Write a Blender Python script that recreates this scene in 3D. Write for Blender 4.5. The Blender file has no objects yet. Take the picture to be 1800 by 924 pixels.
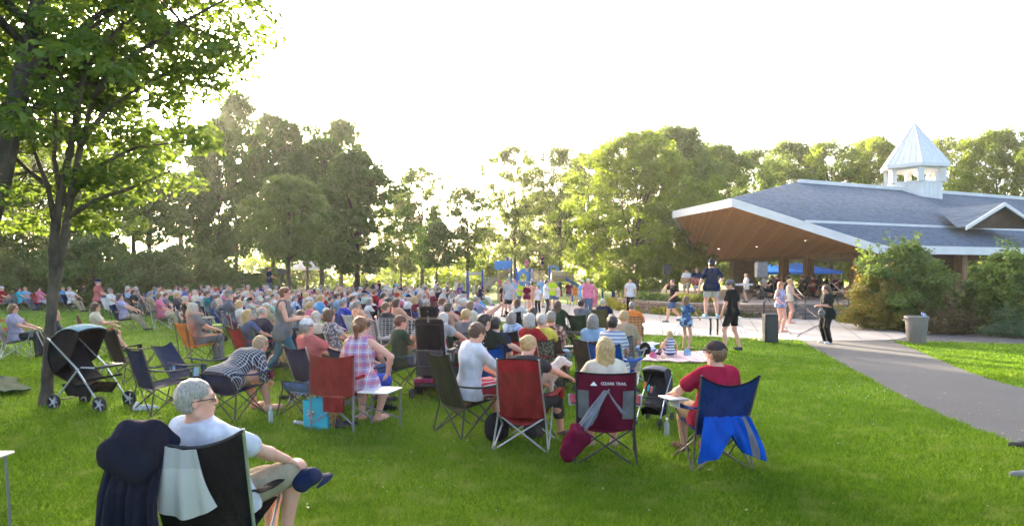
import bpy, math, random
import numpy as np
from mathutils import Vector, Matrix
S = bpy.context.scene
R = math.radians
rnd = random.Random(7)
rng = np.random.default_rng(11)
# ------------------------------------------------------------------ camera, world, sun
F = 1200.0; HZ = 480.0; CH = 1.95          # focal length in photo pixels, horizon row, eye height
cd = bpy.data.cameras.new('camera'); cam = bpy.data.objects.new('camera', cd); S.collection.objects.link(cam)
cam.location = (0, 0, CH); cam.rotation_euler = (R(90), 0, 0)
cd.sensor_width = 36; cd.lens = 24; cd.shift_y = 0.0102; cd.clip_start = 0.1; cd.clip_end = 2000
S.camera = cam
S.render.resolution_x = 1024; S.render.resolution_y = 525
SUN_EL = R(12.5); SUN_AZ = R(-25.5)         # azimuth from +Y towards -X (left of the view)
W = bpy.data.worlds.new('World'); S.world = W; W.use_nodes = True
nt = W.node_tree; bg = nt.nodes['Background']
sky = nt.nodes.new('ShaderNodeTexSky'); sky.sky_type = 'NISHITA'; sky.sun_disc = False
sky.sun_elevation = SUN_EL; sky.sun_rotation = SUN_AZ
sky.air_density = .55; sky.dust_density = 5.0; sky.ozone_density = .3
nt.links.new(sky.outputs[0], bg.inputs[0]); bg.inputs[1].default_value = 0.15
sd = bpy.data.lights.new('sun', 'SUN'); sd.energy = 5.0; sd.angle = R(0.6); sd.color = (1, .82, .58)
so = bpy.data.objects.new('sun', sd); S.collection.objects.link(so)
sv = Vector((math.sin(SUN_AZ) * math.cos(SUN_EL), math.cos(SUN_AZ) * math.cos(SUN_EL), math.sin(SUN_EL)))
so.rotation_euler = sv.to_track_quat('Z', 'Y').to_euler()
vs = S.view_settings; vs.view_transform = 'Standard'; vs.look = 'None'; vs.gamma = 1; vs.exposure = 2.95
try: vs.use_curve_mapping = False
except Exception: pass

def G(px, py):                               # ground point seen at a photo pixel
    Y = F * CH / (py - HZ); return ((px - 900) / F * Y, Y)
def AT(px, py, Y):                           # point at depth Y seen at a photo pixel
    return ((px - 900) / F * Y, Y, CH + (HZ - py) / F * Y)

# ------------------------------------------------------------------ objects
def link(o, parent=None):
    S.collection.objects.link(o)
    if parent is not None: o.parent = parent; KIDS.setdefault(parent.name, []).append(o)
    return o
KIDS = {}
def tag(o, label=None, cat=None, group=None, kind=None):
    if label: o['label'] = label
    if cat: o['category'] = cat
    if group: o['group'] = group
    if kind: o['kind'] = kind
    return o
def thing(name, label, cat, loc=(0, 0, 0), rz=0, group=None, sc=1):
    o = bpy.data.objects.new(name, None); link(o); o.location = (loc[0], loc[1], loc[2] if len(loc) > 2 else 0)
    o.rotation_euler = (0, 0, rz); o.scale = (sc, sc, sc); o.empty_display_size = .1
    return tag(o, label, cat, group)
def copy_tree(o, parent=None, remat=None):
    c = o.copy(); link(c, parent)
    if remat: remat(c)
    for ch in list(KIDS.get(o.name, [])): copy_tree(ch, c, remat)
    return c
def np_mesh(name, V, Fq, smooth=True):
    """V (n,3); Fq list of arrays (each m x k)"""
    if isinstance(Fq, np.ndarray): Fq = [Fq]
    Fq = [np.asarray(f, dtype=np.int32) for f in Fq if len(f)]
    me = bpy.data.meshes.new(name)
    nl = sum(f.size for f in Fq); nf = sum(len(f) for f in Fq)
    me.vertices.add(len(V)); me.loops.add(nl); me.polygons.add(nf)
    me.vertices.foreach_set('co', np.asarray(V, dtype=np.float32).ravel())
    me.loops.foreach_set('vertex_index', np.concatenate([f.ravel() for f in Fq]))
    st = []; t = 0
    for f in Fq:
        k = f.shape[1]; st.append(t + np.arange(len(f)) * k); t += f.size
    me.polygons.foreach_set('loop_start', np.concatenate(st).astype(np.int32))
    me.update(calc_edges=True)
    if smooth: me.polygons.foreach_set('use_smooth', np.ones(nf, dtype=bool))
    return me
def mobj(name, me, mat, parent=None, loc=None):
    o = bpy.data.objects.new(name, me); link(o, parent)
    mats = mat if isinstance(mat, (list, tuple)) else [mat]
    if len(me.materials) == 0:
        for m in mats: me.materials.append(m)
    for i, m in enumerate(mats):
        if i < len(o.material_slots) and o.material_slots[i].material != m:
            o.material_slots[i].link = 'OBJECT'; o.material_slots[i].material = m
    if loc: o.location = loc
    return o

class MB:
    """collects simple shapes into one mesh"""
    def __init__(s): s.v = []; s.f = []; s.mi = []; s.cur = 0; s.sm = []; s.cs = False
    def add(s, V, Fs, smooth=None):
        n = len(s.v); s.v += [tuple(p) for p in V]; s.f += [tuple(n + i for i in f) for f in Fs]
        s.mi += [s.cur] * len(Fs); s.sm += [s.cs if smooth is None else smooth] * len(Fs); return s
    def box(s, c, d, rz=0, rx=0, ry=0, tp=1.0, bev=0.0):
        M = Matrix.Translation(c) @ Matrix.Rotation(rz, 4, 'Z') @ Matrix.Rotation(ry, 4, 'Y') @ Matrix.Rotation(rx, 4, 'X')
        x, y, z = d[0] / 2, d[1] / 2, d[2] / 2
        if bev:
            b = bev
            V = []; 
            for sx in (-1, 1):
                for sy in (-1, 1):
                    for sz in (-1, 1):
                        V += [(sx * (x - b), sy * (y - b), sz * z), (sx * (x - b), sy * y, sz * (z - b)), (sx * x, sy * (y - b), sz * (z - b))]
            import itertools
            me = hull(V)
            s.add([M @ Vector(p) for p in me[0]], me[1]); return s
        V = [(-x, -y, -z), (x, -y, -z), (x, y, -z), (-x, y, -z), (-x * tp, -y * tp, z), (x * tp, -y * tp, z), (x * tp, y * tp, z), (-x * tp, y * tp, z)]
        s.add([M @ Vector(p) for p in V], [(0, 3, 2, 1), (4, 5, 6, 7), (0, 1, 5, 4), (1, 2, 6, 5), (2, 3, 7, 6), (3, 0, 4, 7)]); return s
    def tube(s, pts, r, n=8, caps=True):
        pts = [Vector(p) for p in pts]; m = len(pts)
        rs = list(r) if isinstance(r, (list, tuple)) else [r] * m
        V = []; prev = None
        for i, p in enumerate(pts):
            t = (pts[min(i + 1, m - 1)] - pts[max(i - 1, 0)])
            t = t.normalized() if t.length > 1e-9 else Vector((0, 0, 1))
            if prev is None:
                a = t.cross(Vector((0, 0, 1)) if abs(t.z) < .9 else Vector((1, 0, 0))).normalized()
            else:
                a = (prev - t * prev.dot(t)); a = a.normalized() if a.length > 1e-6 else prev
            prev = a; b = t.cross(a)
            for k in range(n):
                w = 2 * math.pi * k / n; V.append(p + (a * math.cos(w) + b * math.sin(w)) * rs[i])
        Fs = [(i * n + k, i * n + (k + 1) % n, (i + 1) * n + (k + 1) % n, (i + 1) * n + k) for i in range(m - 1) for k in range(n)]
        if caps: Fs += [tuple(range(n - 1, -1, -1)), tuple((m - 1) * n + k for k in range(n))]
        s.add(V, Fs, True); return s
    def lathe(s, prof, c=(0, 0, 0), n=20, rx=0, rz=0, ry=0):
        M = Matrix.Translation(c) @ Matrix.Rotation(rz, 4, 'Z') @ Matrix.Rotation(ry, 4, 'Y') @ Matrix.Rotation(rx, 4, 'X')
        V = [M @ Vector((r * math.cos(2 * math.pi * k / n), r * math.sin(2 * math.pi * k / n), z)) for r, z in prof for k in range(n)]
        m = len(prof)
        Fs = [(i * n + k, i * n + (k + 1) % n, (i + 1) * n + (k + 1) % n, (i + 1) * n + k) for i in range(m - 1) for k in range(n)]
        if prof[0][0] > 1e-4: Fs.append(tuple(range(n - 1, -1, -1)))
        if prof[-1][0] > 1e-4: Fs.append(tuple((m - 1) * n + k for k in range(n)))
        s.add(V, Fs, True); return s
    def sheet(s, fn, nu, nv, th=.006):
        """thick cloth sheet, fn(u,v) in 0..1"""
        P = [[Vector(fn(i / nu, j / nv)) for j in range(nv + 1)] for i in range(nu + 1)]
        N = [[None] * (nv + 1) for _ in range(nu + 1)]
        for i in range(nu + 1):
            for j in range(nv + 1):
                a = P[min(i + 1, nu)][j] - P[max(i - 1, 0)][j]; b = P[i][min(j + 1, nv)] - P[i][max(j - 1, 0)]
                q = a.cross(b); N[i][j] = q.normalized() if q.length > 1e-9 else Vector((0, 0, 1))
        w = nv + 1; V = [P[i][j] + N[i][j] * th / 2 for i in range(nu + 1) for j in range(w)] + [P[i][j] - N[i][j] * th / 2 for i in range(nu + 1) for j in range(w)]
        o = (nu + 1) * w; Fs = []
        for i in range(nu):
            for j in range(nv):
                a, b, c, d = i * w + j, (i + 1) * w + j, (i + 1) * w + j + 1, i * w + j + 1
                Fs += [(a, b, c, d), (o + d, o + c, o + b, o + a)]
        for i in range(nu):
            a, b = i * w, (i + 1) * w; Fs.append((b, a, o + a, o + b)); a += nv; b += nv; Fs.append((a, b, o + b, o + a))
        for j in range(nv):
            a, b = j, j + 1; Fs.append((a, b, o + b, o + a)); a += nu * w; b += nu * w; Fs.append((b, a, o + a, o + b))
        s.add(V, Fs, True); return s
    def prism(s, pts, z0, z1):
        n = len(pts); V = [(p[0], p[1], z0) for p in pts] + [(p[0], p[1], z1) for p in pts]
        Fs = [tuple(range(n - 1, -1, -1)), tuple(range(n, 2 * n))] + [(i, (i + 1) % n, n + (i + 1) % n, n + i) for i in range(n)]
        s.add(V, Fs); return s
    def slab(s, pts, th):
        """polygon in 3D with thickness straight down"""
        n = len(pts); V = [tuple(p) for p in pts] + [(p[0], p[1], p[2] - th) for p in pts]
        s.add(V, [tuple(range(n)), tuple(range(2 * n - 1, n - 1, -1))] + [(i, n + i, n + (i + 1) % n, (i + 1) % n) for i in range(n)]); return s
    def build(s, name, mat, parent=None, loc=None, sharp=True):
        me = bpy.data.meshes.new(name); me.from_pydata([tuple(p) for p in s.v], [], s.f)
        me.polygons.foreach_set('use_smooth', s.sm); me.polygons.foreach_set('material_index', s.mi); me.update()
        if sharp:
            try: me.set_sharp_from_angle(angle=R(40))
            except Exception: pass
        return mobj(name, me, mat, parent, loc)
def hull(V):
    import bmesh
    bm = bmesh.new()
    for p in V: bm.verts.new(p)
    bmesh.ops.convex_hull(bm, input=bm.verts); bmesh.ops.dissolve_limit(bm, angle_limit=.02, verts=bm.verts, edges=bm.edges)
    bm.verts.ensure_lookup_table(); bm.verts.index_update()
    r = ([v.co.copy() for v in bm.verts], [[v.index for v in f.verts] for f in bm.faces]); bm.free(); return r

# ------------------------------------------------------------------ materials
MC = {}
def nd(nt, t, **k):
    n = nt.nodes.new(t)
    for a, b in k.items(): setattr(n, a, b)
    return n
def newmat(name):
    m = bpy.data.materials.new(name); m.use_nodes = True
    return m, m.node_tree, m.node_tree.nodes['Principled BSDF'], m.node_tree.links
def mixrgb(nt, fac, a, b, mode='MIX'):
    n = nt.nodes.new('ShaderNodeMix'); n.data_type = 'RGBA'; n.blend_type = mode
    for k, v in ((0, fac), (6, a), (7, b)):
        if hasattr(v, 'is_linked'): nt.links.new(v, n.inputs[k])
        elif isinstance(v, (int, float)): n.inputs[k].default_value = v
        else: n.inputs[k].default_value = (*v[:3], 1)
    return n.outputs[2]
def noise(nt, scale, detail=4, coord='Object', sc=(1, 1, 1)):
    tc = nd(nt, 'ShaderNodeTexCoord'); mp = nd(nt, 'ShaderNodeMapping'); mp.inputs['Scale'].default_value = sc
    nt.links.new(tc.outputs[coord], mp.inputs[0]); n = nd(nt, 'ShaderNodeTexNoise')
    n.inputs['Scale'].default_value = scale; n.inputs['Detail'].default_value = detail; nt.links.new(mp.outputs[0], n.inputs[0]); return n.outputs[0]
def ramp(nt, fac, lo, hi, a=0., b=1.):
    n = nd(nt, 'ShaderNodeMapRange'); nt.links.new(fac, n.inputs[0])
    n.inputs[1].default_value = lo; n.inputs[2].default_value = hi; n.inputs[3].default_value = a; n.inputs[4].default_value = b
    return n.outputs[0]
def bump(nt, h, bsdf, st=.3, dist=.01):
    b = nd(nt, 'ShaderNodeBump'); b.inputs['Strength'].default_value = st; b.inputs['Distance'].default_value = dist
    nt.links.new(h, b.inputs['Height']); nt.links.new(b.outputs[0], bsdf.inputs['Normal'])
def mat(name, col, rough=.7, var=.12, vs=6., bs=0., bsc=60., metal=0., spec=.5, coord='Object', sc=(1, 1, 1), bd=.005):
    if name in MC: return MC[name]
    m, nt, b, L = newmat(name)
    n = noise(nt, vs, 5, coord, sc)
    c2 = tuple(x * (1 - var * 1.6) for x in col); c1 = tuple(min(1, x * (1 + var)) for x in col)
    L.new(mixrgb(nt, ramp(nt, n, .3, .7), c2, c1), b.inputs['Base Color'])
    b.inputs['Roughness'].default_value = rough; b.inputs['Metallic'].default_value = metal
    b.inputs['Specular IOR Level'].default_value = spec
    if bs: bump(nt, noise(nt, bsc, 4, coord, sc), b, bs, bd)
    MC[name] = m; return m
def cloth(name, col, bs=.7): return mat(name, col, .9, .16, 9., bs, 13., spec=.06, bd=.03, sc=(1, 1, .55))
def skin(name, col):
    if name in MC: return MC[name]
    m, nt, b, L = newmat(name)
    L.new(mixrgb(nt, ramp(nt, noise(nt, 14, 3), .35, .7), col, (min(1, col[0] * 1.08), col[1] * .82, col[2] * .78)), b.inputs['Base Color'])
    b.inputs['Roughness'].default_value = .55; b.inputs['Specular IOR Level'].default_value = .35
    try: b.inputs['Subsurface Weight'].default_value = .0
    except Exception: pass
    MC[name] = m; return m
def hairm(name, col):
    if name in MC: return MC[name]
    m, nt, b, L = newmat(name)
    n = noise(nt, 30, 6, 'Object', (5, 5, .7))
    L.new(mixrgb(nt, ramp(nt, n, .32, .68), tuple(x * .5 for x in col), tuple(min(1, x * 1.3) for x in col)), b.inputs['Base Color'])
    b.inputs['Roughness'].default_value = .5; bump(nt, n, b, .8, .012); MC[name] = m; return m
TILT = [0.]
def axis(nt, k, coord='Object'):
    tc = nd(nt, 'ShaderNodeTexCoord'); s = nd(nt, 'ShaderNodeSeparateXYZ'); mp = nd(nt, 'ShaderNodeMapping'); mp.inputs['Rotation'].default_value = (TILT[0], 0, 0)
    nt.links.new(tc.outputs[coord], mp.inputs[0]); nt.links.new(mp.outputs[0], s.inputs[0]); return s.outputs[k]
def mth(nt, op, a, b=0.):
    n = nd(nt, 'ShaderNodeMath', operation=op)
    for i, v in enumerate((a, b)):
        if hasattr(v, 'is_linked'): nt.links.new(v, n.inputs[i])
        else: n.inputs[i].default_value = v
    return n.outputs[0]
def stripes(nt, k, freq, duty=.5, off=0.):
    return mth(nt, 'LESS_THAN', mth(nt, 'FRACT', mth(nt, 'ADD', mth(nt, 'MULTIPLY', axis(nt, k), freq), 50. + off)), duty)
def plaid(name, base, c1, c2, f1=9., f2=9., d1=.35, d2=.35, k1=0, k2=2, mix=.6, c3=None, f3=27.):
    if name in MC: return MC[name]
    m, nt, b, L = newmat(name)
    c = mixrgb(nt, mth(nt, 'MULTIPLY', stripes(nt, k1, f1, d1), mix), base, c1)
    c = mixrgb(nt, mth(nt, 'MULTIPLY', stripes(nt, k2, f2, d2), mix), c, c2)
    if c3: c = mixrgb(nt, mth(nt, 'MULTIPLY', mth(nt, 'MAXIMUM', stripes(nt, k1, f1, .06, .35), stripes(nt, k2, f2, .06, .35)), .8), c, c3)
    L.new(c, b.inputs['Base Color']); b.inputs['Roughness'].default_value = .9
    bump(nt, noise(nt, 26, 4), b, .35, .012); MC[name] = m; return m
def hstripe(name, a, c, freq, duty=.5, k=2, coord='Object'):
    if name in MC: return MC[name]
    m, nt, b, L = newmat(name)
    L.new(mixrgb(nt, stripes(nt, k, freq, duty), a, c), b.inputs['Base Color']); b.inputs['Roughness'].default_value = .9
    MC[name] = m; return m
def blotch(name, a, c, c3=None, sc=14., lo=.47, hi=.53):
    if name in MC: return MC[name]
    m, nt, b, L = newmat(name)
    x = mixrgb(nt, ramp(nt, noise(nt, sc, 2), lo, hi), a, c)
    if c3: x = mixrgb(nt, ramp(nt, noise(nt, sc * 1.3, 2, sc=(1, 1.2, .9)), .52, .58), x, c3)
    L.new(x, b.inputs['Base Color']); b.inputs['Roughness'].default_value = .9; MC[name] = m; return m

STEEL = mat('steel_tube', (.45, .46, .47), .38, .08, metal=.8)
BLKT = mat('black_tube', (.02, .02, .022), .45, .1)
GREYT = mat('grey_tube', (.22, .23, .24), .45, .08, metal=.5)
WHITET = mat('white_tube', (.72, .72, .70), .45, .05)
BLKP = mat('black_plastic', (.022, .022, .025), .5, .15)
RUBB = mat('rubber', (.025, .025, .025), .8, .2)
# ------------------------------------------------------------------ implicit-surface bodies
V3 = lambda *a: np.array(a, dtype=float)
def nrm(v): return v / (np.linalg.norm(v) + 1e-12)
class SDF:
    def __init__(s): s.p = []
    def cap(s, a, b, ra, rb, k=.02, op='u'): s.p.append(('c', np.asarray(a, float), np.asarray(b, float), ra, rb, k, op)); return s
    def ell(s, c, r, fr=None, k=.02, op='u'): s.p.append(('e', np.asarray(c, float), np.asarray(r, float), np.eye(3) if fr is None else np.asarray(fr, float), 0, k, op)); return s
    def cut(s, p, n): s.p.append(('h', np.asarray(p, float), nrm(np.asarray(n, float)), 0, 0, 0, 'x')); return s   # remove where (x-p).n > 0
    def mesh(s, vox, wr=0., wf=30., seed=0., clampz=None):
        lo = np.full(3, 1e9); hi = -lo
        for q in s.p:
            if q[6] != 'u': continue
            if q[0] == 'c':
                r = max(q[3], q[4]); lo = np.minimum(lo, np.minimum(q[1], q[2]) - r); hi = np.maximum(hi, np.maximum(q[1], q[2]) + r)
            else:
                r = np.sqrt(((q[3] * q[2][:, None]) ** 2).sum(0)); lo = np.minimum(lo, q[1] - r); hi = np.maximum(hi, q[1] + r)
        lo -= 3 * vox + .02; hi += 3 * vox + .02
        n = np.ceil((hi - lo) / vox).astype(int) + 1
        ax = [lo[i] + vox * np.arange(n[i]) for i in range(3)]
        Fd = np.full(n, .2, dtype=np.float32)
        mg = .05 + 2 * vox
        for q in s.p:
            if q[0] == 'h':
                X = np.meshgrid(*ax, indexing='ij', sparse=True)
                d = sum((X[i] - q[1][i]) * q[2][i] for i in range(3)); Fd = np.maximum(Fd, d.astype(np.float32)); continue
            if q[0] == 'c':
                r = max(q[3], q[4]); a = np.minimum(q[1], q[2]) - r - mg; b = np.maximum(q[1], q[2]) + r + mg
            else:
                r = np.sqrt(((q[3] * q[2][:, None]) ** 2).sum(0)); a = q[1] - r - mg; b = q[1] + r + mg
            i0 = np.clip(((a - lo) / vox).astype(int), 0, n - 1); i1 = np.clip(((b - lo) / vox).astype(int) + 2, 1, n)
            sl = tuple(slice(i0[i], i1[i]) for i in range(3))
            X, Y, Z = np.meshgrid(*[ax[i][sl[i]] for i in range(3)], indexing='ij', sparse=True)
            if q[0] == 'c':
                ba = q[2] - q[1]; L2 = max(ba @ ba, 1e-9)
                x, y, z = X - q[1][0], Y - q[1][1], Z - q[1][2]
                h = np.clip((x * ba[0] + y * ba[1] + z * ba[2]) / L2, 0, 1)
                d = np.sqrt((x - h * ba[0]) ** 2 + (y - h * ba[1]) ** 2 + (z - h * ba[2]) ** 2) - (q[3] + (q[4] - q[3]) * h)
            else:
                x, y, z = X - q[1][0], Y - q[1][1], Z - q[1][2]; M = q[3]; rr = q[2]
                u = [M[i][0] * x + M[i][1] * y + M[i][2] * z for i in range(3)]
                k0 = np.sqrt(sum((u[i] / rr[i]) ** 2 for i in range(3))); k1 = np.sqrt(sum((u[i] / rr[i] ** 2) ** 2 for i in range(3))) + 1e-9
                d = k0 * (k0 - 1) / k1
            A = Fd[sl]; k = q[5]
            if q[6] == 'u':
                h = np.maximum(k - np.abs(A - d), 0) / k; Fd[sl] = np.minimum(A, d) - h * h * k * .25
            else:
                h = np.maximum(k - np.abs(A + d), 0) / k; Fd[sl] = np.maximum(A, -d) + h * h * k * .25
        if wr:
            X, Y, Z = np.meshgrid(*ax, indexing='ij', sparse=True); f = wf; g = seed
            Fd = Fd + wr * (np.sin(f * X + 1.7 * np.sin(f * .5 * Z + g) + g) * np.sin(f * .8 * Z + 2 * np.sin(f * .4 * Y + g)) * .6 + .5 * np.sin(f * 1.7 * Y + f * .9 * Z + 2 * np.sin(.6 * f * X))).astype(np.float32)
        for i in range(3):
            q = [slice(None)] * 3; q[i] = 0; Fd[tuple(q)] = .1; q[i] = -1; Fd[tuple(q)] = .1
        return surfnet(Fd, lo, vox)
def surfnet(Fd, lo, vox):
    ins = Fd < 0
    n = Fd.shape; c = tuple(slice(0, m - 1) for m in n)
    cnt = np.zeros([m - 1 for m in n], np.int8)
    for d in range(8):
        cnt += ins[(d & 1):n[0] - 1 + (d & 1), (d >> 1 & 1):n[1] - 1 + (d >> 1 & 1), (d >> 2 & 1):n[2] - 1 + (d >> 2 & 1)]
    act = (cnt > 0) & (cnt < 8); idx = np.full(act.shape, -1, np.int64); I = np.argwhere(act); idx[act] = np.arange(len(I))
    acc = np.zeros((len(I), 3)); w = np.zeros(len(I))
    for ax in range(3):
        o1, o2 = [a for a in range(3) if a != ax]
        for p in (0, 1):
            for q in (0, 1):
                A = I.copy(); A[:, o1] += p; A[:, o2] += q; B = A.copy(); B[:, ax] += 1
                fa = Fd[A[:, 0], A[:, 1], A[:, 2]]; fb = Fd[B[:, 0], B[:, 1], B[:, 2]]
                m = (fa < 0) != (fb < 0); t = np.where(m, fa / np.where(m, fa - fb, 1), 0)
                P = A.astype(float); P[:, ax] += t; acc += P * m[:, None]; w += m
    V = lo + vox * (acc / w[:, None])
    Q = []
    for ax in range(3):
        o1, o2 = (ax + 1) % 3, (ax + 2) % 3
        sa = [slice(1, -1)] * 3; sa[ax] = slice(0, -1); sb = [slice(1, -1)] * 3; sb[ax] = slice(1, None)
        a = ins[tuple(sa)]; b = ins[tuple(sb)]
        for cross, flip in ((a & ~b, False), (~a & b, True)):
            E = np.argwhere(cross)
            if not len(E): continue
            E = E + 1; E[:, ax] -= 1
            qs = []
            for p, q in ((0, 0), (1, 0), (1, 1), (0, 1)):
                C = E.copy(); C[:, o1] -= 1 - p; C[:, o2] -= 1 - q; qs.append(idx[C[:, 0], C[:, 1], C[:, 2]])
            qd = np.stack(qs, 1)
            Q.append(qd[:, ::-1] if flip else qd)
    Q = np.concatenate(Q); return V, Q[(Q >= 0).all(1)]

def ik(a, b, l1, l2, pole):
    d = b - a; L = np.linalg.norm(d); u = d / (L + 1e-9); mx = (l1 + l2) * .998
    if L > mx: b = a + u * mx; L = mx
    x = (l1 * l1 - l2 * l2 + L * L) / (2 * L); h = math.sqrt(max(l1 * l1 - x * x, 0)); p = pole - u * (pole @ u); return a + u * x + nrm(p) * h, b
def rotm(ax, ang):
    return np.array(Matrix.Rotation(ang, 3, ax))

def person_geo(pose='stand', hips=None, lean=0., side=0., twist=0., yaw=0., pitch=0., roll=0., hl=None, hr=None, pl=None, pr=None, fl=None, fr=None,
               w=1., belly=0., fem=False, child=1., vox=.014, sleeve=.55, legs='long', top='shirt', hair='short', hat=None, knee=None, shoe=True,
               hands='relax', parts=None, beard=False, neckh=0., skirt=0., fing=True, kp=None, sh=1., untuck=.10, collar=False, hbw=1.):
    """returns dict part -> (V, Q). Faces +Y, feet/seat in local metres. Left = -X."""
    o = {}; up = V3(0, 0, 1); fw = V3(0, 1, 0)
    seated = pose == 'sit'
    if hips is None: hips = (0, -.06, .50) if seated else (0, 0, .93)
    P = V3(*hips)
    M = rotm('Z', twist * .5) @ rotm('Y', side) @ rotm('X', -lean); Mu = rotm('Z', twist) @ rotm('Y', side) @ rotm('X', -lean)
    su = Mu @ up; sf = Mu @ fw; sx = Mu @ V3(1, 0, 0)
    C = P + su * .30; N = P + su * .50; 
    bw = (.150 if fem else .170) * sh
    S_ = {-1: N - su * .055 - sx * bw, 1: N - su * .055 + sx * bw}
    hd = {-1: hl, 1: hr}; pole = {-1: pl, 1: pr}; hand = {}; elb = {}
    for s in (-1, 1):
        t = hd[s]
        if t is None: t = (s * .17, .30, .68) if seated else (s * .27, .04, .86)
        pp = pole[s] if pole[s] is not None else (s * .8, -.6, -.5)
        elb[s], hand[s] = ik(S_[s], V3(*t), .285, .25, V3(*pp))
    hj = {s: P + (rotm('Z', twist * .3) @ V3(s * .09 * (1.05 if fem else 1), 0, -.02)) for s in (-1, 1)}
    ft = {-1: fl, 1: fr}; kn = {}; an = {}
    for s in (-1, 1):
        t = ft[s]
        if t is None: t = (s * .12, .40, .085) if seated else (s * .10, -.01, .085)
        kpp = V3(*(kp or ((s * .15, .6, 1) if seated else (s * .1, 1, .1))))
        kn[s], an[s] = ik(hj[s], V3(*t), .43, .42, kpp)
    # head frame
    Hm = Mu @ np.linalg.inv(rotm('X', -lean)) @ rotm('Z', yaw) @ rotm('X', -pitch) @ rotm('Y', roll)
    hu, hf, hx = Hm @ up, Hm @ fw, Hm @ V3(1, 0, 0); fr3 = np.array([hx, hf, hu])
    H = N + (su * .6 + hu * .4) * (.135 + neckh) + hf * .022
    tf = np.array([sx, sf, su]); pf = np.array([M @ V3(1, 0, 0), M @ fw, M @ up])
    info = dict(H=H, hu=hu, hf=hf, hx=hx, N=N, P=P, su=su, sf=sf, sx=sx, hand=hand, elb=elb, kn=kn, an=an, sh=S_, tf=tf)
    o['_'] = info
    hs = .98 if fem else 1.03
    if child < 1: hs *= 1.22
    def L(x, y, z): return H + (hx * x + hf * y + hu * z) * hs
    cr = .085; tw = w
    def torso(s, e, k=.05):
        s.ell(C + su * .02 + sf * .005, np.array([.150 * tw, .105 * tw, .165]) + e, tf, k)
        s.ell(P + (M @ up) * .15 + sf * belly * .5, np.array([(.128 if fem else .142) * tw, .10 * tw + belly, .15]) + e, tf, k)
        s.ell(P + (M @ up) * .02, np.array([(.170 if fem else .158) * tw * hbw, .118 * tw, .115]) + e, pf, k)
        s.cap(S_[-1] - su * .0 + sx * .03, S_[1] - sx * .03, .052 + e, .052 + e, k)
        s.cap(S_[-1] + sx * .07 + su * .02, N + su * .005, .045 + e, .052 + e, k); s.cap(S_[1] - sx * .07 + su * .02, N + su * .005, .045 + e, .052 + e, k)
        s.ell(C + su * .06 - sf * .03, np.array([.155 * tw, .085 * tw, .12]) + e, tf, k)
        if fem:
            for q in (-1, 1): s.ell(C + su * .02 + sf * .085 + sx * q * .065, np.array([.055, .05, .058]) + e * .7, tf, k)
    aw = (.86 if fem else 1.) * (.5 + .5 * tw)
    if parts is None or 'body' in parts:
        b = SDF(); torso(b, -.006)
        b.cap(N - su * .03, H - hu * .06 - hf * .01, .054 * (.88 if fem else 1), .050 * (.88 if fem else 1), .03)
        for s in (-1, 1):
            b.cap(S_[s], elb[s], .050 * aw, .039 * aw, .02); b.cap(S_[s] * .6 + elb[s] * .4, S_[s] * .3 + elb[s] * .7, .047 * aw, .043 * aw, .02)
            wr_ = hand[s]; mid = elb[s] * .65 + wr_ * .35
            b.cap(elb[s], mid, .038 * aw, .040 * aw, .015); b.cap(mid, wr_, .040 * aw, .025 * aw, .015)
            # hand: palm, four fingers, thumb
            fd = nrm(wr_ - elb[s]); pole_ = nrm(elb[s] - S_[s]); dn = (V3(0, 0, -1) if hands != 'up' else V3(0, 0, 1)) + sf * .15
            if abs(fd @ nrm(dn)) > .8: dn = V3(-s, 0, 0) * 1.0 + sf * .1
            dn = nrm(dn - fd * (dn @ fd)); sd_ = np.cross(fd, dn) * s * -1
            pc = wr_ + fd * .05 + dn * .004
            b.ell(pc, (.040, .052, .017), np.array([sd_, fd, dn]), .012)
            if fing:
                for i, ln in enumerate((.066, .076, .072, .056)):
                    q0 = wr_ + fd * (.085 if i in (1, 2) else .078) + sd_ * (.029 - .0195 * i); cl = .35 if hands == 'relax' else .9
                    m1 = q0 + nrm(fd + dn * cl) * ln * .5; m2 = m1 + nrm(fd + dn * (cl * 2.6)) * ln * .5
                    b.cap(q0, m1, .0092, .0085, .004); b.cap(m1, m2, .0085, .0070, .004)
                t0 = wr_ + fd * .025 + sd_ * .028; t1 = t0 + nrm(fd * .7 + sd_ * .8 + dn * .4) * .035; b.cap(t0, t1, .013, .011, .008); b.cap(t1, t1 + nrm(fd + sd_ * .2 + dn * .5) * .03, .0105, .008, .004)
            else:
                b.cap(wr_ + fd * .08, wr_ + fd * .13 + dn * .03, .025, .016, .01)
            kk, aa, hh = kn[s], an[s], hj[s]
            b.cap(hh, kk, .082 * tw, .054 * tw, .03); b.ell(kk, (.054, .056, .056), None, .02)
            cm = kk * .68 + aa * .32; back = nrm(np.cross(np.cross(kk - aa, sf), kk - aa)) * -1 if False else -nrm(sf - nrm(kk - aa) * (sf @ nrm(kk - aa)))
            b.cap(kk, cm + back * .012, .049 * tw, .054 * tw, .02); b.cap(cm + back * .012, aa, .053 * tw, .034, .02)
            fdir = nrm(V3(*( (s * .25, 1, 0)))); 
            b.cap(aa - V3(0, 0, .035) - fdir * .03, aa - V3(0, 0, .045) + fdir * .13, .034, .026, .03); b.cap(aa - V3(0, 0, .055) + fdir * .13, aa - V3(0, 0, .062) + fdir * .175, .034, .018, .02)
        # head
        b.ell(L(0, -.008, .035), (.074 * hs, .094 * hs, .080 * hs), fr3, .02)
        b.ell(L(0, .022, -.035), (.058 * hs, .066 * hs, .078 * hs), fr3, .035)
        b.ell(L(0, .058, -.088), (.032 * hs, .026 * hs, .022 * hs), fr3, .025)
        b.cap(L(-.045, .005, -.07), L(.045, .005, -.07), .025, .025, .03)
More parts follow.
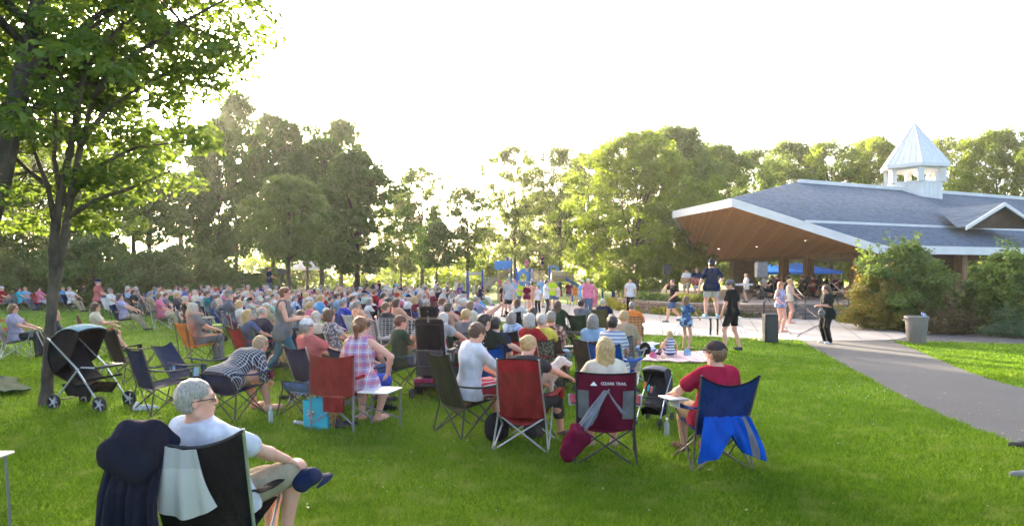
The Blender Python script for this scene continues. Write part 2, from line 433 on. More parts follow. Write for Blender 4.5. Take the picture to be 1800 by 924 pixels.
        if vox < .011 or True:
            b.cap(L(0, .082, .015), L(0, .104, -.022), .010, .0135, .010); b.cap(L(-.012, .088, -.028), L(.012, .088, -.028), .010, .010, .008)
            b.cap(L(-.035, .078, .030), L(.035, .078, .030), .012, .012, .015)
            for s in (-1, 1):
                b.ell(L(s * .031, .092, .008), (.017, .014, .013), fr3, .012, 'd'); b.ell(L(s * .031, .074, .006), (.014, .013, .012), fr3, .006)
                b.ell(L(s * .074, -.008, -.005), (.009, .020, .031), fr3, .006)
            b.ell(L(0, .084, -.052), (.024, .014, .008), fr3, .006); b.ell(L(0, .084, -.064), (.020, .013, .007), fr3, .006)
        o['body'] = b.mesh(vox)
    e = .014
    if top and (parts is None or 'shirt' in parts):
        c = SDF(); torso(c, e, .06)
        hem = P - (M @ up) * untuck
        if untuck > .05:
            px = M @ V3(1, 0, 0); q = P - (M @ up) * .03
            c.cap(q - px * .075 * tw * hbw, q + px * .075 * tw * hbw, .135 * tw + belly * .5, .135 * tw + belly * .5, .05)
            q = P - (M @ up) * .10
            c.cap(q - px * .085 * tw * hbw, q + px * .085 * tw * hbw, .130 * tw + belly * .3, .130 * tw + belly * .3, .05)
        sl = sleeve
        if top == 'tank':
            for s in (-1, 1): c.ell(S_[s] + sx * s * .015 + su * .0, (.075, .09, .11), tf, .015, 'd')
            c.ell(N + su * .02 + sf * .03, (.075, .09, .08), tf, .02, 'd')
        else:
            for s in (-1, 1):
                if sl <= 1: q = S_[s] + (elb[s] - S_[s]) * sl; c.cap(S_[s], q, .056 * aw + .010, (.050 + .016 * (sl < .8)) * aw + .006, .03)
                else: q = elb[s] + (hand[s] - elb[s]) * (sl - 1); c.cap(S_[s], elb[s], .066 * aw, .055 * aw, .03); c.cap(elb[s], q, .054 * aw, .04 * aw, .02)
            c.cap(N - su * .015, N + su * .03, .060, .056, .02)
            if collar:
                for q in (-1, 1): c.cap(N + su * .03 - sf * .05, N + su * .015 + sf * .05 + sx * q * .03, .030, .022, .015)
        c.p = [q for q in c.p]
        c.cut(hem, -(M @ up) * 1.0)
        if top != 'tank' and sl <= 1:
            pass
        c.cut(N + su * (.045 if collar else .030) , su)
        o['shirt'] = c.mesh(vox * 1.05, .0060 if vox < .02 else 0, 21, rnd.random() * 6)
    if legs and (parts is None or 'trousers' in parts):
        c = SDF(); c.ell(P + (M @ up) * .0, np.array([(.172 if fem else .162) * tw * hbw, .120 * tw, .125]) + .008, pf, .05)
        for s in (-1, 1):
            h, k_, a_ = hj[s], kn[s], an[s]
            if legs == 'long': c.cap(h, k_, .098 * tw, .070 * tw, .04); c.cap(k_, a_ + (k_ - a_) * .02, .068 * tw, .060 * tw, .03)
            elif legs == 'tight': c.cap(h, k_, .090 * tw, .060 * tw, .03); cm = k_ * .68 + a_ * .32; c.cap(k_, cm, .054 * tw, .059 * tw, .02); c.cap(cm, a_ + (k_ - a_) * .1, .058 * tw, .040, .02)
            elif legs == 'capri': c.cap(h, k_, .096 * tw, .068 * tw, .04); c.cap(k_, k_ * .5 + a_ * .5, .064 * tw, .062 * tw, .03)
            elif legs == 'shorts': c.cap(h, h + (k_ - h) * .86, .100 * tw, .084 * tw, .04)
            elif legs == 'mini': c.cap(h, h + (k_ - h) * .30, .100 * tw, .096 * tw, .04)
        if skirt: c.cap(P - V3(0, 0, .05), P - V3(0, 0, skirt), .13, .17, .08)
        c.cut(P + (M @ up) * .13, M @ up)
        if legs in ('shorts', 'mini'):
            fr_ = .80 if legs == 'shorts' else .27
            if not seated:
                zc = P[2] - .43 * fr_; c.cut(V3(0, 0, zc), V3(0, 0, -1))
        o['trousers'] = c.mesh(vox * 1.05, .003 if vox < .02 else 0, 24, rnd.random() * 6)
    if shoe and (parts is None or 'shoes' in parts):
        c = SDF()
        for s in (-1, 1):
            aa = an[s]; fdir = nrm(V3(s * .25, 1, 0)); z = aa[2] - .085
            c.cap(aa + V3(0, 0, -.01), aa - V3(0, 0, .045) - fdir * .035, .040, .038, .02)
            q = aa - V3(0, 0, .052); c.cap(q, q + fdir * .12, .042, .040, .03); q = V3(aa[0], aa[1], z + .034)
            c.cap(q - fdir * .035, q + fdir * .17, .036, .036, .02); c.cap(q + fdir * .12 + V3(-.012, 0, 0), q + fdir * .165, .040, .034, .02)
        c.cut(V3(0, 0, min(an[-1][2], an[1][2]) - .085), (0, 0, -1))
        if 1: o['shoes'] = c.mesh(max(vox, .009))
    if hair and (parts is None or 'hair' in parts):
        c = SDF(); k = .015
        c.ell(L(0, -.014, .044), (.083 * hs, .099 * hs, .083 * hs), fr3, k)
        if hair != 'bald':
            c.ell(L(0, -.040, .008), (.078 * hs, .070 * hs, (.072 if hair == 'short' else .080) * hs), fr3, .03)
        if hair == 'short': c.cap(L(-.045, -.045, -.035), L(.045, -.045, -.035), .028, .028, .02)
        if hair in ('bob', 'curly', 'long', 'vlong'):
            z = {'bob': -.085, 'curly': -.06, 'long': -.17, 'vlong': -.25}[hair]; ww = .066 if hair != 'curly' else .072
            for q in (-1, 1): c.cap(L(q * .055, -.02, .0), L(q * ww, -.035, z), .040, .036, .03)
            c.cap(L(-.045, -.06, -.0), L(-.055, -.07, z), .045, .032, .03); c.cap(L(.045, -.06, -.0), L(.055, -.07, z), .045, .032, .03); c.cap(L(0, -.07, 0), L(0, -.085, z * 1.05), .05, .038, .03)
        if hair in ('bun', 'topbun'):
            q = L(0, -.118, .03) if hair == 'bun' else L(0, -.10, .085); c.ell(q, (.040, .034, .038), fr3, .008)
            c.cap(L(-.05, -.03, -.03), L(.05, -.03, -.03), .032, .032, .02)
        if hair == 'pony': c.cap(L(0, -.10, .04), L(0, -.135, .0), .028, .034, .01); c.cap(L(0, -.135, .0), L(0, -.12, -.13), .034, .018, .02)
        if hair in ('curly',): c.ell(L(0, -.02, .06), (.093, .10, .08), fr3, .02)
        # face opening
        c.ell(L(0, .105, -.025), (.066 * hs, .075 * hs, .100 * hs), fr3, .012, 'd')
        if hair in ('short', 'bald'):
            c.ell(L(0, .03, -.10), (.12, .085, .085), fr3, .01, 'd')
            for q in (-1, 1): c.ell(L(q * .085, .004, -.022), (.028, .036, .046), fr3, .006, 'd')
        else:
            c.ell(L(0, .10, -.12), (.055, .09, .11), fr3, .012, 'd')
        if hair == 'bald': c.ell(L(0, .03, .12), (.085, .12, .09), fr3, .012, 'd')
        if hat: c.cut(L(0, 0, .075), hu)
        hw = {'curly': .008, 'short': .003, 'bald': .002, 'vlong': .004, 'long': .005, 'bun': .003}.get(hair, .004)
        o['hair'] = c.mesh(max(vox * .8, .006), hw, 95 if hair == 'curly' else 70, 1.)
    if hat:
        c = SDF(); 
        c.ell(L(0, -.008, .058), (.088 * hs, .104 * hs, .082 * hs), fr3, .01); c.cut(L(0, -.01, .050), -hu + hf * (.12 if hat == 'cap' else 0))
        v, q = c.mesh(max(vox * .7, .006)); o['hat'] = (v, q)
        m = MB()
        n = 20
        if hat in ('cap', 'backcap'):
            sg = 1 if hat == 'cap' else -1
            def f(u, vv):
                a = (u - .5) * 2.0; r0 = .085; x = math.sin(a) * r0 * hs; y = math.cos(a) * .096 * hs
                ex = .075 * vv * max(0, 1 - (2 * u - 1) ** 2) ** .5
                return tuple(L(0, 0, 0) + hx * x * (1 + .0 * vv) + hf * sg * (y + ex - .008) + hu * (.056 * hs - .12 * ex - abs(math.sin(a)) * .012 * vv + (.0 if sg > 0 else -.01)))
            m.sheet(f, 14, 4, .005)
        else:
            bw_ = .062 if hat == 'brim' else .085
            def f(u, vv):
                a = u * 2 * math.pi; r = vv * bw_; return tuple(L(0, -.008, 0) + hx * math.sin(a) * (.084 * hs + r) + hf * math.cos(a) * (.100 * hs + r) + hu * (.056 - r * .30 + .01 * math.sin(2 * a) * vv))
            m.sheet(f, 28, 4, .005)
        o['_brim'] = m
    o['_L'] = L
    return o

PK = {}
SK = [skin('skin_fair', (.62, .36, .26)), skin('skin_light', (.55, .31, .21)), skin('skin_tan', (.45, .24, .15)), skin('skin_brown', (.2, .1, .06))]
HAIRC = dict(white=(.50, .46, .40), grey=(.24, .225, .20), dark=(.035, .022, .015), brown=(.10, .05, .025), blonde=(.50, .33, .14), red=(.16, .04, .015), ginger=(.25, .09, .03), lbrown=(.2, .11, .05))
HM = {k: hairm('hair_' + k, v) for k, v in HAIRC.items()}
def part_meshes(g, sc=1.0):
    r = {}
    for k in ('body', 'shirt', 'trousers', 'shoes', 'hair', 'hat'):
        if k in g:
            V, Q = g[k]; m = np_mesh(k, V * sc, Q)
            r[k] = m
    return r
def person(label, loc, rz, shirt=None, pants=None, hair_m=None, skinm=None, shoe_m=None, hat_m=None, group=None, child=1., geo=None, name='person', z=0., extra=None, **kw):
    g = geo or person_geo(child=child, **kw); sc = child
    t = thing(name, label, 'person', (loc[0], loc[1], z), rz, group)
    skinm = skinm or SK[0]
    ms = part_meshes(g, sc)
    if 'body' in ms: mobj('body', ms['body'], skinm, t)
    if 'shirt' in ms: mobj('shirt', ms['shirt'], shirt or cloth('cloth_white', (.7, .7, .7)), t)
    if 'trousers' in ms: mobj('trousers', ms['trousers'], pants or cloth('cloth_khaki', (.35, .28, .18)), t)
    if 'shoes' in ms: mobj('shoes', ms['shoes'], shoe_m or cloth('cloth_black', (.02, .02, .022)), t)
    if 'hair' in ms: mobj('hair', ms['hair'], hair_m or HM['brown'], t)
    if 'hat' in ms:
        o = mobj('hat', ms['hat'], hat_m or cloth('cloth_navy', (.02, .03, .08)), t)
        b = g['_brim'].build('brim', hat_m or cloth('cloth_navy', (.02, .03, .08)), o); b.scale = (sc, sc, sc)
    t['_g'] = 0; del t['_g']
    return t, g
def glasses(g, t, dark=False, sc=1.):
    L = g['_L']; m = MB()
    for s in (-1, 1):
        c = L(s * .032, .098, .004); i = g['_']
        pts = [tuple(c + i['hx'] * math.cos(a) * .024 + i['hu'] * math.sin(a) * .017) for a in np.linspace(0, 2 * math.pi, 15)]
        m.tube(pts, .0028, 6)
        m.tube([tuple(L(s * .057, .096, .008)), tuple(L(s * .077, .04, .010)), tuple(L(s * .080, -.015, .008)), tuple(L(s * .076, -.03, -.008))], .0028, 6)
        if dark:
            m.add([tuple(c + i['hx'] * math.cos(a) * .023 + i['hu'] * math.sin(a) * .016 + i['hf'] * d) for d in (.002, -.002) for a in np.linspace(0, 2 * math.pi, 13)[:-1]],
                  [tuple(range(12)), tuple(range(23, 11, -1))] + [(k, 12 + k, 12 + (k + 1) % 12, (k + 1) % 12) for k in range(12)])
    m.tube([tuple(L(-.009, .101, .006)), tuple(L(.009, .101, .006))], .0025, 6)
    o = m.build('glasses', BLKP, t); return o
def eyes(g, t):
    L = g['_L']; i = g['_']
    for s in (-1, 1):
        m = MB(); c = L(s * .031, .0815, .006); n = 10
        V = []; 
        for a in range(6):
            for k in range(n):
                th = math.pi * a / 5; ph = 2 * math.pi * k / n
                V.append(tuple(c + i['hf'] * math.cos(th) * .008 + i['hx'] * math.sin(th) * math.cos(ph) * .011 + i['hu'] * math.sin(th) * math.sin(ph) * .006))
        m.cs = True; m.add(V, [(a * n + k, a * n + (k + 1) % n, (a + 1) * n + (k + 1) % n, (a + 1) * n + k) for a in range(5) for k in range(n)])
        m.mi = [1 if j < n * 2 else 0 for j in range(len(m.f))]
        m.build('eye', [mat('eye_white', (.6, .58, .55), .3), mat('eye_iris', (.03, .02, .015), .2)], t)
# ------------------------------------------------------------------ grass, ground, paths
def grass_mat():
    m, nt, b, L = newmat('lawn_green')
    n1 = noise(nt, .35, 5); n2 = noise(nt, 5, 6); n3 = noise(nt, 60, 3)
    c = mixrgb(nt, ramp(nt, n1, .35, .65), (.075, .165, .012), (.11, .225, .016))
    c = mixrgb(nt, ramp(nt, n2, .35, .7), c, (.13, .23, .022)); c = mixrgb(nt, ramp(nt, n3, .3, .5, .35, 0), c, (.035, .08, .008))
    L.new(c, b.inputs['Base Color']); b.inputs['Roughness'].default_value = .9; b.inputs['Specular IOR Level'].default_value = .15
    bump(nt, n3, b, .7, .03); return m
GR = grass_mat()
def blade_mat():
    m, nt, b, L = newmat('grass_blade'); nt.nodes.remove(b); out = nt.nodes['Material Output']
    at = nd(nt, 'ShaderNodeAttribute'); at.attribute_name = 'rnd'
    n1 = noise(nt, .5, 4); n2 = noise(nt, 3., 4)
    c = mixrgb(nt, at.outputs['Fac'], (.085, .185, .012), (.250, .375, .034)); c = mixrgb(nt, ramp(nt, n1, .42, .58, 0, .5), c, (.080, .175, .012))
    c = mixrgb(nt, ramp(nt, n2, .52, .70, 0, .6), c, (.27, .33, .07))
    d = nd(nt, 'ShaderNodeBsdfDiffuse'); t = nd(nt, 'ShaderNodeBsdfTranslucent'); mx = nd(nt, 'ShaderNodeMixShader'); mx.inputs[0].default_value = .5
    L.new(c, d.inputs[0]); L.new(c, t.inputs[0]); L.new(d.outputs[0], mx.inputs[1]); L.new(t.outputs[0], mx.inputs[2]); L.new(mx.outputs[0], out.inputs[0]); return m
BL = blade_mat()
def ground_sheet():
    m = MB(); m.add([(-400, -60, 0), (400, -60, 0), (400, 700, 0), (-400, 700, 0)], [(0, 1, 2, 3)])
    return tag(m.build('ground', GR), kind='structure')
ground_sheet()
def flat(name, pts, z, mt, **k):
    m = MB(); m.add([(x, y, z) for x, y in pts], [tuple(range(len(pts)))]); o = m.build(name, mt); return tag(o, kind='structure')
def smooth_line(pts, n=6):
    P = [Vector((*p, 0)) for p in pts]; out = []
    for i in range(len(P) - 1):
        a, b, c, d = P[max(i - 1, 0)], P[i], P[i + 1], P[min(i + 2, len(P) - 1)]
        for k in range(n):
            t = k / n; q = .5 * ((2 * b) + (c - a) * t + (2 * a - 5 * b + 4 * c - d) * t * t + (3 * b - a - 3 * c + d) * t ** 3); out.append((q.x, q.y))
    out.append(pts[-1]); return out
ASPH = mat('asphalt', (.125, .118, .12), .9, .10, .8, .5, 140, bd=.004)
def asphalt():
    m, nt, b, L = newmat('asphalt_path')
    n1 = noise(nt, .7, 5); n3 = noise(nt, 70, 4); n4 = noise(nt, 38, 3)
    c = mixrgb(nt, ramp(nt, n1, .3, .7), (.042, .045, .050), (.064, .067, .071))
    c = mixrgb(nt, ramp(nt, n3, .42, .60), mixrgb(nt, .5, c, (.05, .05, .05)), c); c = mixrgb(nt, ramp(nt, n3, .60, .72, 0, .7), c, (.30, .29, .28))
    L.new(c, b.inputs['Base Color']); b.inputs['Roughness'].default_value = .85; bump(nt, n3, b, .6, .008); return m
def concrete():
    m, nt, b, L = newmat('concrete_walk')
    n1 = noise(nt, .5, 5); n2 = noise(nt, 12, 6)
    c = mixrgb(nt, ramp(nt, n1, .3, .7), (.36, .325, .29), (.43, .40, .36)); c = mixrgb(nt, ramp(nt, n2, .55, .75, 0, .3), c, (.25, .22, .19))
    L.new(c, b.inputs['Base Color']); b.inputs['Roughness'].default_value = .85; bump(nt, n2, b, .2, .004); return m
AM = asphalt(); CM = concrete()
# asphalt path
left = smooth_line([G(1403, 597), G(1440, 617), G(1490, 645), G(1600, 704), G(1700, 748), G(1800, 786), G(2000, 850), G(2400, 960)], 5)
right = smooth_line([G(1558, 596), G(1600, 611), G(1650, 632), G(1710, 656), G(1800, 683), G(2000, 722), G(2400, 800)], 5)
flat('path', left + right[::-1], .012, AM)
c_edge = smooth_line([G(1545, 570), G(1600, 581), G(1660, 584), G(1800, 590), G(2300, 600)], 5)
c_low = smooth_line([G(1570, 599.5), G(1620, 600), G(1800, 605), G(2300, 622)], 5)
flat('path', c_low + c_edge[::-1], .008, AM)
# concrete walk and plaza in front of the stage
low = smooth_line([G(822, 556), G(840, 562), G(880, 565), G(930, 569), G(1030, 580), G(1130, 588), G(1250, 592), G(1345, 595), G(1403, 597.5), G(1558, 597.5), G(1600, 590)], 5)
up_ = smooth_line([G(822, 548), G(850, 538), G(880, 533), G(960, 531), G(1060, 541), G(1100, 547), G(1180, 554), G(1280, 556), G(1400, 560), G(1500, 564), G(1560, 571)], 5)
flat('pavement', low + up_[::-1], .016, CM)
def joints():
    m = MB()
    for k in range(13):
        px = 876 + 58 * k; yl = np.interp(px, [700, 800, 880, 930, 1030, 1130, 1250, 1345, 1403, 1558], [561, 561, 565, 569, 580, 588, 592, 595, 597, 597]); yu = np.interp(px + 0, [700, 860, 960, 1060, 1100, 1180, 1280, 1400, 1500, 1560], [538, 532, 531, 541, 547, 554, 556, 560, 564, 571])
        a = Vector((*G(px, yl - 1), .0185)); b = Vector((*G(px * .9 + 110, yu + 1.5), .0185)); d = (b - a).normalized(); n = Vector((-d.y, d.x, 0)) * .012
        m.add([a - n, a + n, b + n, b - n], [(3, 2, 1, 0)])
    a = Vector((*G(1040, 561), .0185)); b = Vector((*G(1530, 582), .0185)); d = (b - a).normalized(); n = Vector((-d.y, d.x, 0)) * .012
    m.add([a - n, a + n, b + n, b - n], [(3, 2, 1, 0)])
    tag(m.build('pavement_joint', mat('joint_dark', (.10, .09, .08), .9)), kind='structure')
joints()
# sunlit meadow behind the crowd
MEAD = mat('meadow', (.22, .30, .035), .95, .25, .25, .8, 3., bd=.1)
flat('meadow', [(-38, 62), (-4, 58), (10, 60), (30, 70), (120, 150), (60, 320), (-120, 320), (-60, 90)], .02, MEAD)
# mulch bed under the bushes
MUL = mat('mulch', (.12, .075, .05), .95, .35, 5., 1., 40, bd=.03)
flat('planting_bed', smooth_line([G(1480, 563), G(1500, 568), G(1548, 575), G(1600, 586), G(1660, 588), G(1800, 595), G(2300, 605)], 4) + [(60, 34), (30, 31), G(1600, 555), G(1480, 556)], .02, MUL)

def pip(pts):
    """vectorised point in polygon"""
    P = np.array(pts)
    def f(x, y):
        r = np.zeros(len(x), bool); j = len(P) - 1
        for i in range(len(P)):
            c = ((P[i, 1] > y) != (P[j, 1] > y)) & (x < (P[j, 0] - P[i, 0]) * (y - P[i, 1]) / (P[j, 1] - P[i, 1] + 1e-12) + P[i, 0]); r ^= c; j = i
        return r
    return f
def blades(name, n, y0, y1, hgt, wid, spread, seed, label):
    g = np.random.default_rng(seed)
    inv = g.random(n); Y = 1 / (1 / y0 + inv * (1 / y1 - 1 / y0))       # density falls with distance
    X = (g.random(n) * 2 - 1) * Y * spread
    ok = np.ones(n, bool)
    ex = X + g.normal(0, .022, n) + .025 * np.sin(Y * 9) + .015 * np.sin(Y * 23 + X * 5); ey = Y + g.normal(0, .03, n) + .03 * np.sin(X * 7)      # ragged edge over the paving
    for q in (left + right[::-1], c_low + c_edge[::-1], low + up_[::-1]): ok &= ~pip(q)(ex, ey)
    X, Y = X[ok], Y[ok]; n = len(X)
    cl = .5 + .5 * np.sin(X * 2.1 + np.sin(Y * 1.7)) * np.sin(Y * 2.6 + 1.3 * np.sin(X * 1.1))
    h = hgt * (.5 + .8 * g.random(n)) * (.8 + .35 * cl); a = g.random(n) * 6.283; w = wid * (.7 + .6 * g.random(n)) * (.8 + .05 * Y)
    ln = h * (.25 + .9 * g.random(n)); d = g.random(n) * 6.283
    dx, dy = np.cos(a) * w, np.sin(a) * w; lx, ly = np.cos(d) * ln, np.sin(d) * ln
    V = np.empty((n, 5, 3))
    V[:, 0] = np.stack([X - dx, Y - dy, 0 * X - .004], 1); V[:, 1] = np.stack([X + dx, Y + dy, 0 * X - .004], 1)
    V[:, 2] = np.stack([X + dx * .8 + lx * .4, Y + dy * .8 + ly * .4, h * .6], 1); V[:, 3] = np.stack([X - dx * .8 + lx * .4, Y - dy * .8 + ly * .4, h * .6], 1)
    V[:, 4] = np.stack([X + lx, Y + ly, h * .95], 1)
    b = np.arange(n) * 5
    me = np_mesh('grass', V.reshape(-1, 3), [np.stack([b, b + 1, b + 2, b + 3], 1), np.stack([b + 3, b + 2, b + 4], 1)])
    at = me.attributes.new('rnd', 'FLOAT', 'POINT'); at.data.foreach_set('value', np.repeat(g.random(n) ** 1.3, 5).astype(np.float32))
    o = mobj(name, me, BL); return tag(o, label, 'grass', kind='stuff')
NGR = 420000
blades('grass', NGR, 4.3, 13.5, .056, .0044, .86, 1, 'short bright green lawn grass all over the park')
blades('grass', int(NGR * .55), 12.5, 34, .055, .0050, .86, 2, 'lawn grass further back among the chairs')
def clover():
    g = np.random.default_rng(5); m = MB()
    for k in range(170):
        if g.random() < .6: px, py = g.normal(1560, 90), g.normal(650, 30)
        else: px, py = g.uniform(100, 1800), g.uniform(640, 920)
        if py < 612: continue
        x, y = G(px, py)
        if pip(left + right[::-1])(np.array([x]), np.array([y]))[0]: continue
        r = .004 + .004 * g.random(); m.lathe([(0, .035), (r, .038), (r * .9, .044), (0, .047)], (x, y, 0), 5)
    tag(m.build('clover', mat('clover_white', (.7, .7, .62), .8)), 'tiny white clover flowers and petals scattered in the lawn', 'clover', kind='stuff')
clover()

def litter():
    g = np.random.default_rng(8); m = MB()
    for k in range(230):
        px, py = (g.uniform(1400, 1800), g.uniform(600, 780)) if k % 3 else (g.uniform(850, 1780), g.uniform(560, 620))
        if k % 5 == 0: px, py = g.uniform(100, 1800), g.uniform(640, 910)
        x, y = G(px, py); s_ = .012 + .016 * g.random(); a = g.random() * 6.28; z = .024 + .01 * g.random() if k % 5 else .055
        c, d = math.cos(a) * s_, math.sin(a) * s_; m.add([(x - c, y - d, z), (x + d * .5, y - c * .5, z + .006), (x + c, y + d, z + .002), (x - d * .5, y + c * .5, z + .005)], [(0, 1, 2, 3)])
    tag(m.build('fallen_leaves', blotch('leaf_litter', (.30, .20, .08), (.10, .06, .03), (.40, .36, .22), 1.5)), 'small dry fallen leaves and bits scattered over the path and lawn', 'fallen leaves', kind='stuff')
litter()
def haze():
    m = MB(); m.box((0, 130, 14.0), (420, 380, 30.5)); 
    mt = bpy.data.materials.new('haze_air'); mt.use_nodes = True; nt = mt.node_tree; nt.nodes.remove(nt.nodes['Principled BSDF'])
    v = nd(nt, 'ShaderNodeVolumePrincipled'); v.inputs['Color'].default_value = (1, .97, .90, 1); v.inputs['Density'].default_value = HAZE; v.inputs['Anisotropy'].default_value = .5
    nt.links.new(v.outputs[0], nt.nodes['Material Output'].inputs['Volume']); o = m.build('haze', mt); tag(o, 'thin evening haze in the air over the park', 'haze', kind='stuff')
HAZE = .00045
if HAZE: haze()
# ------------------------------------------------------------------ trees
def leafmat(name, c1, c2, tr=.5, ty=None):
    if name in MC: return MC[name]
    m, nt, b, L = newmat(name); nt.nodes.remove(b); out = nt.nodes['Material Output']
    at = nd(nt, 'ShaderNodeAttribute'); at.attribute_name = 'rnd'
    c = mixrgb(nt, at.outputs['Fac'], c1, c2)
    t_ = mixrgb(nt, .55, c, ty or (.30, .38, .03))
    d = nd(nt, 'ShaderNodeBsdfPrincipled'); d.inputs['Roughness'].default_value = .5; d.inputs['Specular IOR Level'].default_value = .3
    t = nd(nt, 'ShaderNodeBsdfTranslucent'); mx = nd(nt, 'ShaderNodeMixShader'); mx.inputs[0].default_value = tr
    L.new(c, d.inputs[0]); L.new(t_, t.inputs[0]); L.new(d.outputs[0], mx.inputs[1]); L.new(t.outputs[0], mx.inputs[2]); L.new(mx.outputs[0], out.inputs[0])
    MC[name] = m; return m
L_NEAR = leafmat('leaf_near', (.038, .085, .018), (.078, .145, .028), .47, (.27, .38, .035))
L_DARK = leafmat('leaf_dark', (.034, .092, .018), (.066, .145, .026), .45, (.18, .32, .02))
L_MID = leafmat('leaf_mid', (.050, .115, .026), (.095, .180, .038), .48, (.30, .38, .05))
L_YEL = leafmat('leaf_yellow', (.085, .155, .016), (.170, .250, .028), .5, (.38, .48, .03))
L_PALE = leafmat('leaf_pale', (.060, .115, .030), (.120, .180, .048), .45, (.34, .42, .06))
L_BUSH = leafmat('leaf_bush', (.060, .130, .026), (.150, .255, .055), .38)
L_RED = leafmat('leaf_red', (.16, .20, .03), (.36, .13, .04), .4, (.5, .3, .03))
BARK = mat('bark', (.075, .058, .045), .95, .35, 9, 1., 30, sc=(1, 1, .3), bd=.03)
BARKG = mat('bark_grey', (.085, .066, .048), .92, .35, 7, .8, 24, sc=(1, 1, .5), bd=.015)
def leaf_mesh(name, C, nrmv, size, g, asp=.55):
    """C leaf centres, nrmv preferred normals, one folded diamond leaf each"""
    n = len(C); a = nrmv + g.normal(0, .55, (n, 3)); a /= np.linalg.norm(a, axis=1)[:, None]
    t = g.normal(0, 1, (n, 3)); t -= a * (t * a).sum(1)[:, None]; t /= np.linalg.norm(t, axis=1)[:, None]; b = np.cross(a, t)
    s = size * (.6 + .8 * g.random(n))[:, None]
    V = np.empty((n, 6, 3)); V[:, 0] = C - t * s; V[:, 1] = C - t * s * .25 + b * s * asp; V[:, 2] = C + t * s * .45 + b * s * asp * .75 - a * s * .1
    V[:, 3] = C + t * s * 1.05 - a * s * .3; V[:, 4] = C + t * s * .45 - b * s * asp * .75 - a * s * .1; V[:, 5] = C - t * s * .25 - b * s * asp
    i = np.arange(n) * 6
    me = np_mesh(name, V.reshape(-1, 3), [np.stack([i, i + 1, i + 2, i + 3], 1), np.stack([i, i + 3, i + 4, i + 5], 1)], smooth=False)
    at = me.attributes.new('rnd', 'FLOAT', 'POINT'); at.data.foreach_set('value', np.repeat(np.clip(g.random(n), 0, 1), 6).astype(np.float32)); return me
def clump_leaves(cs, rs, per, g, flat_=.55, droop=.15):
    C = []; N = []
    for c, r in zip(cs, rs):
        k = max(4, int(per * (r / np.mean(rs)) ** 2)); p = g.normal(0, 1, (k, 3)); p /= np.linalg.norm(p, axis=1)[:, None]; rr = g.random(k) ** .45
        q = p * rr[:, None] * r; q[:, 2] *= flat_; q[:, 2] -= droop * (q[:, 0] ** 2 + q[:, 1] ** 2) / r
        C.append(c + q); N.append(p * .5 + np.array([0, 0, 1.0]))
    return np.concatenate(C), np.concatenate(N)
def crown_points(h0, h1, rad, n, g, shape='round', inner=.35):
    """clump centres inside a lumpy crown between heights h0 and h1"""
    out = []; ph = g.random(6) * 6.28
    while len(out) < n:
        t = g.random(); z = h0 + (h1 - h0) * t
        if shape == 'round': w = math.sin(math.pi * min(1, .12 + .86 * t)) ** .6
        elif shape == 'cone': w = (1 - t) ** .7 * (1 if t > .06 else .6) + .08
        elif shape == 'oval': w = math.sin(math.pi * (.08 + .86 * t)) ** .75
        elif shape == 'vase': w = (.35 + .75 * t) * (1 if t < .75 else math.sqrt(max(0, (1 - t) / .25)) * .9 + .1)
        a = g.random() * 6.283; lump = 1 + .24 * math.sin(3 * a + ph[0] + 7 * t) + .20 * math.sin(5 * a + ph[1] - 13 * t) + .16 * math.sin(17 * t + ph[2] + 2 * a)
        r = rad * w * lump * (1 - (1 - inner) * g.random() ** 2.2)
        out.append((math.cos(a) * r, math.sin(a) * r, z))
    return np.array(out)
def branches(m, base, fork, cs, g, r0=.2, nmain=7, lean=(0, 0), nseg=5):
    """tapered trunk, limbs and twigs reaching the clump centres"""
    top = cs[:, 2].max(); bx, by = base[0], base[1]
    tp = [(bx, by, -.1), (bx + lean[0] * .3, by + lean[1] * .3, fork * .5), (bx + lean[0] * .6, by + lean[1] * .6, fork), (bx + lean[0], by + lean[1], fork + (top - fork) * .45), (bx + lean[0] * 1.1, by + lean[1] * 1.1, fork + (top - fork) * .82)]
    m.tube([tp[0], (bx, by, .15)] + tp[1:], [r0 * 1.45, r0 * 1.1, r0 * .9, r0 * .75, r0 * .4, r0 * .1], 10)
    idx = g.choice(len(cs), min(len(cs), nmain), replace=False); limbs = []
    for i in idx:
        e = cs[i]; z0 = fork * .85 + (min(e[2], top * .8) - fork * .85) * g.uniform(.15, .55); z0 = max(z0, fork * .8)
        f = min(1, max(0, (z0 - fork) / (top - fork + .01))); s = np.array([bx + lean[0] * (.6 + .5 * f), by + lean[1] * (.6 + .5 * f), z0])
        mid = s * .5 + e * .5 + np.array([0, 0, .08 * np.linalg.norm(e - s)]) + g.normal(0, .06, 3) * np.linalg.norm(e - s)
        rr = r0 * .42 * (1 - .5 * f); m.tube([s, s * .7 + mid * .3, mid, e], [rr, rr * .85, rr * .6, rr * .15], 6); limbs += [(mid, rr * .5), (s * .4 + mid * .6, rr * .6), (mid * .5 + e * .5, rr * .3)]
    lp = np.array([l[0] for l in limbs])
    for e in cs[::2]:
        k = np.argmin(((lp - e) ** 2).sum(1)); s = lp[k]; d = np.linalg.norm(e - s)
        if d < .1 or d > 3.5: continue
        mid = (s + e) / 2 + g.normal(0, .08, 3) * d; r = limbs[k][1] * .5
        m.tube([s, mid, e], [r, r * .6, r * .25], 4, False)
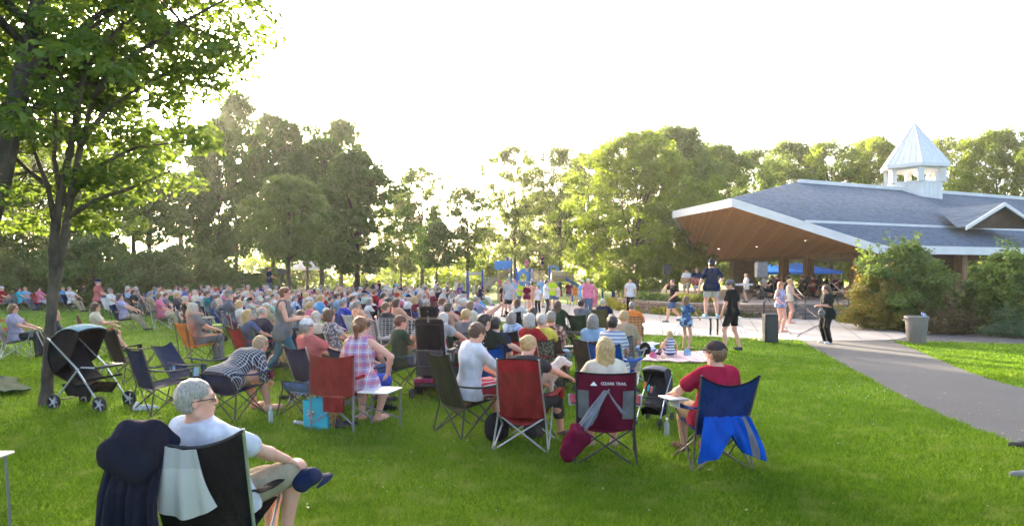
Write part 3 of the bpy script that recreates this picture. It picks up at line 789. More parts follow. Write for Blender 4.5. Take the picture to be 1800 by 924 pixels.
def tree_proto(seed, h, rad, shape, nclump, per, lsize, fork=.25, crad=.9, h0=.22, r0=None, nmain=9, flat_=.6, inner=.35):
    g = np.random.default_rng(seed); cs = crown_points(h * h0, h * .96, rad, nclump, g, shape, inner)
    rs = crad * g.uniform(.55, 1.35, nclump)
    C, N = clump_leaves(cs, rs, per, g, flat_); me = leaf_mesh('crown', C, N, lsize, g)
    m = MB(); branches(m, (0, 0), h * fork, cs, g, r0 or h * .016, nmain)
    tm = bpy.data.meshes.new('trunk'); tm.from_pydata([tuple(p) for p in m.v], [], m.f); tm.polygons.foreach_set('use_smooth', [True] * len(m.f)); tm.update()
    return me, tm
def plant_tree(pr, x, y, sc, rz, lm, bm_, label, name='tree', group=None, sz=None, cat='tree'):
    t = thing(name, label, cat, (x, y, 0), rz, group); t.scale = (sc, sc, sz or sc)
    mobj('crown', pr[0], lm, t); mobj('trunk', pr[1], bm_, t); return t
PR = dict(
    round=tree_proto(1, 12, 4.2, 'round', 330, 84, .125, .22, .72, .2),
    dense=tree_proto(2, 12, 4.4, 'oval', 420, 88, .125, .18, .74, .13),
    airy=tree_proto(3, 13, 3.6, 'vase', 210, 62, .12, .3, .62, .26, nmain=14),
    tall=tree_proto(4, 16, 3.8, 'oval', 350, 84, .14, .3, .72, .20, nmain=12),
    broad=tree_proto(5, 12, 5.4, 'round', 520, 90, .12, .16, .70, .10, nmain=12),
    small=tree_proto(6, 7, 2.4, 'round', 200, 80, .095, .38, .5, .40),
    thin=tree_proto(7, 15, 2.8, 'oval', 150, 60, .14, .42, .62, .36, nmain=9),
    shrub=tree_proto(8, 4, 2.6, 'round', 170, 84, .105, .05, .6, .04, nmain=8))
PH = dict(round=12, dense=12, airy=13, tall=16, broad=12, small=7, thin=15, shrub=4)
PW = dict(round=4.6, dense=4.8, airy=4.4, tall=4.2, broad=5.9, small=2.8, thin=3.1, shrub=3.0)
TL = [  # kind, px, top row, half width px (0 = natural), depth, leaf, label
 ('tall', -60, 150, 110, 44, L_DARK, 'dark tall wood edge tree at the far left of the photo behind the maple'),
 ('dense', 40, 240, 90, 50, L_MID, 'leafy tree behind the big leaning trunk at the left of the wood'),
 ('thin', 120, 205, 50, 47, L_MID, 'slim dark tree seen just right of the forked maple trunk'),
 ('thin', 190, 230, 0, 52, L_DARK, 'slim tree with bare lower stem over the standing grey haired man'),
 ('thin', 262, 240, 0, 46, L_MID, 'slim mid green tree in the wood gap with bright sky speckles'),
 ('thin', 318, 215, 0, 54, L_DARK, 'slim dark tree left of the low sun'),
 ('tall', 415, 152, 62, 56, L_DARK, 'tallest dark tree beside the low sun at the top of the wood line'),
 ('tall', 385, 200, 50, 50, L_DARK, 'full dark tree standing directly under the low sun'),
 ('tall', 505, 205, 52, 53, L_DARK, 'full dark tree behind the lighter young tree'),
 ('thin', 235, 225, 60, 56, L_MID, 'slender mid green tree deep in the wood right of the maple trunk'),
 ('dense', 140, 270, 70, 58, L_DARK, 'dark round tree deep in the wood just right of the maple'),
 ('thin', 352, 250, 0, 50, L_DARK, 'thin dark tree just below the low sun'),
 ('tall', 480, 190, 60, 60, L_MID, 'tall mid green tree right of the tallest one'),
 ('airy', 540, 205, 60, 62, L_DARK, 'airy topped dark tree in the middle of the wood line'),
 ('tall', 600, 200, 62, 60, L_MID, 'tall tree with sparse top rising behind the dense maple'),
 ('tall', 628, 258, 88, 44, L_DARK, 'dense rounded dark green tree standing right beside the picnic shelter'),
 ('tall', 566, 235, 66, 52, L_DARK, 'dark round tree with thick trunk in front of the picnic shelter'),
 ('small', 508, 305, 78, 37, L_MID, 'lighter green young tree in front of the wood by the cameraman'),
 ('round', 705, 330, 45, 66, L_PALE, 'hazy green tree between the dense dark tree and the open crowned tree'),
 ('airy', 742, 285, 70, 62, L_MID, 'open crowned tree standing alone with sky between its limbs'),
 ('small', 768, 385, 42, 54, L_DARK, 'small compact dark tree below the open crowned tree'),
 ('airy', 822, 320, 66, 56, L_MID, 'slender bent tree left of the playground'),
 ('airy', 905, 248, 66, 60, L_PALE, 'tall sparse pale tree rising behind the spiral slide'),
 ('round', 858, 395, 48, 70, L_YEL, 'low yellow green tree behind the spiral slide'),
 ('round', 948, 330, 55, 72, L_PALE, 'hazy pale tree filling the gap between the two tall pale trees'),
 ('airy', 985, 250, 66, 58, L_PALE, 'pale forked tree behind the tan tube of the playground'),
 ('tall', 1035, 262, 70, 66, L_PALE, 'pale tree half hidden by the big yellow green birch'),
 ('broad', 1120, 225, 128, 44, L_YEL, 'big bright yellow green birch crown beside the stage roof'),
 ('dense', 1190, 215, 90, 50, L_MID, 'tall mid green tree rising behind the big birch near the stage roof'),
 ('broad', 1262, 250, 95, 58, L_MID, 'green tree directly behind the stage roof tip'),
 ('airy', 1325, 255, 80, 66, L_MID, 'lower tree behind the front ridge of the roof'),
 ('broad', 1392, 243, 90, 70, L_MID, 'tree top above the ridge peak of the pavilion'),
 ('airy', 1462, 240, 85, 66, L_YEL, 'yellow green tree top behind the ridge left of the cupola'),
 ('broad', 1535, 236, 95, 68, L_YEL, 'bright yellow green tree top right behind the cupola'),
 ('airy', 1660, 232, 72, 74, L_PALE, 'greyer tree top right of the cupola roof'),
 ('broad', 1752, 222, 96, 58, L_YEL, 'large golden green tree at the right end of the roof'),
 ('broad', 1885, 205, 120, 54, L_YEL, 'golden green tree cut off by the right edge of the photo'),
 ('broad', 2080, 190, 130, 50, L_YEL, 'golden green tree outside the right edge of the photo'),
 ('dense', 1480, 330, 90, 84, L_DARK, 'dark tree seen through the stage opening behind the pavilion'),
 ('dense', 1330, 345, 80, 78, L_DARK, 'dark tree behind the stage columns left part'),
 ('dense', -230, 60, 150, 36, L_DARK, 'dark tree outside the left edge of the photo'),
]
for i, (k, px, ty, hw, Y, lm, lb) in enumerate(TL):
    h = CH + (HZ - ty) / F * Y; sz = h / PH[k]; sx = (hw / F * Y / PW[k]) if hw else sz
    t = plant_tree(PR[k], (px - 900) / F * Y, Y, sx, (i * 2.399) % 6.28, lm, BARK, lb, {'thin': 'slim_tree', 'small': 'young_tree'}.get(k, 'tree'), 'trees around the park', sz)
# understorey along the wood on the left
UL = ['far left behind the crossed red chairs', 'behind the maple trunk', 'right of the maple trunk', 'behind the man in a salmon polo', 'behind the grey haired man standing at the back',
      'right of the grey haired man standing at the back', 'behind the boy in a bright blue shirt', 'left of the cameraman', 'behind the cameraman', 'between cameraman and picnic shelter']
for i in range(10):
    px = 10 + i * 52; Y = 40 + (i * 7 % 5) * 1.6; sc = (.70 + .10 * (i * 5 % 4)) * (.7 if i > 6 else 1)
    plant_tree(PR['shrub'], (px - 900) / F * Y, Y, sc, i * 1.9, L_DARK if i % 3 else L_MID, BARK, 'dark bush at the wood edge ' + UL[i], 'bush', 'bushes along the wood edge', sc * 1.05, 'bush')
def far_wood():
    g = np.random.default_rng(21); cs = []; rs = []
    for X0, X1, Y, h in ((-75, -22, 84, 7), (-30, 14, 95, 9.0), (-24, 6, 76, 2.8), (12, 70, 96, 9)):
        for k in range(int((X1 - X0) * 6)):
            x = g.uniform(X0, X1); cs.append((x, Y + g.normal(0, 2.5), g.random() ** .8 * h * (.75 + .3 * math.sin(x * .45) + .12 * math.sin(x * 1.7)))); rs.append(g.uniform(.8, 1.6))
    C, N = clump_leaves(np.array(cs), np.array(rs), 34, g, .8); o = mobj('far_wood', leaf_mesh('far_wood', C, N, .26, g), L_YEL)
    tag(o, 'sunlit yellow green undergrowth and far trees beyond the meadow', 'undergrowth', kind='stuff')
far_wood()
def near_tree():
    g = np.random.default_rng(33); Y = 10.1
    def W_(px, py, y=Y): return np.array(AT(px, py, y))
    t = thing('maple_tree', 'near maple with grey forked trunk and big backlit crown filling the top left', 'tree', (W_(82, 712)[0], Y, 0), 0)
    o = np.array([t.location.x, Y, 0]); 
    def W0(px, py, dy=0): return W_(px, py, Y + dy) - o
    m = MB()
    base = [np.array([0, 0, -.1]), np.array([0, 0, .12]), W0(84, 650), W0(88, 580), W0(93, 520), W0(97, 480)]
    sd_ = SDF()
    def chain(P, r, k=.04):
        for a, b, ra, rb in zip(P, P[1:], r, r[1:]): sd_.cap(a, b, ra, rb, k)
    chain(base, [.15, .090, .076, .071, .070, .072]); sd_.cap(base[0], base[0] + (.13, .05, .0), .06, .04, .08); sd_.cap(base[0], base[0] + (-.12, -.06, 0), .06, .04, .08)
    chain([W0(96, 485), W0(94, 440), W0(97, 400), W0(107, 340), W0(122, 270), W0(135, 200), W0(150, 120), W0(160, 40)], [.072, .066, .06, .054, .048, .042, .034, .026])
    chain([W0(99, 490), W0(108, 440), W0(117, 395), W0(124, 345, .1), W0(143, 250, .2), W0(165, 170, .3), W0(205, 90, .4)], [.064, .056, .052, .048, .040, .034, .026])
    V_, Q_ = sd_.mesh(.016, .004, 22); mobj('trunk', np_mesh('trunk', V_, Q_), BARKG, t)
    L_ = [([97, 400], [85, 330], [62, 270], [40, 200]), ([120, 380], [170, 350], [230, 330], [300, 300]), ([140, 255], [185, 195], [250, 150], [330, 110]),
          ([135, 200], [110, 140], [80, 80], [60, 0]), ([124, 345], [175, 290], [235, 260], [310, 250]), ([107, 340], [95, 280], [98, 210], [100, 140]), ([150, 120], [200, 60], [260, 10], [330, -60]), ([88, 330], [50, 300], [0, 250], [-60, 200]), ([165, 170], [230, 100], [320, 40], [430, -20])]
    ends = []
    for i, l in enumerate(L_):
        dy = g.uniform(-1.2, 1.2); pts = [W0(p[0], p[1], dy * k / 3) for k, p in enumerate(l)]; m.tube(pts, [.045, .034, .024, .010], 7); ends += pts[1:]
    # crown clumps
    cs = []
    c0 = np.array([-7.6, 10.6, 6.1]) - o
    while len(cs) < 760:
        p = g.normal(0, 1, 3); p /= np.linalg.norm(p); r = .25 + .75 * g.random() ** .5
        lump = 1 + .12 * math.sin(5 * p[0] + 3 * p[2] * 2 + 1) + .12 * math.sin(9 * p[1] + 7 * p[0]) + .08 * math.sin(13 * p[2] + 5 * p[0])
        q = c0 + p * np.array([5.1, 3.1, 4.0]) * r * lump
        if q[2] < 2.75 or q[2] > 8.6: continue
        w_ = q + o
        if w_[0] / w_[1] > np.interp(w_[2] / w_[1], [.27, .32, .43, .60, .80], [-.475, -.45, -.42, -.335, -.27]): continue
        cs.append(q)
    cs = np.array(cs); rs = g.uniform(.26, .50, len(cs))
    C, N = clump_leaves(cs, rs, 84, g, .45, .25)
    E = np.array(ends)
    for c in cs[::3]:
        k = np.argmin(((E - c) ** 2).sum(1)); s = E[k]; d = np.linalg.norm(s - c)
        if d < 2.2: m.tube([s, (s + c) / 2 + g.normal(0, .05, 3), c], [.013, .009, .004], 5, False)
    me = leaf_mesh('crown', C, N, .054, g, .50); mobj('crown', me, L_NEAR, t); m.build('limbs', BARKG, t, sharp=False)
    # second, bigger tree with a leaning dark trunk
    t = thing('tree', 'old tree at the far left with thick dark leaning trunk rising behind the maple', 'tree', (-7.75, 9.4, 0)); o = np.array([-7.75, 9.4, 0])
    def W1(px, py): return W_(px, py, 9.4) - o
    m = MB(); m.tube([(0, 0, -.1), W1(-62, 520), W1(-35, 420), W1(-5, 330), W1(18, 230), W1(40, 130), W1(66, 10), W1(90, -80)], [.24, .18, .16, .15, .135, .12, .10, .08], 12)
    for i in range(10):
        a = W1(20 + i * 7, 280 - i * 38); e = a + np.array([g.uniform(-2.5, 2.5), g.uniform(-2, 2), g.uniform(.6, 2)]); m.tube([a, (a + e) / 2 + (0, 0, .2), e], [.06, .04, .012], 6)
    cs = crown_points(4.6, 10.5, 3.2, 260, g, 'oval'); cs[:, 0] -= .2; cs[:, 1] += 1.6; rs = g.uniform(.35, .65, len(cs)); C, N = clump_leaves(cs, rs, 52, g, .5)
    mobj('crown', leaf_mesh('crown', C, N, .075, g), L_NEAR, t); m.build('trunk', BARK, t, sharp=False)
near_tree()
# ------------------------------------------------------------------ pavilion with band shell roof
def shingle():
    m, nt, b, L = newmat('blue_shingle')
    tc = nd(nt, 'ShaderNodeTexCoord'); mp = nd(nt, 'ShaderNodeMapping'); mp.inputs['Rotation'].default_value = (0, 0, R(-24)); L.new(tc.outputs['Object'], mp.inputs[0])
    sp = nd(nt, 'ShaderNodeSeparateXYZ'); L.new(mp.outputs[0], sp.inputs[0])
    row = mth(nt, 'MULTIPLY', sp.outputs[2], 18.); fr = mth(nt, 'FRACT', row)
    vx = nd(nt, 'ShaderNodeTexVoronoi'); mp2 = nd(nt, 'ShaderNodeMapping'); mp2.inputs['Scale'].default_value = (5, 1.5, 18); L.new(mp.outputs[0], mp2.inputs[0]); L.new(mp2.outputs[0], vx.inputs[0]); vx.inputs['Scale'].default_value = 1.
    bw = nd(nt, 'ShaderNodeSeparateColor'); L.new(vx.outputs['Color'], bw.inputs[0])
    c = mixrgb(nt, bw.outputs[0], (.050, .085, .125), (.115, .165, .225)); c = mixrgb(nt, ramp(nt, noise(nt, .8, 4), .3, .7, 0, .35), c, (.13, .17, .20))
    c = mixrgb(nt, ramp(nt, fr, .0, .22, .55, 0), c, (.03, .04, .06))
    L.new(c, b.inputs['Base Color']); b.inputs['Roughness'].default_value = .95; bump(nt, fr, b, .5, .02); return m
SH = shingle()
WH = mat('white_trim', (.74, .73, .71), .6, .05, 2)
def board(name, c1, c2, freq=8., rot=0., k=0):
    m, nt, b, L = newmat(name)
    tc = nd(nt, 'ShaderNodeTexCoord'); mp = nd(nt, 'ShaderNodeMapping'); mp.inputs['Rotation'].default_value = (0, 0, rot); L.new(tc.outputs['Object'], mp.inputs[0])
    sp = nd(nt, 'ShaderNodeSeparateXYZ'); L.new(mp.outputs[0], sp.inputs[0]); x = mth(nt, 'MULTIPLY', sp.outputs[k], freq); fl = mth(nt, 'FLOOR', x)
    wn = nd(nt, 'ShaderNodeTexWhiteNoise'); wn.noise_dimensions = '1D'; L.new(fl, wn.inputs['W'])
    c = mixrgb(nt, wn.outputs[0], c1, c2); c = mixrgb(nt, ramp(nt, noise(nt, 3, 6, sc=(1, 1, 4)), .35, .7, 0, .4), c, tuple(q * .55 for q in c1))
    g = mth(nt, 'LESS_THAN', mth(nt, 'FRACT', x), .07); c = mixrgb(nt, g, c, tuple(q * .25 for q in c1))
    L.new(c, b.inputs['Base Color']); b.inputs['Roughness'].default_value = .6; return m
SOF = board('soffit_boards', (.58, .215, .035), (.72, .29, .06), 7., R(12))
WOODC = mat('timber_column', (.22, .11, .045), .7, .3, 3, .4, 20, sc=(4, 4, .4))
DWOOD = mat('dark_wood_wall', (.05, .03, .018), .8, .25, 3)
L3 = (9.35, 39.5, 5.5); R3 = (10.6, 32.8, 5.5); P3 = (16.7, 40, 7.32); Q3 = (37, 49.4, 7.32); M1 = (13.75, 32.05, 4.42); M2 = (31.6, 39.6, 4.42)
C3 = (16.75, 31.2, 3.2); E3 = (36, 38.7, 3.2); B3 = (15, 55, 3.25); QB = (36, 60, 3.3)
def lerp(a, b, t): return tuple(a[i] + (b[i] - a[i]) * t for i in range(3))
def pavilion():
    t = thing('pavilion', 'large park pavilion with blue shingle roof, white fascia and wooden band shell ceiling', 'pavilion', (0, 0, 0))
    m = MB(); m.add([P3, R3, M1, M2, Q3, L3, B3, QB], [(1, 2, 0), (0, 2, 3), (0, 3, 4), (5, 1, 0), (6, 5, 0), (6, 0, 4, 7)])
    D = lambda p, d: (p[0], p[1], p[2] - d)
    lo1 = D(lerp(M1, C3, .06), .02); lo2 = D(lerp(M2, E3, .06), .02); m.add([lo1, C3, E3, lo2], [(0, 1, 2, 3)])
    m.build('roof', SH, t)
    # fascia boards: vertical bands hanging from edges, with thickness inwards
    f = MB()
    def band(a, b, h, off=(0, 0, 0), th=.07, up_=.05, inn=(0, 0)):
        a = Vector(a); b = Vector(b); d = (b - a); n = Vector((d.y, -d.x, 0)).normalized() * th
        A = [a + Vector((0, 0, up_)), b + Vector((0, 0, up_)), b + Vector((0, 0, -h)), a + Vector((0, 0, -h))]; Bk = [p + n for p in A]
        f.add(A + Bk, [(3, 2, 1, 0), (4, 5, 6, 7), (0, 1, 5, 4), (1, 2, 6, 5), (2, 3, 7, 6), (3, 0, 4, 7)])
    band(L3, R3, .36); band(R3, C3, .36); band(C3, E3, .34); band(B3, L3, .30)
    band(M1, M2, .16, th=.10, up_=.03); band(P3, Q3, .09, th=.25, up_=.12)
    f.build('fascia', WH, t)
    # ceiling boards of the band shell: L,R,C and the beam line back
    m = MB(); dz = .30; BB = (15, 54, 3.0)
    Ls, Rs, Cs = D(lerp(L3, P3, .02), dz), D(lerp(R3, P3, .02), dz), D(C3, .22)
    m.add([Ls, Rs, Cs, (18.2, 35.5, 3.02), BB], [(0, 1, 4), (1, 3, 4), (1, 2, 3)])
    m.build('ceiling', SOF, t)
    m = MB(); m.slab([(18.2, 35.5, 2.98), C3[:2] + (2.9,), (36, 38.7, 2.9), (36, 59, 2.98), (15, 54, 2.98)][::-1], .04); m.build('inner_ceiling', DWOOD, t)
    # beam
    m = MB(); a = Vector((15.0, 54.6, 2.95)); b = Vector((18.3, 34.7, 2.95)); d = (b - a); m.box((a + b) / 2, (.26, d.length, .32), rz=-math.atan2(d.x, d.y)); m.build('beam', WOODC, t)
    cols = [(.34, 0), (.60, 1), (.73, 1), (.955, 2)]
    for tt, kind in cols:
        x, y = 15 + 3.3 * tt, 54.6 - 19.9 * tt
        m = MB()
        if kind == 0: m.box((x, y, .61 + 1.1), (1.5, .8, 2.2)); m.build('pier', STONE, t)
        elif kind == 1: m.box((x, y, .61 + 1.1), (.42, .5, 2.2), rz=R(8)); m.build('column', WOODC, t)
        else:
            m.box((x - .28, y, .61 + 1.1), (.38, .4, 2.2)); m.box((x + .3, y + .25, .61 + 1.1), (.42, .4, 2.2)); m.build('column', WOODC, t)
    for x, y in ((22.5, 34.2), (27, 36), (31, 37.6)):
        m = MB(); m.box((x, y, 1.75), (.4, .4, 2.3), rz=R(22)); m.build('column', WOODC, t)
    # dark rear walls of the enclosed right half
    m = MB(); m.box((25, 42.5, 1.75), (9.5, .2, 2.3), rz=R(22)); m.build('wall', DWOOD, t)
    # small gable on the lower slope
    Y = 34.6; ap, fl_, fr_ = Vector(AT(1765, 357, Y)), Vector(AT(1697, 399, Y - .6)), Vector(AT(1833, 402, Y + .6)); back = Vector((-1.0, 2.6, 0)); 
    m = MB(); up1 = Vector((0, 0, .02)); m.add([ap + up1, fl_ + up1, fr_ + up1, ap + back * 1.3 + up1, fl_ + back * .15, fr_ + back * .15], [(0, 3, 4, 1), (0, 2, 5, 3)]); m.build('gable_roof', SH, t)
    f = MB(); band(fl_, ap, .14, th=.08); band(ap, fr_, .14, th=.08); f.build('gable_trim', WH, t)
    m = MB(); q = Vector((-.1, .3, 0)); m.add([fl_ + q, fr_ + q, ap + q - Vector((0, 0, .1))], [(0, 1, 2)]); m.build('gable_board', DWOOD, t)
    # lamps in the ceiling
    LM, nt, b, L = newmat('lit_lamp'); b.inputs['Emission Color'].default_value = (1, .85, .6, 1); b.inputs['Emission Strength'].default_value = 1.0
    pl = [Vector(Ls), Vector(Rs), Vector(BB)]; n = (pl[1] - pl[0]).cross(pl[2] - pl[0]); 
    for px, py in ((1264, 437), (1331, 433), (1417, 422)):
        d = Vector(((px - 900) / F, 1, (HZ - py) / F)); o = Vector((0, 0, CH)); k = (pl[0] - o).dot(n) / d.dot(n); p = o + d * k
        m = MB(); m.lathe([(.02, .03), (.085, .03), (.085, -.02), (.0, -.025)], p, 14); m.build('downlight', LM, t)
    # cupola
    cx, cy = 26.1, 44.3
    c = MB(); n = 6; a0 = R(12)
    def ring(r, z): return [(cx + r * math.cos(a0 + k * math.pi / 3), cy + r * math.sin(a0 + k * math.pi / 3), z) for k in range(n)]
    r = 1.62
    A = ring(r, 5.6); B = ring(r, 7.75); c.add(A + B, [(k, (k + 1) % n, n + (k + 1) % n, n + k) for k in range(n)])
    for k in range(n):                           # corner posts and battens
        p = Vector(B[k]); q = Vector(B[(k + 1) % n]); c.box((p.x, p.y, 8.2), (.34, .34, .95), rz=a0 + k * math.pi / 3)
        for s_ in (.2, .4, .6, .8):
            w = p.lerp(q, s_); c.box((w.x, w.y, 6.7), (.05, .05, 2.12), rz=a0 + (k + .5) * math.pi / 3)
    c.prism([x[:2] for x in ring(r + .03, 0)], 7.72, 7.80); c.prism([x[:2] for x in ring(r + .03, 0)], 8.55, 8.72)
    c.build('cupola_wall', WH, t)
    c = MB(); E = ring(2.05, 8.66); ap = (cx, cy, 11.75); E2 = ring(2.05, 8.86); c.add(E2 + [ap], [(k, (k + 1) % n, n) for k in range(n)]); c.add(E + E2, [(k, (k + 1) % n, n + (k + 1) % n, n + k) for k in range(n)] + [(5, 4, 3, 2, 1, 0)])
    for k in range(n):
        p, q = Vector(E2[k]), Vector(E2[(k + 1) % n]); c.tube([p, ap], [.045, .03], 6)
        for s_ in (.2, .4, .6, .8):
            w = p.lerp(q, s_); e_ = w.lerp(Vector(ap), .93 if s_ in (.4, .6) else .85); c.tube([w, e_], .022, 5)
    c.build('cupola_roof', mat('white_metal_roof', (.66, .68, .68), .45, .05), t)
    c = MB(); c.lathe([(.0, 8.5), (.12, 8.45), (.16, 8.25), (.08, 8.2), (0, 8.2)], (cx - .1, cy - .4, 0), 12); c.build('lamp', LM, t)
def block(name, c1, c2, mor, sx=3.2, sz=6.5):
    m, nt, b, L = newmat(name)
    tc = nd(nt, 'ShaderNodeTexCoord'); s = nd(nt, 'ShaderNodeSeparateXYZ'); L.new(tc.outputs['Object'], s.inputs[0]); cb = nd(nt, 'ShaderNodeCombineXYZ')
    L.new(mth(nt, 'ADD', s.outputs[0], mth(nt, 'MULTIPLY', s.outputs[1], .6)), cb.inputs[0]); L.new(s.outputs[2], cb.inputs[1])
    br = nd(nt, 'ShaderNodeTexBrick'); L.new(cb.outputs[0], br.inputs[0]); br.inputs['Color1'].default_value = (*c1, 1); br.inputs['Color2'].default_value = (*c2, 1); br.inputs['Mortar'].default_value = (*mor, 1)
    br.inputs['Scale'].default_value = 1; br.inputs['Brick Width'].default_value = .40; br.inputs['Row Height'].default_value = .155; br.inputs['Mortar Size'].default_value = .012; br.inputs['Mortar Smooth'].default_value = .3
    c = mixrgb(nt, ramp(nt, noise(nt, 14, 5), .35, .7, 0, .45), br.outputs[0], tuple(x * .55 for x in c1)); L.new(c, b.inputs['Base Color']); b.inputs['Roughness'].default_value = .95
    h = mth(nt, 'ADD', mth(nt, 'MULTIPLY', br.outputs['Fac'], -1.5), noise(nt, 16, 5)); bump(nt, h, b, .8, .03); return m
STONE = block('split_block', (.33, .22, .15), (.25, .17, .12), (.08, .06, .05))
pavilion()
STAGE = [(8.2, 47), (5.9, 37.5), (6.3, 33.8), (7.6, 31.7), (9.6, 30.3), (12.15, 29.55)]
def stage():
    t = thing('stage_platform', 'raised stage floor edged by a curved low wall of tan split blocks', 'platform', (9, 31, 0)); o = Vector((9, 31))
    pts = [(x - o.x, y - o.y) for x, y in smooth_line(STAGE, 4) + [(12.15, 30.7), (14.15, 30.7), (14.15, 29.6), (16.5, 30), (20, 31.6), (34, 37), (38, 60), (14, 60)]]
    m = MB(); m.prism(pts, 0, .60); m.build('floor', mat('stage_concrete', (.36, .31, .26), .85, .15, 3), t)
    wl = [(x - o.x, y - o.y) for x, y in smooth_line(STAGE, 8)]
    m = MB(); g = rnd
    for row in range(4):                       # real, slightly jittered split-face blocks
        acc = 0; pts3 = [Vector((*p, 0)) for p in wl]; d = .2 if row % 2 else 0
        tot = [0]; 
        for a, b in zip(pts3, pts3[1:]): tot.append(tot[-1] + (b - a).length)
        while d < tot[-1] - .3:
            k = max(i for i in range(len(tot)) if tot[i] <= d); k = min(k, len(pts3) - 2); u = (d - tot[k]) / (tot[k + 1] - tot[k]); p = pts3[k].lerp(pts3[k + 1], u); dr = (pts3[k + 1] - pts3[k]).normalized(); nv = Vector((dr.y, -dr.x, 0))
            if nv.y > 0 and nv.x > 0: nv = -nv
            w = .385; c = p + dr * w / 2 + nv * (.03 + g.uniform(-.012, .012)); m.box((c.x, c.y, .075 + row * .148), (w, .22, .143), rz=math.atan2(dr.y, dr.x) + g.uniform(-.02, .02)); d += .40
    m.build('retaining_wall', STONE, t)
    m = MB()
    a = [(x - o.x, y - o.y) for x, y in [(14.2, 29.55), (15.2, 29.5), (17.5, 30.2), (20.5, 31.5)]]
    for p, q in zip(a, a[1:]):
        mid = ((p[0] + q[0]) / 2, (p[1] + q[1]) / 2, .31); m.box(mid, (math.dist(p, q), .25, .60), rz=math.atan2(q[1] - p[1], q[0] - p[0]))
    m.build('retaining_wall', STONE, t)
    st = thing('steps', 'four concrete steps with dark risers leading up to the stage', 'steps', (13.15, 29, 0))
    for k in range(4):
        m = MB(); m.box((0, 1.7 - (3 - k) * .17 - .0 - k * .0 + (k * .17), .075 + .0), (.1, .1, .01)); m = MB()
        y0 = -.35 + k * .34; m.box((0, (y0 + 1.68) / 2, .075 + k * .15), (1.96, 1.68 - y0, .146)); m.build('step', mat('step_grey', (.20, .175, .155), .9, .15, 4), st)
    for i, x in enumerate((12.25, 14.05)):
        h = thing('handrail', ('black metal handrail on the left of the stage steps', 'black metal handrail on the right of the stage steps')[i], 'handrail', (x, 29, 0), group='handrails of the stage steps')
        m = MB(); m.tube([(0, -.5, 0), (0, -.5, .85), (0, -.42, .95), (0, 1.0, 1.55), (0, 1.35, 1.58), (0, 1.42, 1.5), (0, 1.42, .6)], .024, 8); m.build('rail', BLKT, h)
        m = MB(); m.tube([(0, -.5, .45), (0, 1.42, 1.05)], .014, 6); m.tube([(0, .45, .3), (0, .45, 1.3)], .018, 6); m.build('post', BLKT, h)
stage()
# planting round the stage
def cover(name, poly, n, h, ls, lm, label, cat, seed, z=0., wav=.3):
    g = np.random.default_rng(seed); P = np.array(poly); lo, hi = P.min(0), P.max(0); f = pip(poly); cs = []
    while len(cs) < n:
        q = lo + g.random(2) * (hi - lo)
        if f(q[:1], q[1:])[0]: cs.append((q[0], q[1], z + h * (.35 + .5 * g.random()) * (1 + wav * math.sin(q[0] * 3 + q[1] * 2))))
    C, N = clump_leaves(np.array(cs), g.uniform(.16, .3, n), 42, g, .7); C[:, 2] = np.maximum(C[:, 2], z + .02)
    return tag(mobj(name, leaf_mesh(name, C, N, ls, g), lm), label, cat, kind='stuff')
FLW = leafmat('leaf_daylily', (.24, .28, .03), (.50, .42, .04), .35, (.5, .45, .05))
cover('flower_bed', [G(1062, 541), G(1100, 547.5), G(1185, 555), G(1238, 556), (7.9, 31.5), (6.4, 33.4), (5.8, 37), G(1070, 536)], 330, .42, .075, FLW, 'bright yellow green flowering plants along the walk in front of the block wall', 'flower bed', 3)
cover('groundcover', [(8, 31.3), G(1240, 556), G(1345, 558), (11.2, 29.7), (9.6, 30.1)], 90, .28, .05, L_MID, 'low grey green plants at the foot of the block wall under the raised stage', 'ground cover', 4)
cover('groundcover', [(5.9, 37.5), (6.4, 34.2), (8, 32.2), (9.3, 31.2), (9.5, 33), (7.8, 36), (7.6, 40)], 200, .30, .06, L_MID, 'green plants growing on top of the block wall left of the band', 'ground cover', 6, .58)
cover('yellow_flowers', [(7.6, 32.3), (9.2, 31.2), (9.4, 32), (7.9, 33.2)], 34, .3, .06, FLW, 'yellow flowers on top of the block wall behind the tall man on the bench', 'flowers', 8, .58)
cover('groundcover', [G(1500, 566), G(1560, 575), G(1600, 583), (13, 27.5), (15, 28)], 60, .25, .05, L_DARK, 'low plants between the stage wall and the red tinted bush', 'ground cover', 9, 0)
def bush(px, ty, by, wpx, lm, label, seed, ls=.06, per=90, name='bush', nc=260, shape='round'):
    g = np.random.default_rng(seed); x, y = G(px, by); y += wpx / F * y * .45; x = (px - 900) / F * y; h = CH + (HZ - ty) / F * y; rad = wpx / F * y / 2
    cs = crown_points(.15, h * .9, rad, nc, g, shape, .4); cs[:, 2] = np.clip(cs[:, 2], .12, None); C, N = clump_leaves(cs, g.uniform(.16, .42, nc), per, g, .7)
    sh = g.integers(0, nc, 60); E = []                # loose shoots breaking the outline
    for i in sh:
        c = cs[i]
        if c[2] < h * .45: continue
        d = np.array([c[0] * .25, c[1] * .25, .45 + .3 * g.random()]); k = 26; u = g.random(k)[:, None]; E.append(c + d * u * 1.1 + g.normal(0, .05, (k, 3)))
    if E: E = np.concatenate(E); C = np.concatenate([C, E]); N = np.concatenate([N, np.tile([0, 0, 1.], (len(E), 1))])
    C = C[C[:, 2] > .02]; N = N[:len(C)]
    t = thing(name, label, 'bush', (x, y, 0)); mobj('foliage', leaf_mesh('foliage', C, N, ls, g), lm, t)
    m = MB()
    for k in range(14):
        e = cs[g.integers(0, nc)]; m.tube([(g.normal(0, .1), g.normal(0, .1), 0), e * .5 + (0, 0, .1), e], [.025, .018, .006], 5)
    m.build('stems', BARK, t)
bush(1594, 421, 582, 142, L_BUSH, 'large green bush in front of the pavilion eave left of the other green bush', 41, nc=330)
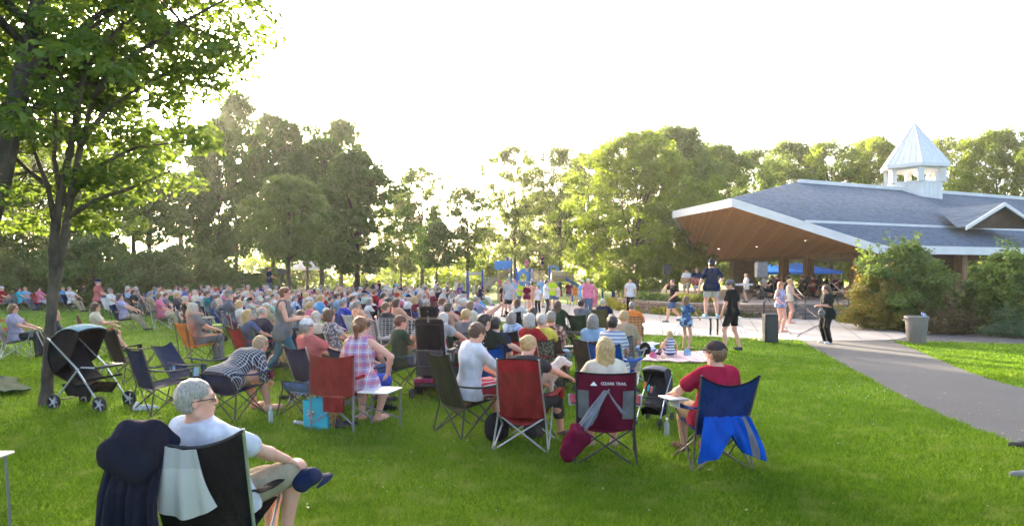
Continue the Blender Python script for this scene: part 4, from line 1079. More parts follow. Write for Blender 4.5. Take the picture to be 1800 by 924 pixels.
bush(1778, 436, 590, 132, L_BUSH, 'large green bush cut by the right edge behind the lawn', 42, nc=330)
bush(1545, 480, 582, 98, leafmat('leaf_autumn', (.12, .17, .03), (.30, .20, .04), .35, (.40, .32, .03)), 'bush with red and yellow autumn tinted leaves beside the stage steps', 43, .05, nc=190)
bush(1668, 548, 588, 80, leafmat('leaf_brown', (.09, .06, .03), (.16, .11, .05), .2), 'low brownish shrub between the two large green bushes', 44, .04, nc=120)
bush(1788, 573, 594, 70, leafmat('leaf_juniper', (.06, .12, .06), (.10, .18, .09), .2), 'low blue green juniper at the right edge beside the narrow path', 45, .03, nc=90)
bush(1880, 440, 592, 170, L_BUSH, 'green bush outside the right edge of the photo', 46, nc=200)
bush(1672, 530, 570, 44, L_MID, 'small mid green bush in the gap behind the two large bushes', 47, nc=100)
# ------------------------------------------------------------------ picnic shelter behind the trees
def shelter():
    Y = 74; x = (540 - 900) / F * Y; t = thing('picnic_shelter', 'small open picnic shelter with grey hip roof and white eave behind the crowd', 'shelter', (x, Y, 0))
    w, d, h0, h1 = 2.35, 2.35, 2.3, 3.45
    def r_(s, z): return [(-w * s, -d * s, z), (w * s, -d * s, z), (w * s, d * s, z), (-w * s, d * s, z)]
    m = MB(); m.add(r_(1, h0 + .12) + [(-.35, 0, h1), (.35, 0, h1)], [(0, 1, 5, 4), (1, 2, 5), (2, 3, 4, 5), (3, 0, 4)]); m.build('roof', mat('grey_shingle', (.16, .18, .21), .9, .2, 6, .5, 30), t)
    m = MB(); m.slab(r_(1.02, h0 + .12), .14); m.build('eave', WH, t)
    for sx in (-.7, -.1, .75):
        m = MB(); m.tube([(w * sx, -.6, 0), (w * sx, -.6, 1.4), (w * sx * .8, -.6, h0)], .12, 8); m.tube([(w * sx, -.6, 1.2), (w * sx + .5, -.6, h0)], .08, 6); m.build('post', WOODC, t)
shelter()
# ------------------------------------------------------------------ playground
PB = mat('play_blue', (.02, .09, .42), .35, .08); PBL = mat('play_light_blue', (.03, .24, .60), .35, .06); TAN = mat('play_tan', (.46, .33, .19), .5, .10, 2); PGY = mat('play_grey', (.35, .36, .36), .5)
def playground():
    Y = 47.; k = Y / F
    def X(px): return (px - 900) * k
    def Z(py): return CH + (HZ - py) * k
    t = thing('playground_structure', 'blue and tan climbing frame with spiral slide, arches and tube behind the dancers', 'playground', (X(930), Y, 0)); ox = X(930)
    def post(px, ty, dy=0, r=.075, mt=PB):
        m = MB(); m.tube([(X(px) - ox, dy, 0), (X(px) - ox, dy, Z(ty))], r, 10); m.lathe([(r, Z(ty)), (r * .9, Z(ty) + .05), (0, Z(ty) + .09)], (X(px) - ox, dy, 0), 10); m.build('post', mt, t)
    for a in ((822, 478), (848, 475), (892, 453), (899, 454, .8), (908, 472), (931, 472), (937, 474, .9), (966, 467), (981, 468, .9), (1006, 476), (1008, 476, 1.0)): post(*a)
    m = MB(); m.tube([(X(822) - ox, 0, Z(479)), (X(848) - ox, 0, Z(479))], .05, 8); m.tube([(X(822) - ox, 0, Z(482)), (X(822) - ox, 1.5, Z(482)), (X(848) - ox, 1.5, Z(482))], .05, 8)
    for q in range(4): m.tube([(X(853 + q * 5) - ox, 0, Z(486)), (X(853 + q * 5) - ox, 0, Z(508))], .03, 6)
    for q in range(4): m.tube([(X(851) - ox, 0, Z(488 + q * 6)), (X(872) - ox, 0, Z(488 + q * 6))], .025, 6)
    m.build('climber', PGY, t)
    # spiral slide
    m = MB()
    def f(u, v):
        a = -.6 + u * 4.6; r = .42 + .50 * v; z = Z(476) * (1 - u) + .35 * u + .25 * (2 * v - 1) ** 2; cx = X(876) - ox
        return (cx + math.cos(a) * r - u * .6, -.3 + math.sin(a) * r, z)
    m.sheet(f, 34, 8, .04); m.build('spiral_slide', TAN, t)
    m = MB(); m.tube([(X(876) - ox, -.3, 0), (X(876) - ox, -.3, Z(470))], .07, 8); m.build('post', TAN, t)
    m = MB(); m.box((X(881) - ox, 0, Z(466)), (.92, .9, .62), bev=.06); m.box((X(892) - ox, .1, Z(467)), (.5, .9, .66), bev=.04); m.build('roof_box', PBL, t)
    for a, b, z in ((886, 909, 497), (909, 966, 494), (966, 1008, 494)):
        m = MB(); m.box(((X(a) + X(b)) / 2 - ox, .5, Z(z)), (X(b) - X(a), 1.2, .10)); m.build('deck', PGY, t)
    def panel(x0, x1, y0, y1, hole, mt, dy=0):
        m = MB(); xa, xb = X(x0) - ox, X(x1) - ox; za, zb = Z(y1), Z(y0); cx = (xa + xb) / 2; w = xb - xa; r = w * hole; cz = za + (zb - za) * .42; O = []; I = []
        for q in range(28):
            an = 2 * math.pi * q / 28; c, s = math.cos(an), math.sin(an); hx, hz = w / 2, (zb - za) / 2; k_ = min(hx / (abs(c) + 1e-6), hz / (abs(s) + 1e-6)) if s < .2 else 1 / math.sqrt((c / hx) ** 2 + (s / hz) ** 2) * (1 if s > .4 else 1)
            O.append((cx + c * k_, (za + zb) / 2 + s * k_)); I.append((cx + c * r, cz + s * r * 1.25))
        V = [(x, dy + d, z) for d in (-.03, .03) for x, z in O + I]; n = 28; Fs = []
        for q in range(n):
            p = (q + 1) % n; Fs += [(q, p, n + p, n + q), (2 * n + p, 2 * n + q, 3 * n + q, 3 * n + p), (q, 2 * n + q, 2 * n + p, p), (n + p, 3 * n + p, 3 * n + q, n + q)]
        m.add(V, Fs); m.build('arch_panel', mt, t)
    panel(909, 931, 471, 500, .27, PBL); panel(965, 982, 466, 479, .25, PBL); panel(909, 931, 497, 520, .30, PBL, .3)
    m = MB(); m.lathe([(.36, 0), (.36, X(1006) - X(969))], (X(969) - ox, 0, Z(485)), 20, ry=R(90))
    for q in (.02, .5, .98): m.lathe([(.39, -.03), (.39, .03)], (X(969 + 37 * q) - ox, 0, Z(485)), 20, ry=R(90))
    m.build('tube', TAN, t)
    m = MB()
    for q in range(5): m.lathe([(.045, 0), (.045, .02)], (X(978 + q * 5.5) - ox, -.37, Z(486)), 10, rx=R(90))
    m.build('bubble_window', PB, t)
    m = MB()
    for x0, x1, y0, y1 in ((935, 960, 476, 492), (1008, 1018, 476, 492)):
        for q in range(int((x1 - x0) / 2.2)): m.tube([(X(x0 + q * 2.2) - ox, 0, Z(y1)), (X(x0 + q * 2.2) - ox, 0, Z(y0))], .02, 5)
        for yy in (y0, y1): m.tube([(X(x0) - ox, 0, Z(yy)), (X(x1) - ox, 0, Z(yy))], .03, 6)
    m.build('railing', TAN, t)
    def g(u, v): 
        a = (v - .5) * 2.6; return (X(992) - ox + u * 2.1, -.9 - .1 * u + math.sin(a) * .3, Z(492) * (1 - u) + .3 * u + .3 * (1 - math.cos(a)))
    m = MB(); m.sheet(g, 12, 8, .04); m.build('slide', PB, t)
    t2 = thing('climbing_panels', 'tan scalloped climbing panels with crawl tube and blue posts right of the playground', 'playground', (X(1075), Y, 0), group=None); ox2 = X(1075)
    for px, ty in ((1040, 484), (1059, 482), (1078, 475), (1098, 482), (1112, 482)):
        m = MB(); m.tube([(X(px) - ox2, 0, 0), (X(px) - ox2, 0, Z(ty))], .08 if px != 1078 else .12, 10); m.lathe([(.10, Z(ty)), (.06, Z(ty) + .1), (0, Z(ty) + .12)], (X(px) - ox2, 0, 0), 10); m.build('post', PB, t2)
    for x0, x1 in ((1041, 1058), (1080, 1097)):
        m = MB(); O = []
        for q in range(36):
            an = 2 * math.pi * q / 36; r = 1 + .10 * math.cos(6 * an); c, s = math.cos(an), math.sin(an); k_ = 1 / max(abs(c), abs(s)) ** .6
            O.append(((X(x0) + X(x1)) / 2 - ox2 + c * k_ * r * .31, Z(495) + s * k_ * r * .40))
        V = [(x, d, z) for d in (-.04, .04) for x, z in O]; m.add(V, [tuple(range(36)), tuple(range(71, 35, -1))] + [(q, 36 + q, 36 + (q + 1) % 36, (q + 1) % 36) for q in range(36)]); m.build('panel', TAN, t2)
    m = MB(); m.lathe([(.37, 0), (.37, .62)], (X(1061) - ox2, 0, Z(497)), 20, ry=R(90)); m.build('tube', TAN, t2)
playground()
# ------------------------------------------------------------------ chairs
CC = dict(navy=(.012, .022, .06), black=(.012, .012, .014), red=(.30, .015, .02), maroon=(.13, .008, .03), blue=(.01, .07, .32), green=(.02, .09, .035), olive=(.09, .08, .035), brown=(.09, .06, .04),
          teal=(.01, .16, .16), grey=(.17, .17, .18), white=(.62, .61, .59), lime=(.42, .62, .02), orange=(.62, .18, .04), turquoise=(.02, .40, .50), tan=(.38, .29, .18), darkred=(.20, .018, .018),
          pink=(.62, .16, .25), lightblue=(.25, .40, .55), salmon=(.50, .13, .12), lavender=(.36, .33, .48), yellow=(.65, .52, .08), khaki=(.33, .28, .19), denim=(.07, .12, .22), royal=(.02, .06, .38), peach=(.62, .32, .22),
          darkgreen=(.02, .05, .03), purple=(.13, .05, .24), skyblue=(.10, .33, .62), cream=(.60, .54, .42), charcoal=(.045, .045, .05), lightgrey=(.40, .40, .41), mint=(.30, .48, .40))
def CL(k): return cloth('cloth_' + k, CC[k])
def camp_chair(label, loc, rz, fab='navy', frame=None, h=.92, tw=.54, sw=.50, back2=None, group=None, arms=True, cups=True, lean=.20, name='camp_chair', dip=.045, z=0., dz=0., seatf=None, logo=None, parts=True, sag=.05, cupc=None):
    fr = frame or BLKT; fm = CL(fab) if isinstance(fab, str) else fab; t = thing(name, label, 'chair', (loc[0], loc[1], z), rz, group)
    sf, sb = .43, .37; hw = sw / 2; yb = -.20; yf = .24; r = .0095
    FT = {(-1, 1): (-.31, .29, 0), (1, 1): (.31, .29, 0), (-1, -1): (-.31, -.29, 0), (1, -1): (.31, -.29, 0)}
    SC = {(-1, 1): (-hw - .01, yf, sf), (1, 1): (hw + .01, yf, sf), (-1, -1): (-hw - .01, yb, sb), (1, -1): (hw + .01, yb, sb)}
    for k, p in FT.items():
        m = MB(); m.tube([p, SC[(-k[0], k[1])]], r, 7); m.tube([p, SC[(k[0], -k[1])]], r, 7); m.lathe([(.017, 0), (.017, .03), (.010, .035)], (p[0], p[1], 0), 8)
        m.build('leg', fr, t)
    tb = {s: (s * tw / 2, yb - lean - .02, h) for s in (-1, 1)}
    for s in (-1, 1):
        m = MB(); m.tube([(s * .315, -.30, .0), (s * (hw + .02), yb - .03, sb), tb[s]], r * 1.1, 7); m.build('upright', fr, t)
    m = MB(); m.sheet(lambda u, v: ((u - .5) * sw * (1 + .0 * v), yb + (yf - yb) * v, sb + (sf - sb) * v - sag * (1 - (2 * u - 1) ** 2) * (1 - .5 * v)), 8, 6, .008); m.build('seat', seatf or fm, t)
    def bf(u, v):
        x = 2 * u - 1; w_ = sw + (tw - sw) * v; z_ = sb - .01 + (h - sb) * v - dip * (1 - x * x) * v ** 3
        return (x * w_ / 2, yb - .01 - (lean + .01) * v - .055 * (1 - x * x) * math.sin(math.pi * min(1, v * .9 + .1)), z_)
    m = MB(); m.sheet(bf, 10, 10, .008)
    mats = [fm]
    if back2:
        mats.append(CL(back2)); 
        for i, f in enumerate(m.f):
            c = sum((Vector(m.v[k]) for k in f), Vector()) / len(f)
            vv = (c.z - sb) / (h - sb); xx = abs(c.x) / (tw / 2)
            if (logo == 'side' and .15 < vv < .72 and xx > .62) or (logo == 'head' and vv > .76): m.mi[i] = 1
    bo = m.build('backrest', mats, t)
    m = MB(); m.tube([bf(u / 10, 1) for u in range(11)], .010, 6); m.build('edge_binding', CL('black') if fab != 'black' else CL('charcoal'), bo)
    if arms:
        for s in (-1, 1):
            a = (s * (hw + .035), yb - .10, sb + .27); b_ = (s * (hw + .075), yf + .05, sb + .25)
            m = MB()
            def af(u, v, a=a, b_=b_, s=s): return (a[0] + (b_[0] - a[0]) * u + (v - .5) * .075, a[1] + (b_[1] - a[1]) * u, a[2] + (b_[2] - a[2]) * u - .03 * math.sin(math.pi * u) - .012 * (2 * v - 1) ** 2)
            m.sheet(af, 8, 4, .010); ar = m.build('armrest', fm, t)
            m = MB(); m.tube([(s * (hw + .01), yf, sf), (b_[0], b_[1], b_[2] - .01)], r, 6); m.build('arm_post', fr, ar)
            if cups and (cups is True or cups == s):
                m = MB(); c = (b_[0] + s * .02, b_[1] + .02, b_[2] - .12); m.lathe([(.034, 0), (.040, .11), (.045, .115), (.037, .112), (.030, .01)], c, 12); m.build('cup_holder', CL(cupc) if cupc else fm, ar)
    return t
def webbed_chair(label, loc, rz, wm, frame=None, h=.86, seat=.34, group=None, name='lawn_chair', lean=.32):
    fr = frame or STEEL; t = thing(name, label, 'chair', (loc[0], loc[1], 0), rz, group); hw = .27
    for s in (-1, 1):
        m = MB(); m.tube([(s * hw, .25, seat + .02), (s * hw, .30, seat), (s * hw, -.22, 0)], .012, 7); m.build('leg', fr, t)
        m = MB(); m.tube([(s * hw, .30, 0), (s * hw, .02, seat + .22), (s * hw, -.30, seat + .24), (s * hw, -.36, seat + .23)], .012, 7); m.build('leg', fr, t)
        m = MB(); m.box((s * hw, -.10, seat + .25), (.05, .36, .025)); m.build('armrest', mat('arm_plastic', (.4, .38, .35), .5), t)
    m = MB(); m.tube([(-hw, -.22, 0.01), (hw, -.22, 0.01)], .012, 6); m.tube([(-hw, .30, 0.01), (hw, .30, .01)], .012, 6)
    m.tube([(-hw + .02, -.20, seat), (-hw + .02, -.20 - lean, h - .03), (-hw + .05, -.21 - lean, h), (hw - .05, -.21 - lean, h), (hw - .02, -.20 - lean, h - .03), (hw - .02, -.20, seat)], .012, 7); m.build('frame', fr, t)
    m = MB(); m.sheet(lambda u, v: ((u - .5) * .50, -.2 + .5 * v, seat + .01 - .03 * math.sin(math.pi * v) * (1 - (2 * u - 1) ** 2)), 6, 6, .01); m.build('seat', wm, t)
    m = MB(); m.sheet(lambda u, v: ((u - .5) * .50, -.205 - lean * v - .02 * math.sin(math.pi * v), seat + .02 + (h - seat - .03) * v), 6, 8, .01); m.build('backrest', wm, t)
    return t
def face(x, y, tx=11.5, ty=33.): return -math.atan2(tx - x, ty - y)
WEB = plaid('web_orange', (.50, .20, .07), (.62, .36, .16), (.28, .09, .03), 11, 13, .4, .4, 0, 2, .7)
WLIME = hstripe('web_lime', (.45, .72, .02), (.70, .80, .12), 12, .3, 0); WORG = hstripe('web_salmon', (.60, .16, .07), (.70, .34, .20), 12, .35, 0)
CAMO = blotch('web_camo', (.05, .06, .03), (.25, .24, .15), (.02, .02, .015), 30)

# ------------------------------------------------------------------ people and chairs in the foreground
TEE_SCRIPT = cloth('cloth_tee_white', (.62, .63, .66)); GREYTEE = cloth('cloth_old_white', (.58, .60, .66))
TILT[0] = R(60)
CHECK = plaid('check_black_white', (.018, .02, .03), (.55, .55, .58), (.55, .55, .58), 27, 27, .18, .18, 0, 2, .75)
TILT[0] = 0.
MADRAS = plaid('plaid_madras', (.48, .36, .42), (.18, .14, .42), (.50, .10, .16), 9, 9, .4, .4, 0, 2, .6, (.75, .72, .78))
# --- old man in the lower left corner
X0, Y0 = -1.87, 4.42; rz = R(0)
t, g = person('older grey haired man with glasses, white tee and khaki shorts, lower left', (-1.86, 4.42), R(-27), shirt=GREYTEE, pants=CL('khaki'), hair_m=hairm('hair_silver', (.34, .31, .27)), skinm=SK[0], shoe_m=CL('white'),
    pose='sit', vox=.0065, child=1.06, lean=-.36, yaw=R(-38), pitch=R(-4), hips=(0, -.02, .50), hl=(.12, .38, .62), hr=(.24, .40, .60), pl=(-1, -.2, -.5), pr=(1, -.4, -.5), fr=(.16, .34, .17), fl=(-.04, .40, .085), kp=(.2, .3, 1), w=1.06, belly=.03, legs='shorts', sleeve=.72, hands='fist', hair='short')
glasses(g, t, True).scale = (1.06,) * 3
camp_chair('black camp chair with silver frame holding the grey haired man in the lower left', (X0, Y0), rz, 'black', STEEL, h=1.05, tw=.62, sw=.54, lean=.24, dip=.10)
c2 = (-2.13, 4.34)
def drape(name, label, cat, loc, rz, fn, nu, nv, mt, th=.012, z=0, parent=None):
    m = MB(); m.sheet(fn, nu, nv, th); o = m.build(name, mt, None, (loc[0], loc[1], z)); o.rotation_euler = (0, 0, rz); return tag(o, label, cat)
def jacket():
    t = thing('jacket', 'dark navy hooded rain jacket hanging over the chair at the lower left', 'jacket', (c2[0], c2[1], 0), R(-8))
    s = SDF(); s.ell((.02, -.38, 1.01), (.15, .10, .10), None, .05); s.ell((-.02, -.44, .90), (.16, .10, .14), None, .06); s.ell((.08, -.40, .86), (.10, .10, .14), None, .05); s.cap((.10, -.36, 1.04), (.18, -.3, .96), .05, .04, .05); s.cut((0, 0, .80), (-.35, 0, -1))
    V, Q = s.mesh(.009, .013, 21, 2.); mobj('hood', np_mesh('hood', V, Q), cloth('cloth_midnight', (.012, .014, .025)), t)
    def f(u, v):
        x = -.17 + .34 * u; a = max(0, 1 - abs(v - .0) * 9); fold = .022 * math.sin(17 * u + 2 * v) * min(1, v * 2) + .012 * math.sin(41 * u + 5 * v)
        return (x * (1 + .5 * v) + .04 * v, -.36 - .10 * min(1, v * 3) - .04 * v + fold, .98 - .90 * v)
    m = MB(); m.sheet(f, 60, 24, .014); m.sheet(lambda u, v: (-.17 + .34 * u, -.36 + .10 * v, .905 - .22 * v * v + .01 * math.sin(20 * u)), 30, 6, .014); m.build('jacket_body', cloth('cloth_midnight', (.012, .014, .025)), t)
jacket()
def towel(u, v):
    x = -.31 + .36 * u; fold = .014 * math.sin(26 * u + 2.5 * v) * (.4 + v); q = v * (.22 + .17 * math.sin(2.6 * u) + .02 * u)
    return (x - .10 * v * (1 - u) + .12 * v * u, -.44 - .02 * math.sin(3.1 * v) - fold - .05 * (1 - (2 * (x / .6)) ** 2), 1.045 - .11 * (1 - (x / .3) ** 2) - q)
drape('towel', 'light grey fleece draped over the chair back behind the grey haired man', 'blanket', (X0, Y0), rz, towel, 50, 26, hstripe('towel_grey', (.42, .41, .38), (.34, .33, .31), 1.2, .3), .012)
def cap_loose():
    s = SDF(); s.ell((0, 0, 0), (.085, .10, .075), None, .02); s.ell((0, 0, -.03), (.074, .088, .07), None, .01, 'd'); s.cut((0, 0, -.035), (0, 0, -1))
    V, Q = s.mesh(.007, .004, 30); o = mobj('cap', np_mesh('cap', V, Q), CL('navy')); o.rotation_euler = (R(25), R(14), R(-70))
    m = MB(); m.sheet(lambda u, v: (math.sin((u - .5) * 2.2) * .085, math.cos((u - .5) * 2.2) * .095 + .065 * v * max(0, 1 - (2 * u - 1) ** 2) ** .5, -.033 - .02 * v), 12, 4, .006); m.build('brim', CL('navy'), o); return o
o = cap_loose(); o.location = AT(540, 842, 4.60); tag(o, 'navy blue cap resting on the chair arm by the hands of the grey haired man', 'cap')
# --- dark green high back chair and the man in the white tee
X1, Y1 = (822 - 900) / F * 8.35, 8.35
camp_chair('dark olive camp chair under the man in the white tee, left of the red chair', (X1, Y1), R(-52), cloth('cloth_moss', (.035, .038, .02)), BLKT, h=1.02, tw=.50, lean=.22, sag=.08)
t, g = person('man with glasses and white tee leaning towards the woman with the dog', (X1 + .06, Y1 + .06), R(-58), shirt=TEE_SCRIPT, pants=hstripe('shorts_red_plaid', (.45, .03, .05), (.6, .55, .55), 20, .3, 0), hair_m=HM['brown'],
    pose='sit', vox=.0075, child=1.08, lean=.10, yaw=R(8), pitch=R(22), hl=(-.08, .42, .56), hr=(.12, .44, .56), w=1.05, legs='shorts', sleeve=.85, side=.06, shoe_m=CL('charcoal'))
glasses(g, t).scale = (1.08,) * 3; eyes(g, t)
def letters(txt, size, loc, rot, mt, parent, name='lettering', ext=.001):
    cu = bpy.data.curves.new(name, 'FONT'); cu.body = txt; cu.size = size; cu.extrude = ext; cu.align_x = 'CENTER'; cu.align_y = 'CENTER'
    o = bpy.data.objects.new(name, cu); S.collection.objects.link(o); dg = bpy.context.evaluated_depsgraph_get(); me = bpy.data.meshes.new_from_object(o.evaluated_get(dg)); bpy.data.objects.remove(o)
    o = mobj(name, me, mt, parent, loc); o.rotation_euler = rot; return o
# --- red chair with the woman, bun and white dog
X2, Y2 = (925 - 900) / F * 7.75, 7.75
camp_chair('red high back camp chair with silver legs under the woman with the blonde bun', (X2, Y2), R(-14), cloth('cloth_chili', (.24, .022, .022)), STEEL, h=1.03, tw=.46, lean=.20, back2='red', logo='head', sag=.10, dip=-.01)
t, g = person('woman with blonde bun in a dark top holding a white dog on the red chair', (X2 + .03, Y2 + .05), R(-28), shirt=CL('charcoal'), pants=CL('charcoal'), hair_m=HM['blonde'], fem=True,
    pose='sit', vox=.0085, lean=.0, hair='bun', pitch=R(18), yaw=R(-20), hl=(.10, .36, .60), hr=(.30, .42, .74), fr=(.2, .46, .085), legs='capri', sleeve=.5, w=1.1, shoe_m=CL('brown'))
def dog(label, loc, rz, col, sc, name='dog', white=True):
    s = SDF()
    s.cap((0, -.22, .24), (0, .12, .30), .095, .105, .06); s.cap((0, .12, .32), (0, .24, .45), .075, .058, .05); s.ell((0, .27, .47), (.058, .065, .055), None, .03)
    s.cap((0, .30, .455), (0, .385, .43), .036, .024, .025); s.cap((0, .31, .43), (0, .37, .405), .024, .016, .01); s.ell((0, .39, .44), (.012, .012, .010), None, .004)
    for q in (-1, 1):
        s.cap((q * .045, .24, .51), (q * .065, .20, .47), .018, .012, .01)
        s.cap((q * .06, .12, .26), (q * .055, .13, .13), .038, .024, .03); s.cap((q * .055, .13, .13), (q * .055, .15, .02), .022, .018, .01); s.ell((q * .055, .17, .018), (.020, .032, .018), None, .01)
        s.cap((q * .06, -.20, .24), (q * .07, -.12, .12), .055, .032, .03); s.cap((q * .07, -.12, .12), (q * .065, -.23, .07), .026, .018, .01); s.cap((q * .065, -.23, .07), (q * .065, -.17, .018), .017, .018, .01); s.ell((q * .065, -.15, .018), (.020, .03, .017), None, .01)
    s.cap((0, -.30, .26), (0, -.40, .40), .022, .008, .02)
    V, Q = s.mesh(.008, .0015, 60); t = thing(name, label, 'dog', loc, rz); t.scale = (sc,) * 3
    me = np_mesh('body', V, Q); mobj('body', me, col, t)
    for q in (-1, 1):
        m = MB(); m.lathe([(0, 0), (.006, .002), (.008, .006), (.006, .010), (0, .012)], (q * .032, .318, .475), 8); m.build('eye', BLKP, t)
    m = MB(); m.lathe([(0, -.008), (.012, -.004), (.012, .006), (0, .009)], (0, .400, .440), 10); m.build('nose', BLKP, t)
    return t
WDOG = mat('fur_white', (.62, .55, .48), .9, .12, 12, .8, 90)
dd = AT(972, 673, 8.05)
dog('white short haired dog held on the lap of the woman with the blonde bun', (dd[0] - .14, dd[1], .49), R(-85), WDOG, .92)
# --- maroon chair with the blonde woman
X3, Y3 = (1064 - 900) / F * 7.2, 7.2
mc = camp_chair('maroon camp chair with grey side panels and white lettering under the long haired blonde woman', (X3, Y3), R(-7), 'maroon', BLKT, h=.98, tw=.58, sw=.54, lean=.22, back2='grey', logo='side', dip=.02, cupc='lightgrey')
WPR = mat('print_white', (.75, .73, .73), .7)
letters('OZARK TRAIL', .040, (.075, -.478, .865), (R(78), 0, R(3)), WPR, mc)
m = MB(); m.add([(-.155, -.474, .845), (-.085, -.484, .845), (-.12, -.474, .885), (-.155, -.480, .845), (-.085, -.490, .845), (-.12, -.480, .885)], [(0, 1, 2), (5, 4, 3), (0, 3, 4, 1), (1, 4, 5, 2), (2, 5, 3, 0)]); m.build('emblem', WPR, mc)
t, g = person('woman with long straight blonde hair on the maroon chair, seen from behind', (X3, Y3 + .05), R(-4), shirt=CL('cream'), pants=CL('denim'), hair_m=HM['blonde'], fem=True,
    pose='sit', vox=.0085, hips=(0, -.04, .50), lean=-.12, hair='vlong', yaw=R(4), legs='shorts', sleeve=.5, w=1.12, hbw=1.05, shoe_m=CL('tan'), child=1.03)
sbag = thing('chair_bag', 'grey and maroon carry bag tied across the back of the maroon chair', 'bag', (X3, Y3, 0), R(-7))
def bagf(u, v, v0=0., v1=1.):
    v = v0 + (v1 - v0) * v; a = Vector((.00 - .40 * v, 0, .80 - .60 * v)); w = .06 + .26 * v; n = Vector((.8, 0, .55)); p = a + n * ((u - .5) * 2 * w * .5 * 1.5)
    return (p.x, -.50 - .05 * math.sin(math.pi * v) - .020 * math.sin(15 * u + 5 * v) * (.3 + v) - .012 * math.sin(33 * u + 11 * v) - .04 * math.sin(math.pi * u) * v, p.z + .012 * math.sin(9 * v + 6 * u))
m = MB(); m.sheet(lambda u, v: bagf(u, v, 0, .70), 40, 30, .010); m.sheet(lambda u, v: (.02 + .13 * v + .05 * u, -.52 - .02 * math.sin(12 * u + 4 * v), .80 - .22 * v - .10 * u * (1 - v)), 14, 14, .01); m.build('bag_body', cloth('cloth_bag_silver', (.20, .21, .24)), sbag)
s_ = SDF(); s_.cap((-.28, -.56, .40), (-.37, -.56, .26), .085, .075, .06); s_.cap((-.20, -.56, .34), (-.35, -.56, .20), .06, .07, .06); s_.ell((-.36, -.56, .18), (.08, .06, .07), None, .03)
V, Q = s_.mesh(.008, .012, 30, 2.); mobj('bag_end', np_mesh('bag_end', V, Q), CL('maroon'), sbag)
# --- blue chair with the man in cap and red shirt
X4, Y4 = (1250 - 900) / F * 7.0, 7.0
camp_chair('blue camp chair with wide flared top under the man in the dark cap', (X4, Y4), R(6), cloth('cloth_blue_deep', (.010, .035, .15)), mat('bronze_tube', (.16, .13, .11), .4, metal=.6), h=.98, tw=.58, sw=.47, lean=.26, dip=.10, cups=False)
t, g = person('man in dark cap, glasses and red shirt on the blue flared camp chair', (X4 + .03, Y4 + .10), R(10), shirt=cloth('cloth_crimson', (.36, .015, .045)), pants=CL('tan'), hair_m=HM['lbrown'],
    pose='sit', vox=.0075, child=1.02, lean=-.16, hips=(0, -.04, .47), yaw=R(28), hat='cap', hat_m=cloth('cloth_capgrey', (.045, .035, .04)), hl=(-.30, .26, .66), hr=(.22, .3, .66), pl=(-1, -.5, -.6), legs='shorts', sleeve=.6, w=1.15, belly=.03, shoe_m=CL('brown'))
glasses(g, t).scale = (1.04,) * 3
m = MB(); m.box((0, 0, 0), (.20, .40, .018), bev=.006); m.box((0, -.03, -.05), (.012, .3, .08)); o = m.build('side_table', mat('tray_grey', (.5, .5, .5), .4), None, (X4 - .36, Y4 + .12, .655)); o.rotation_euler = (R(-4), 0, R(6)); tag(o, 'grey fold-up arm tray on the left of the blue camp chair', 'tray')
cb = thing('chair_cover', 'bright blue carry cover hanging low behind the navy camp chair like an apron', 'bag', (X4, Y4, 0), R(6))
def cov(u, v):
    x = 2 * u - 1; w = .225 + .105 * math.sin(1.4 * v); zb = .50 - .13 * max(0, 1 - abs(x) * 1.7) * v - .02 * math.sin(9 * u); L_ = (.34 + .05 * abs(x) - .17 * max(0, 1 - abs(x) * 2.2))
    return (x * w, -.40 - .10 * math.sin(1.9 * v) - .028 * math.sin(11 * u + 3 * v + 1) * (.2 + v) - .012 * math.sin(27 * u - 6 * v), .56 - L_ * v - .03 * math.cos(5 * u) * v)
m = MB(); m.sheet(cov, 60, 30, .010); m.sheet(lambda u, v: (lambda p: (p[0] * .93, p[1] + .06, p[2]))(cov(u, v)), 30, 14, .010); m.build('cover_body', cloth('cloth_blue_bright', (.004, .075, .42), .5), cb)
m = MB(); m.sheet(lambda u, v: (lambda p: (p[0] + .004, p[1] - .012, p[2]))(cov(.80 + .10 * u, v)), 6, 24, .006); m.build('grey_strip', CL('grey'), cb)
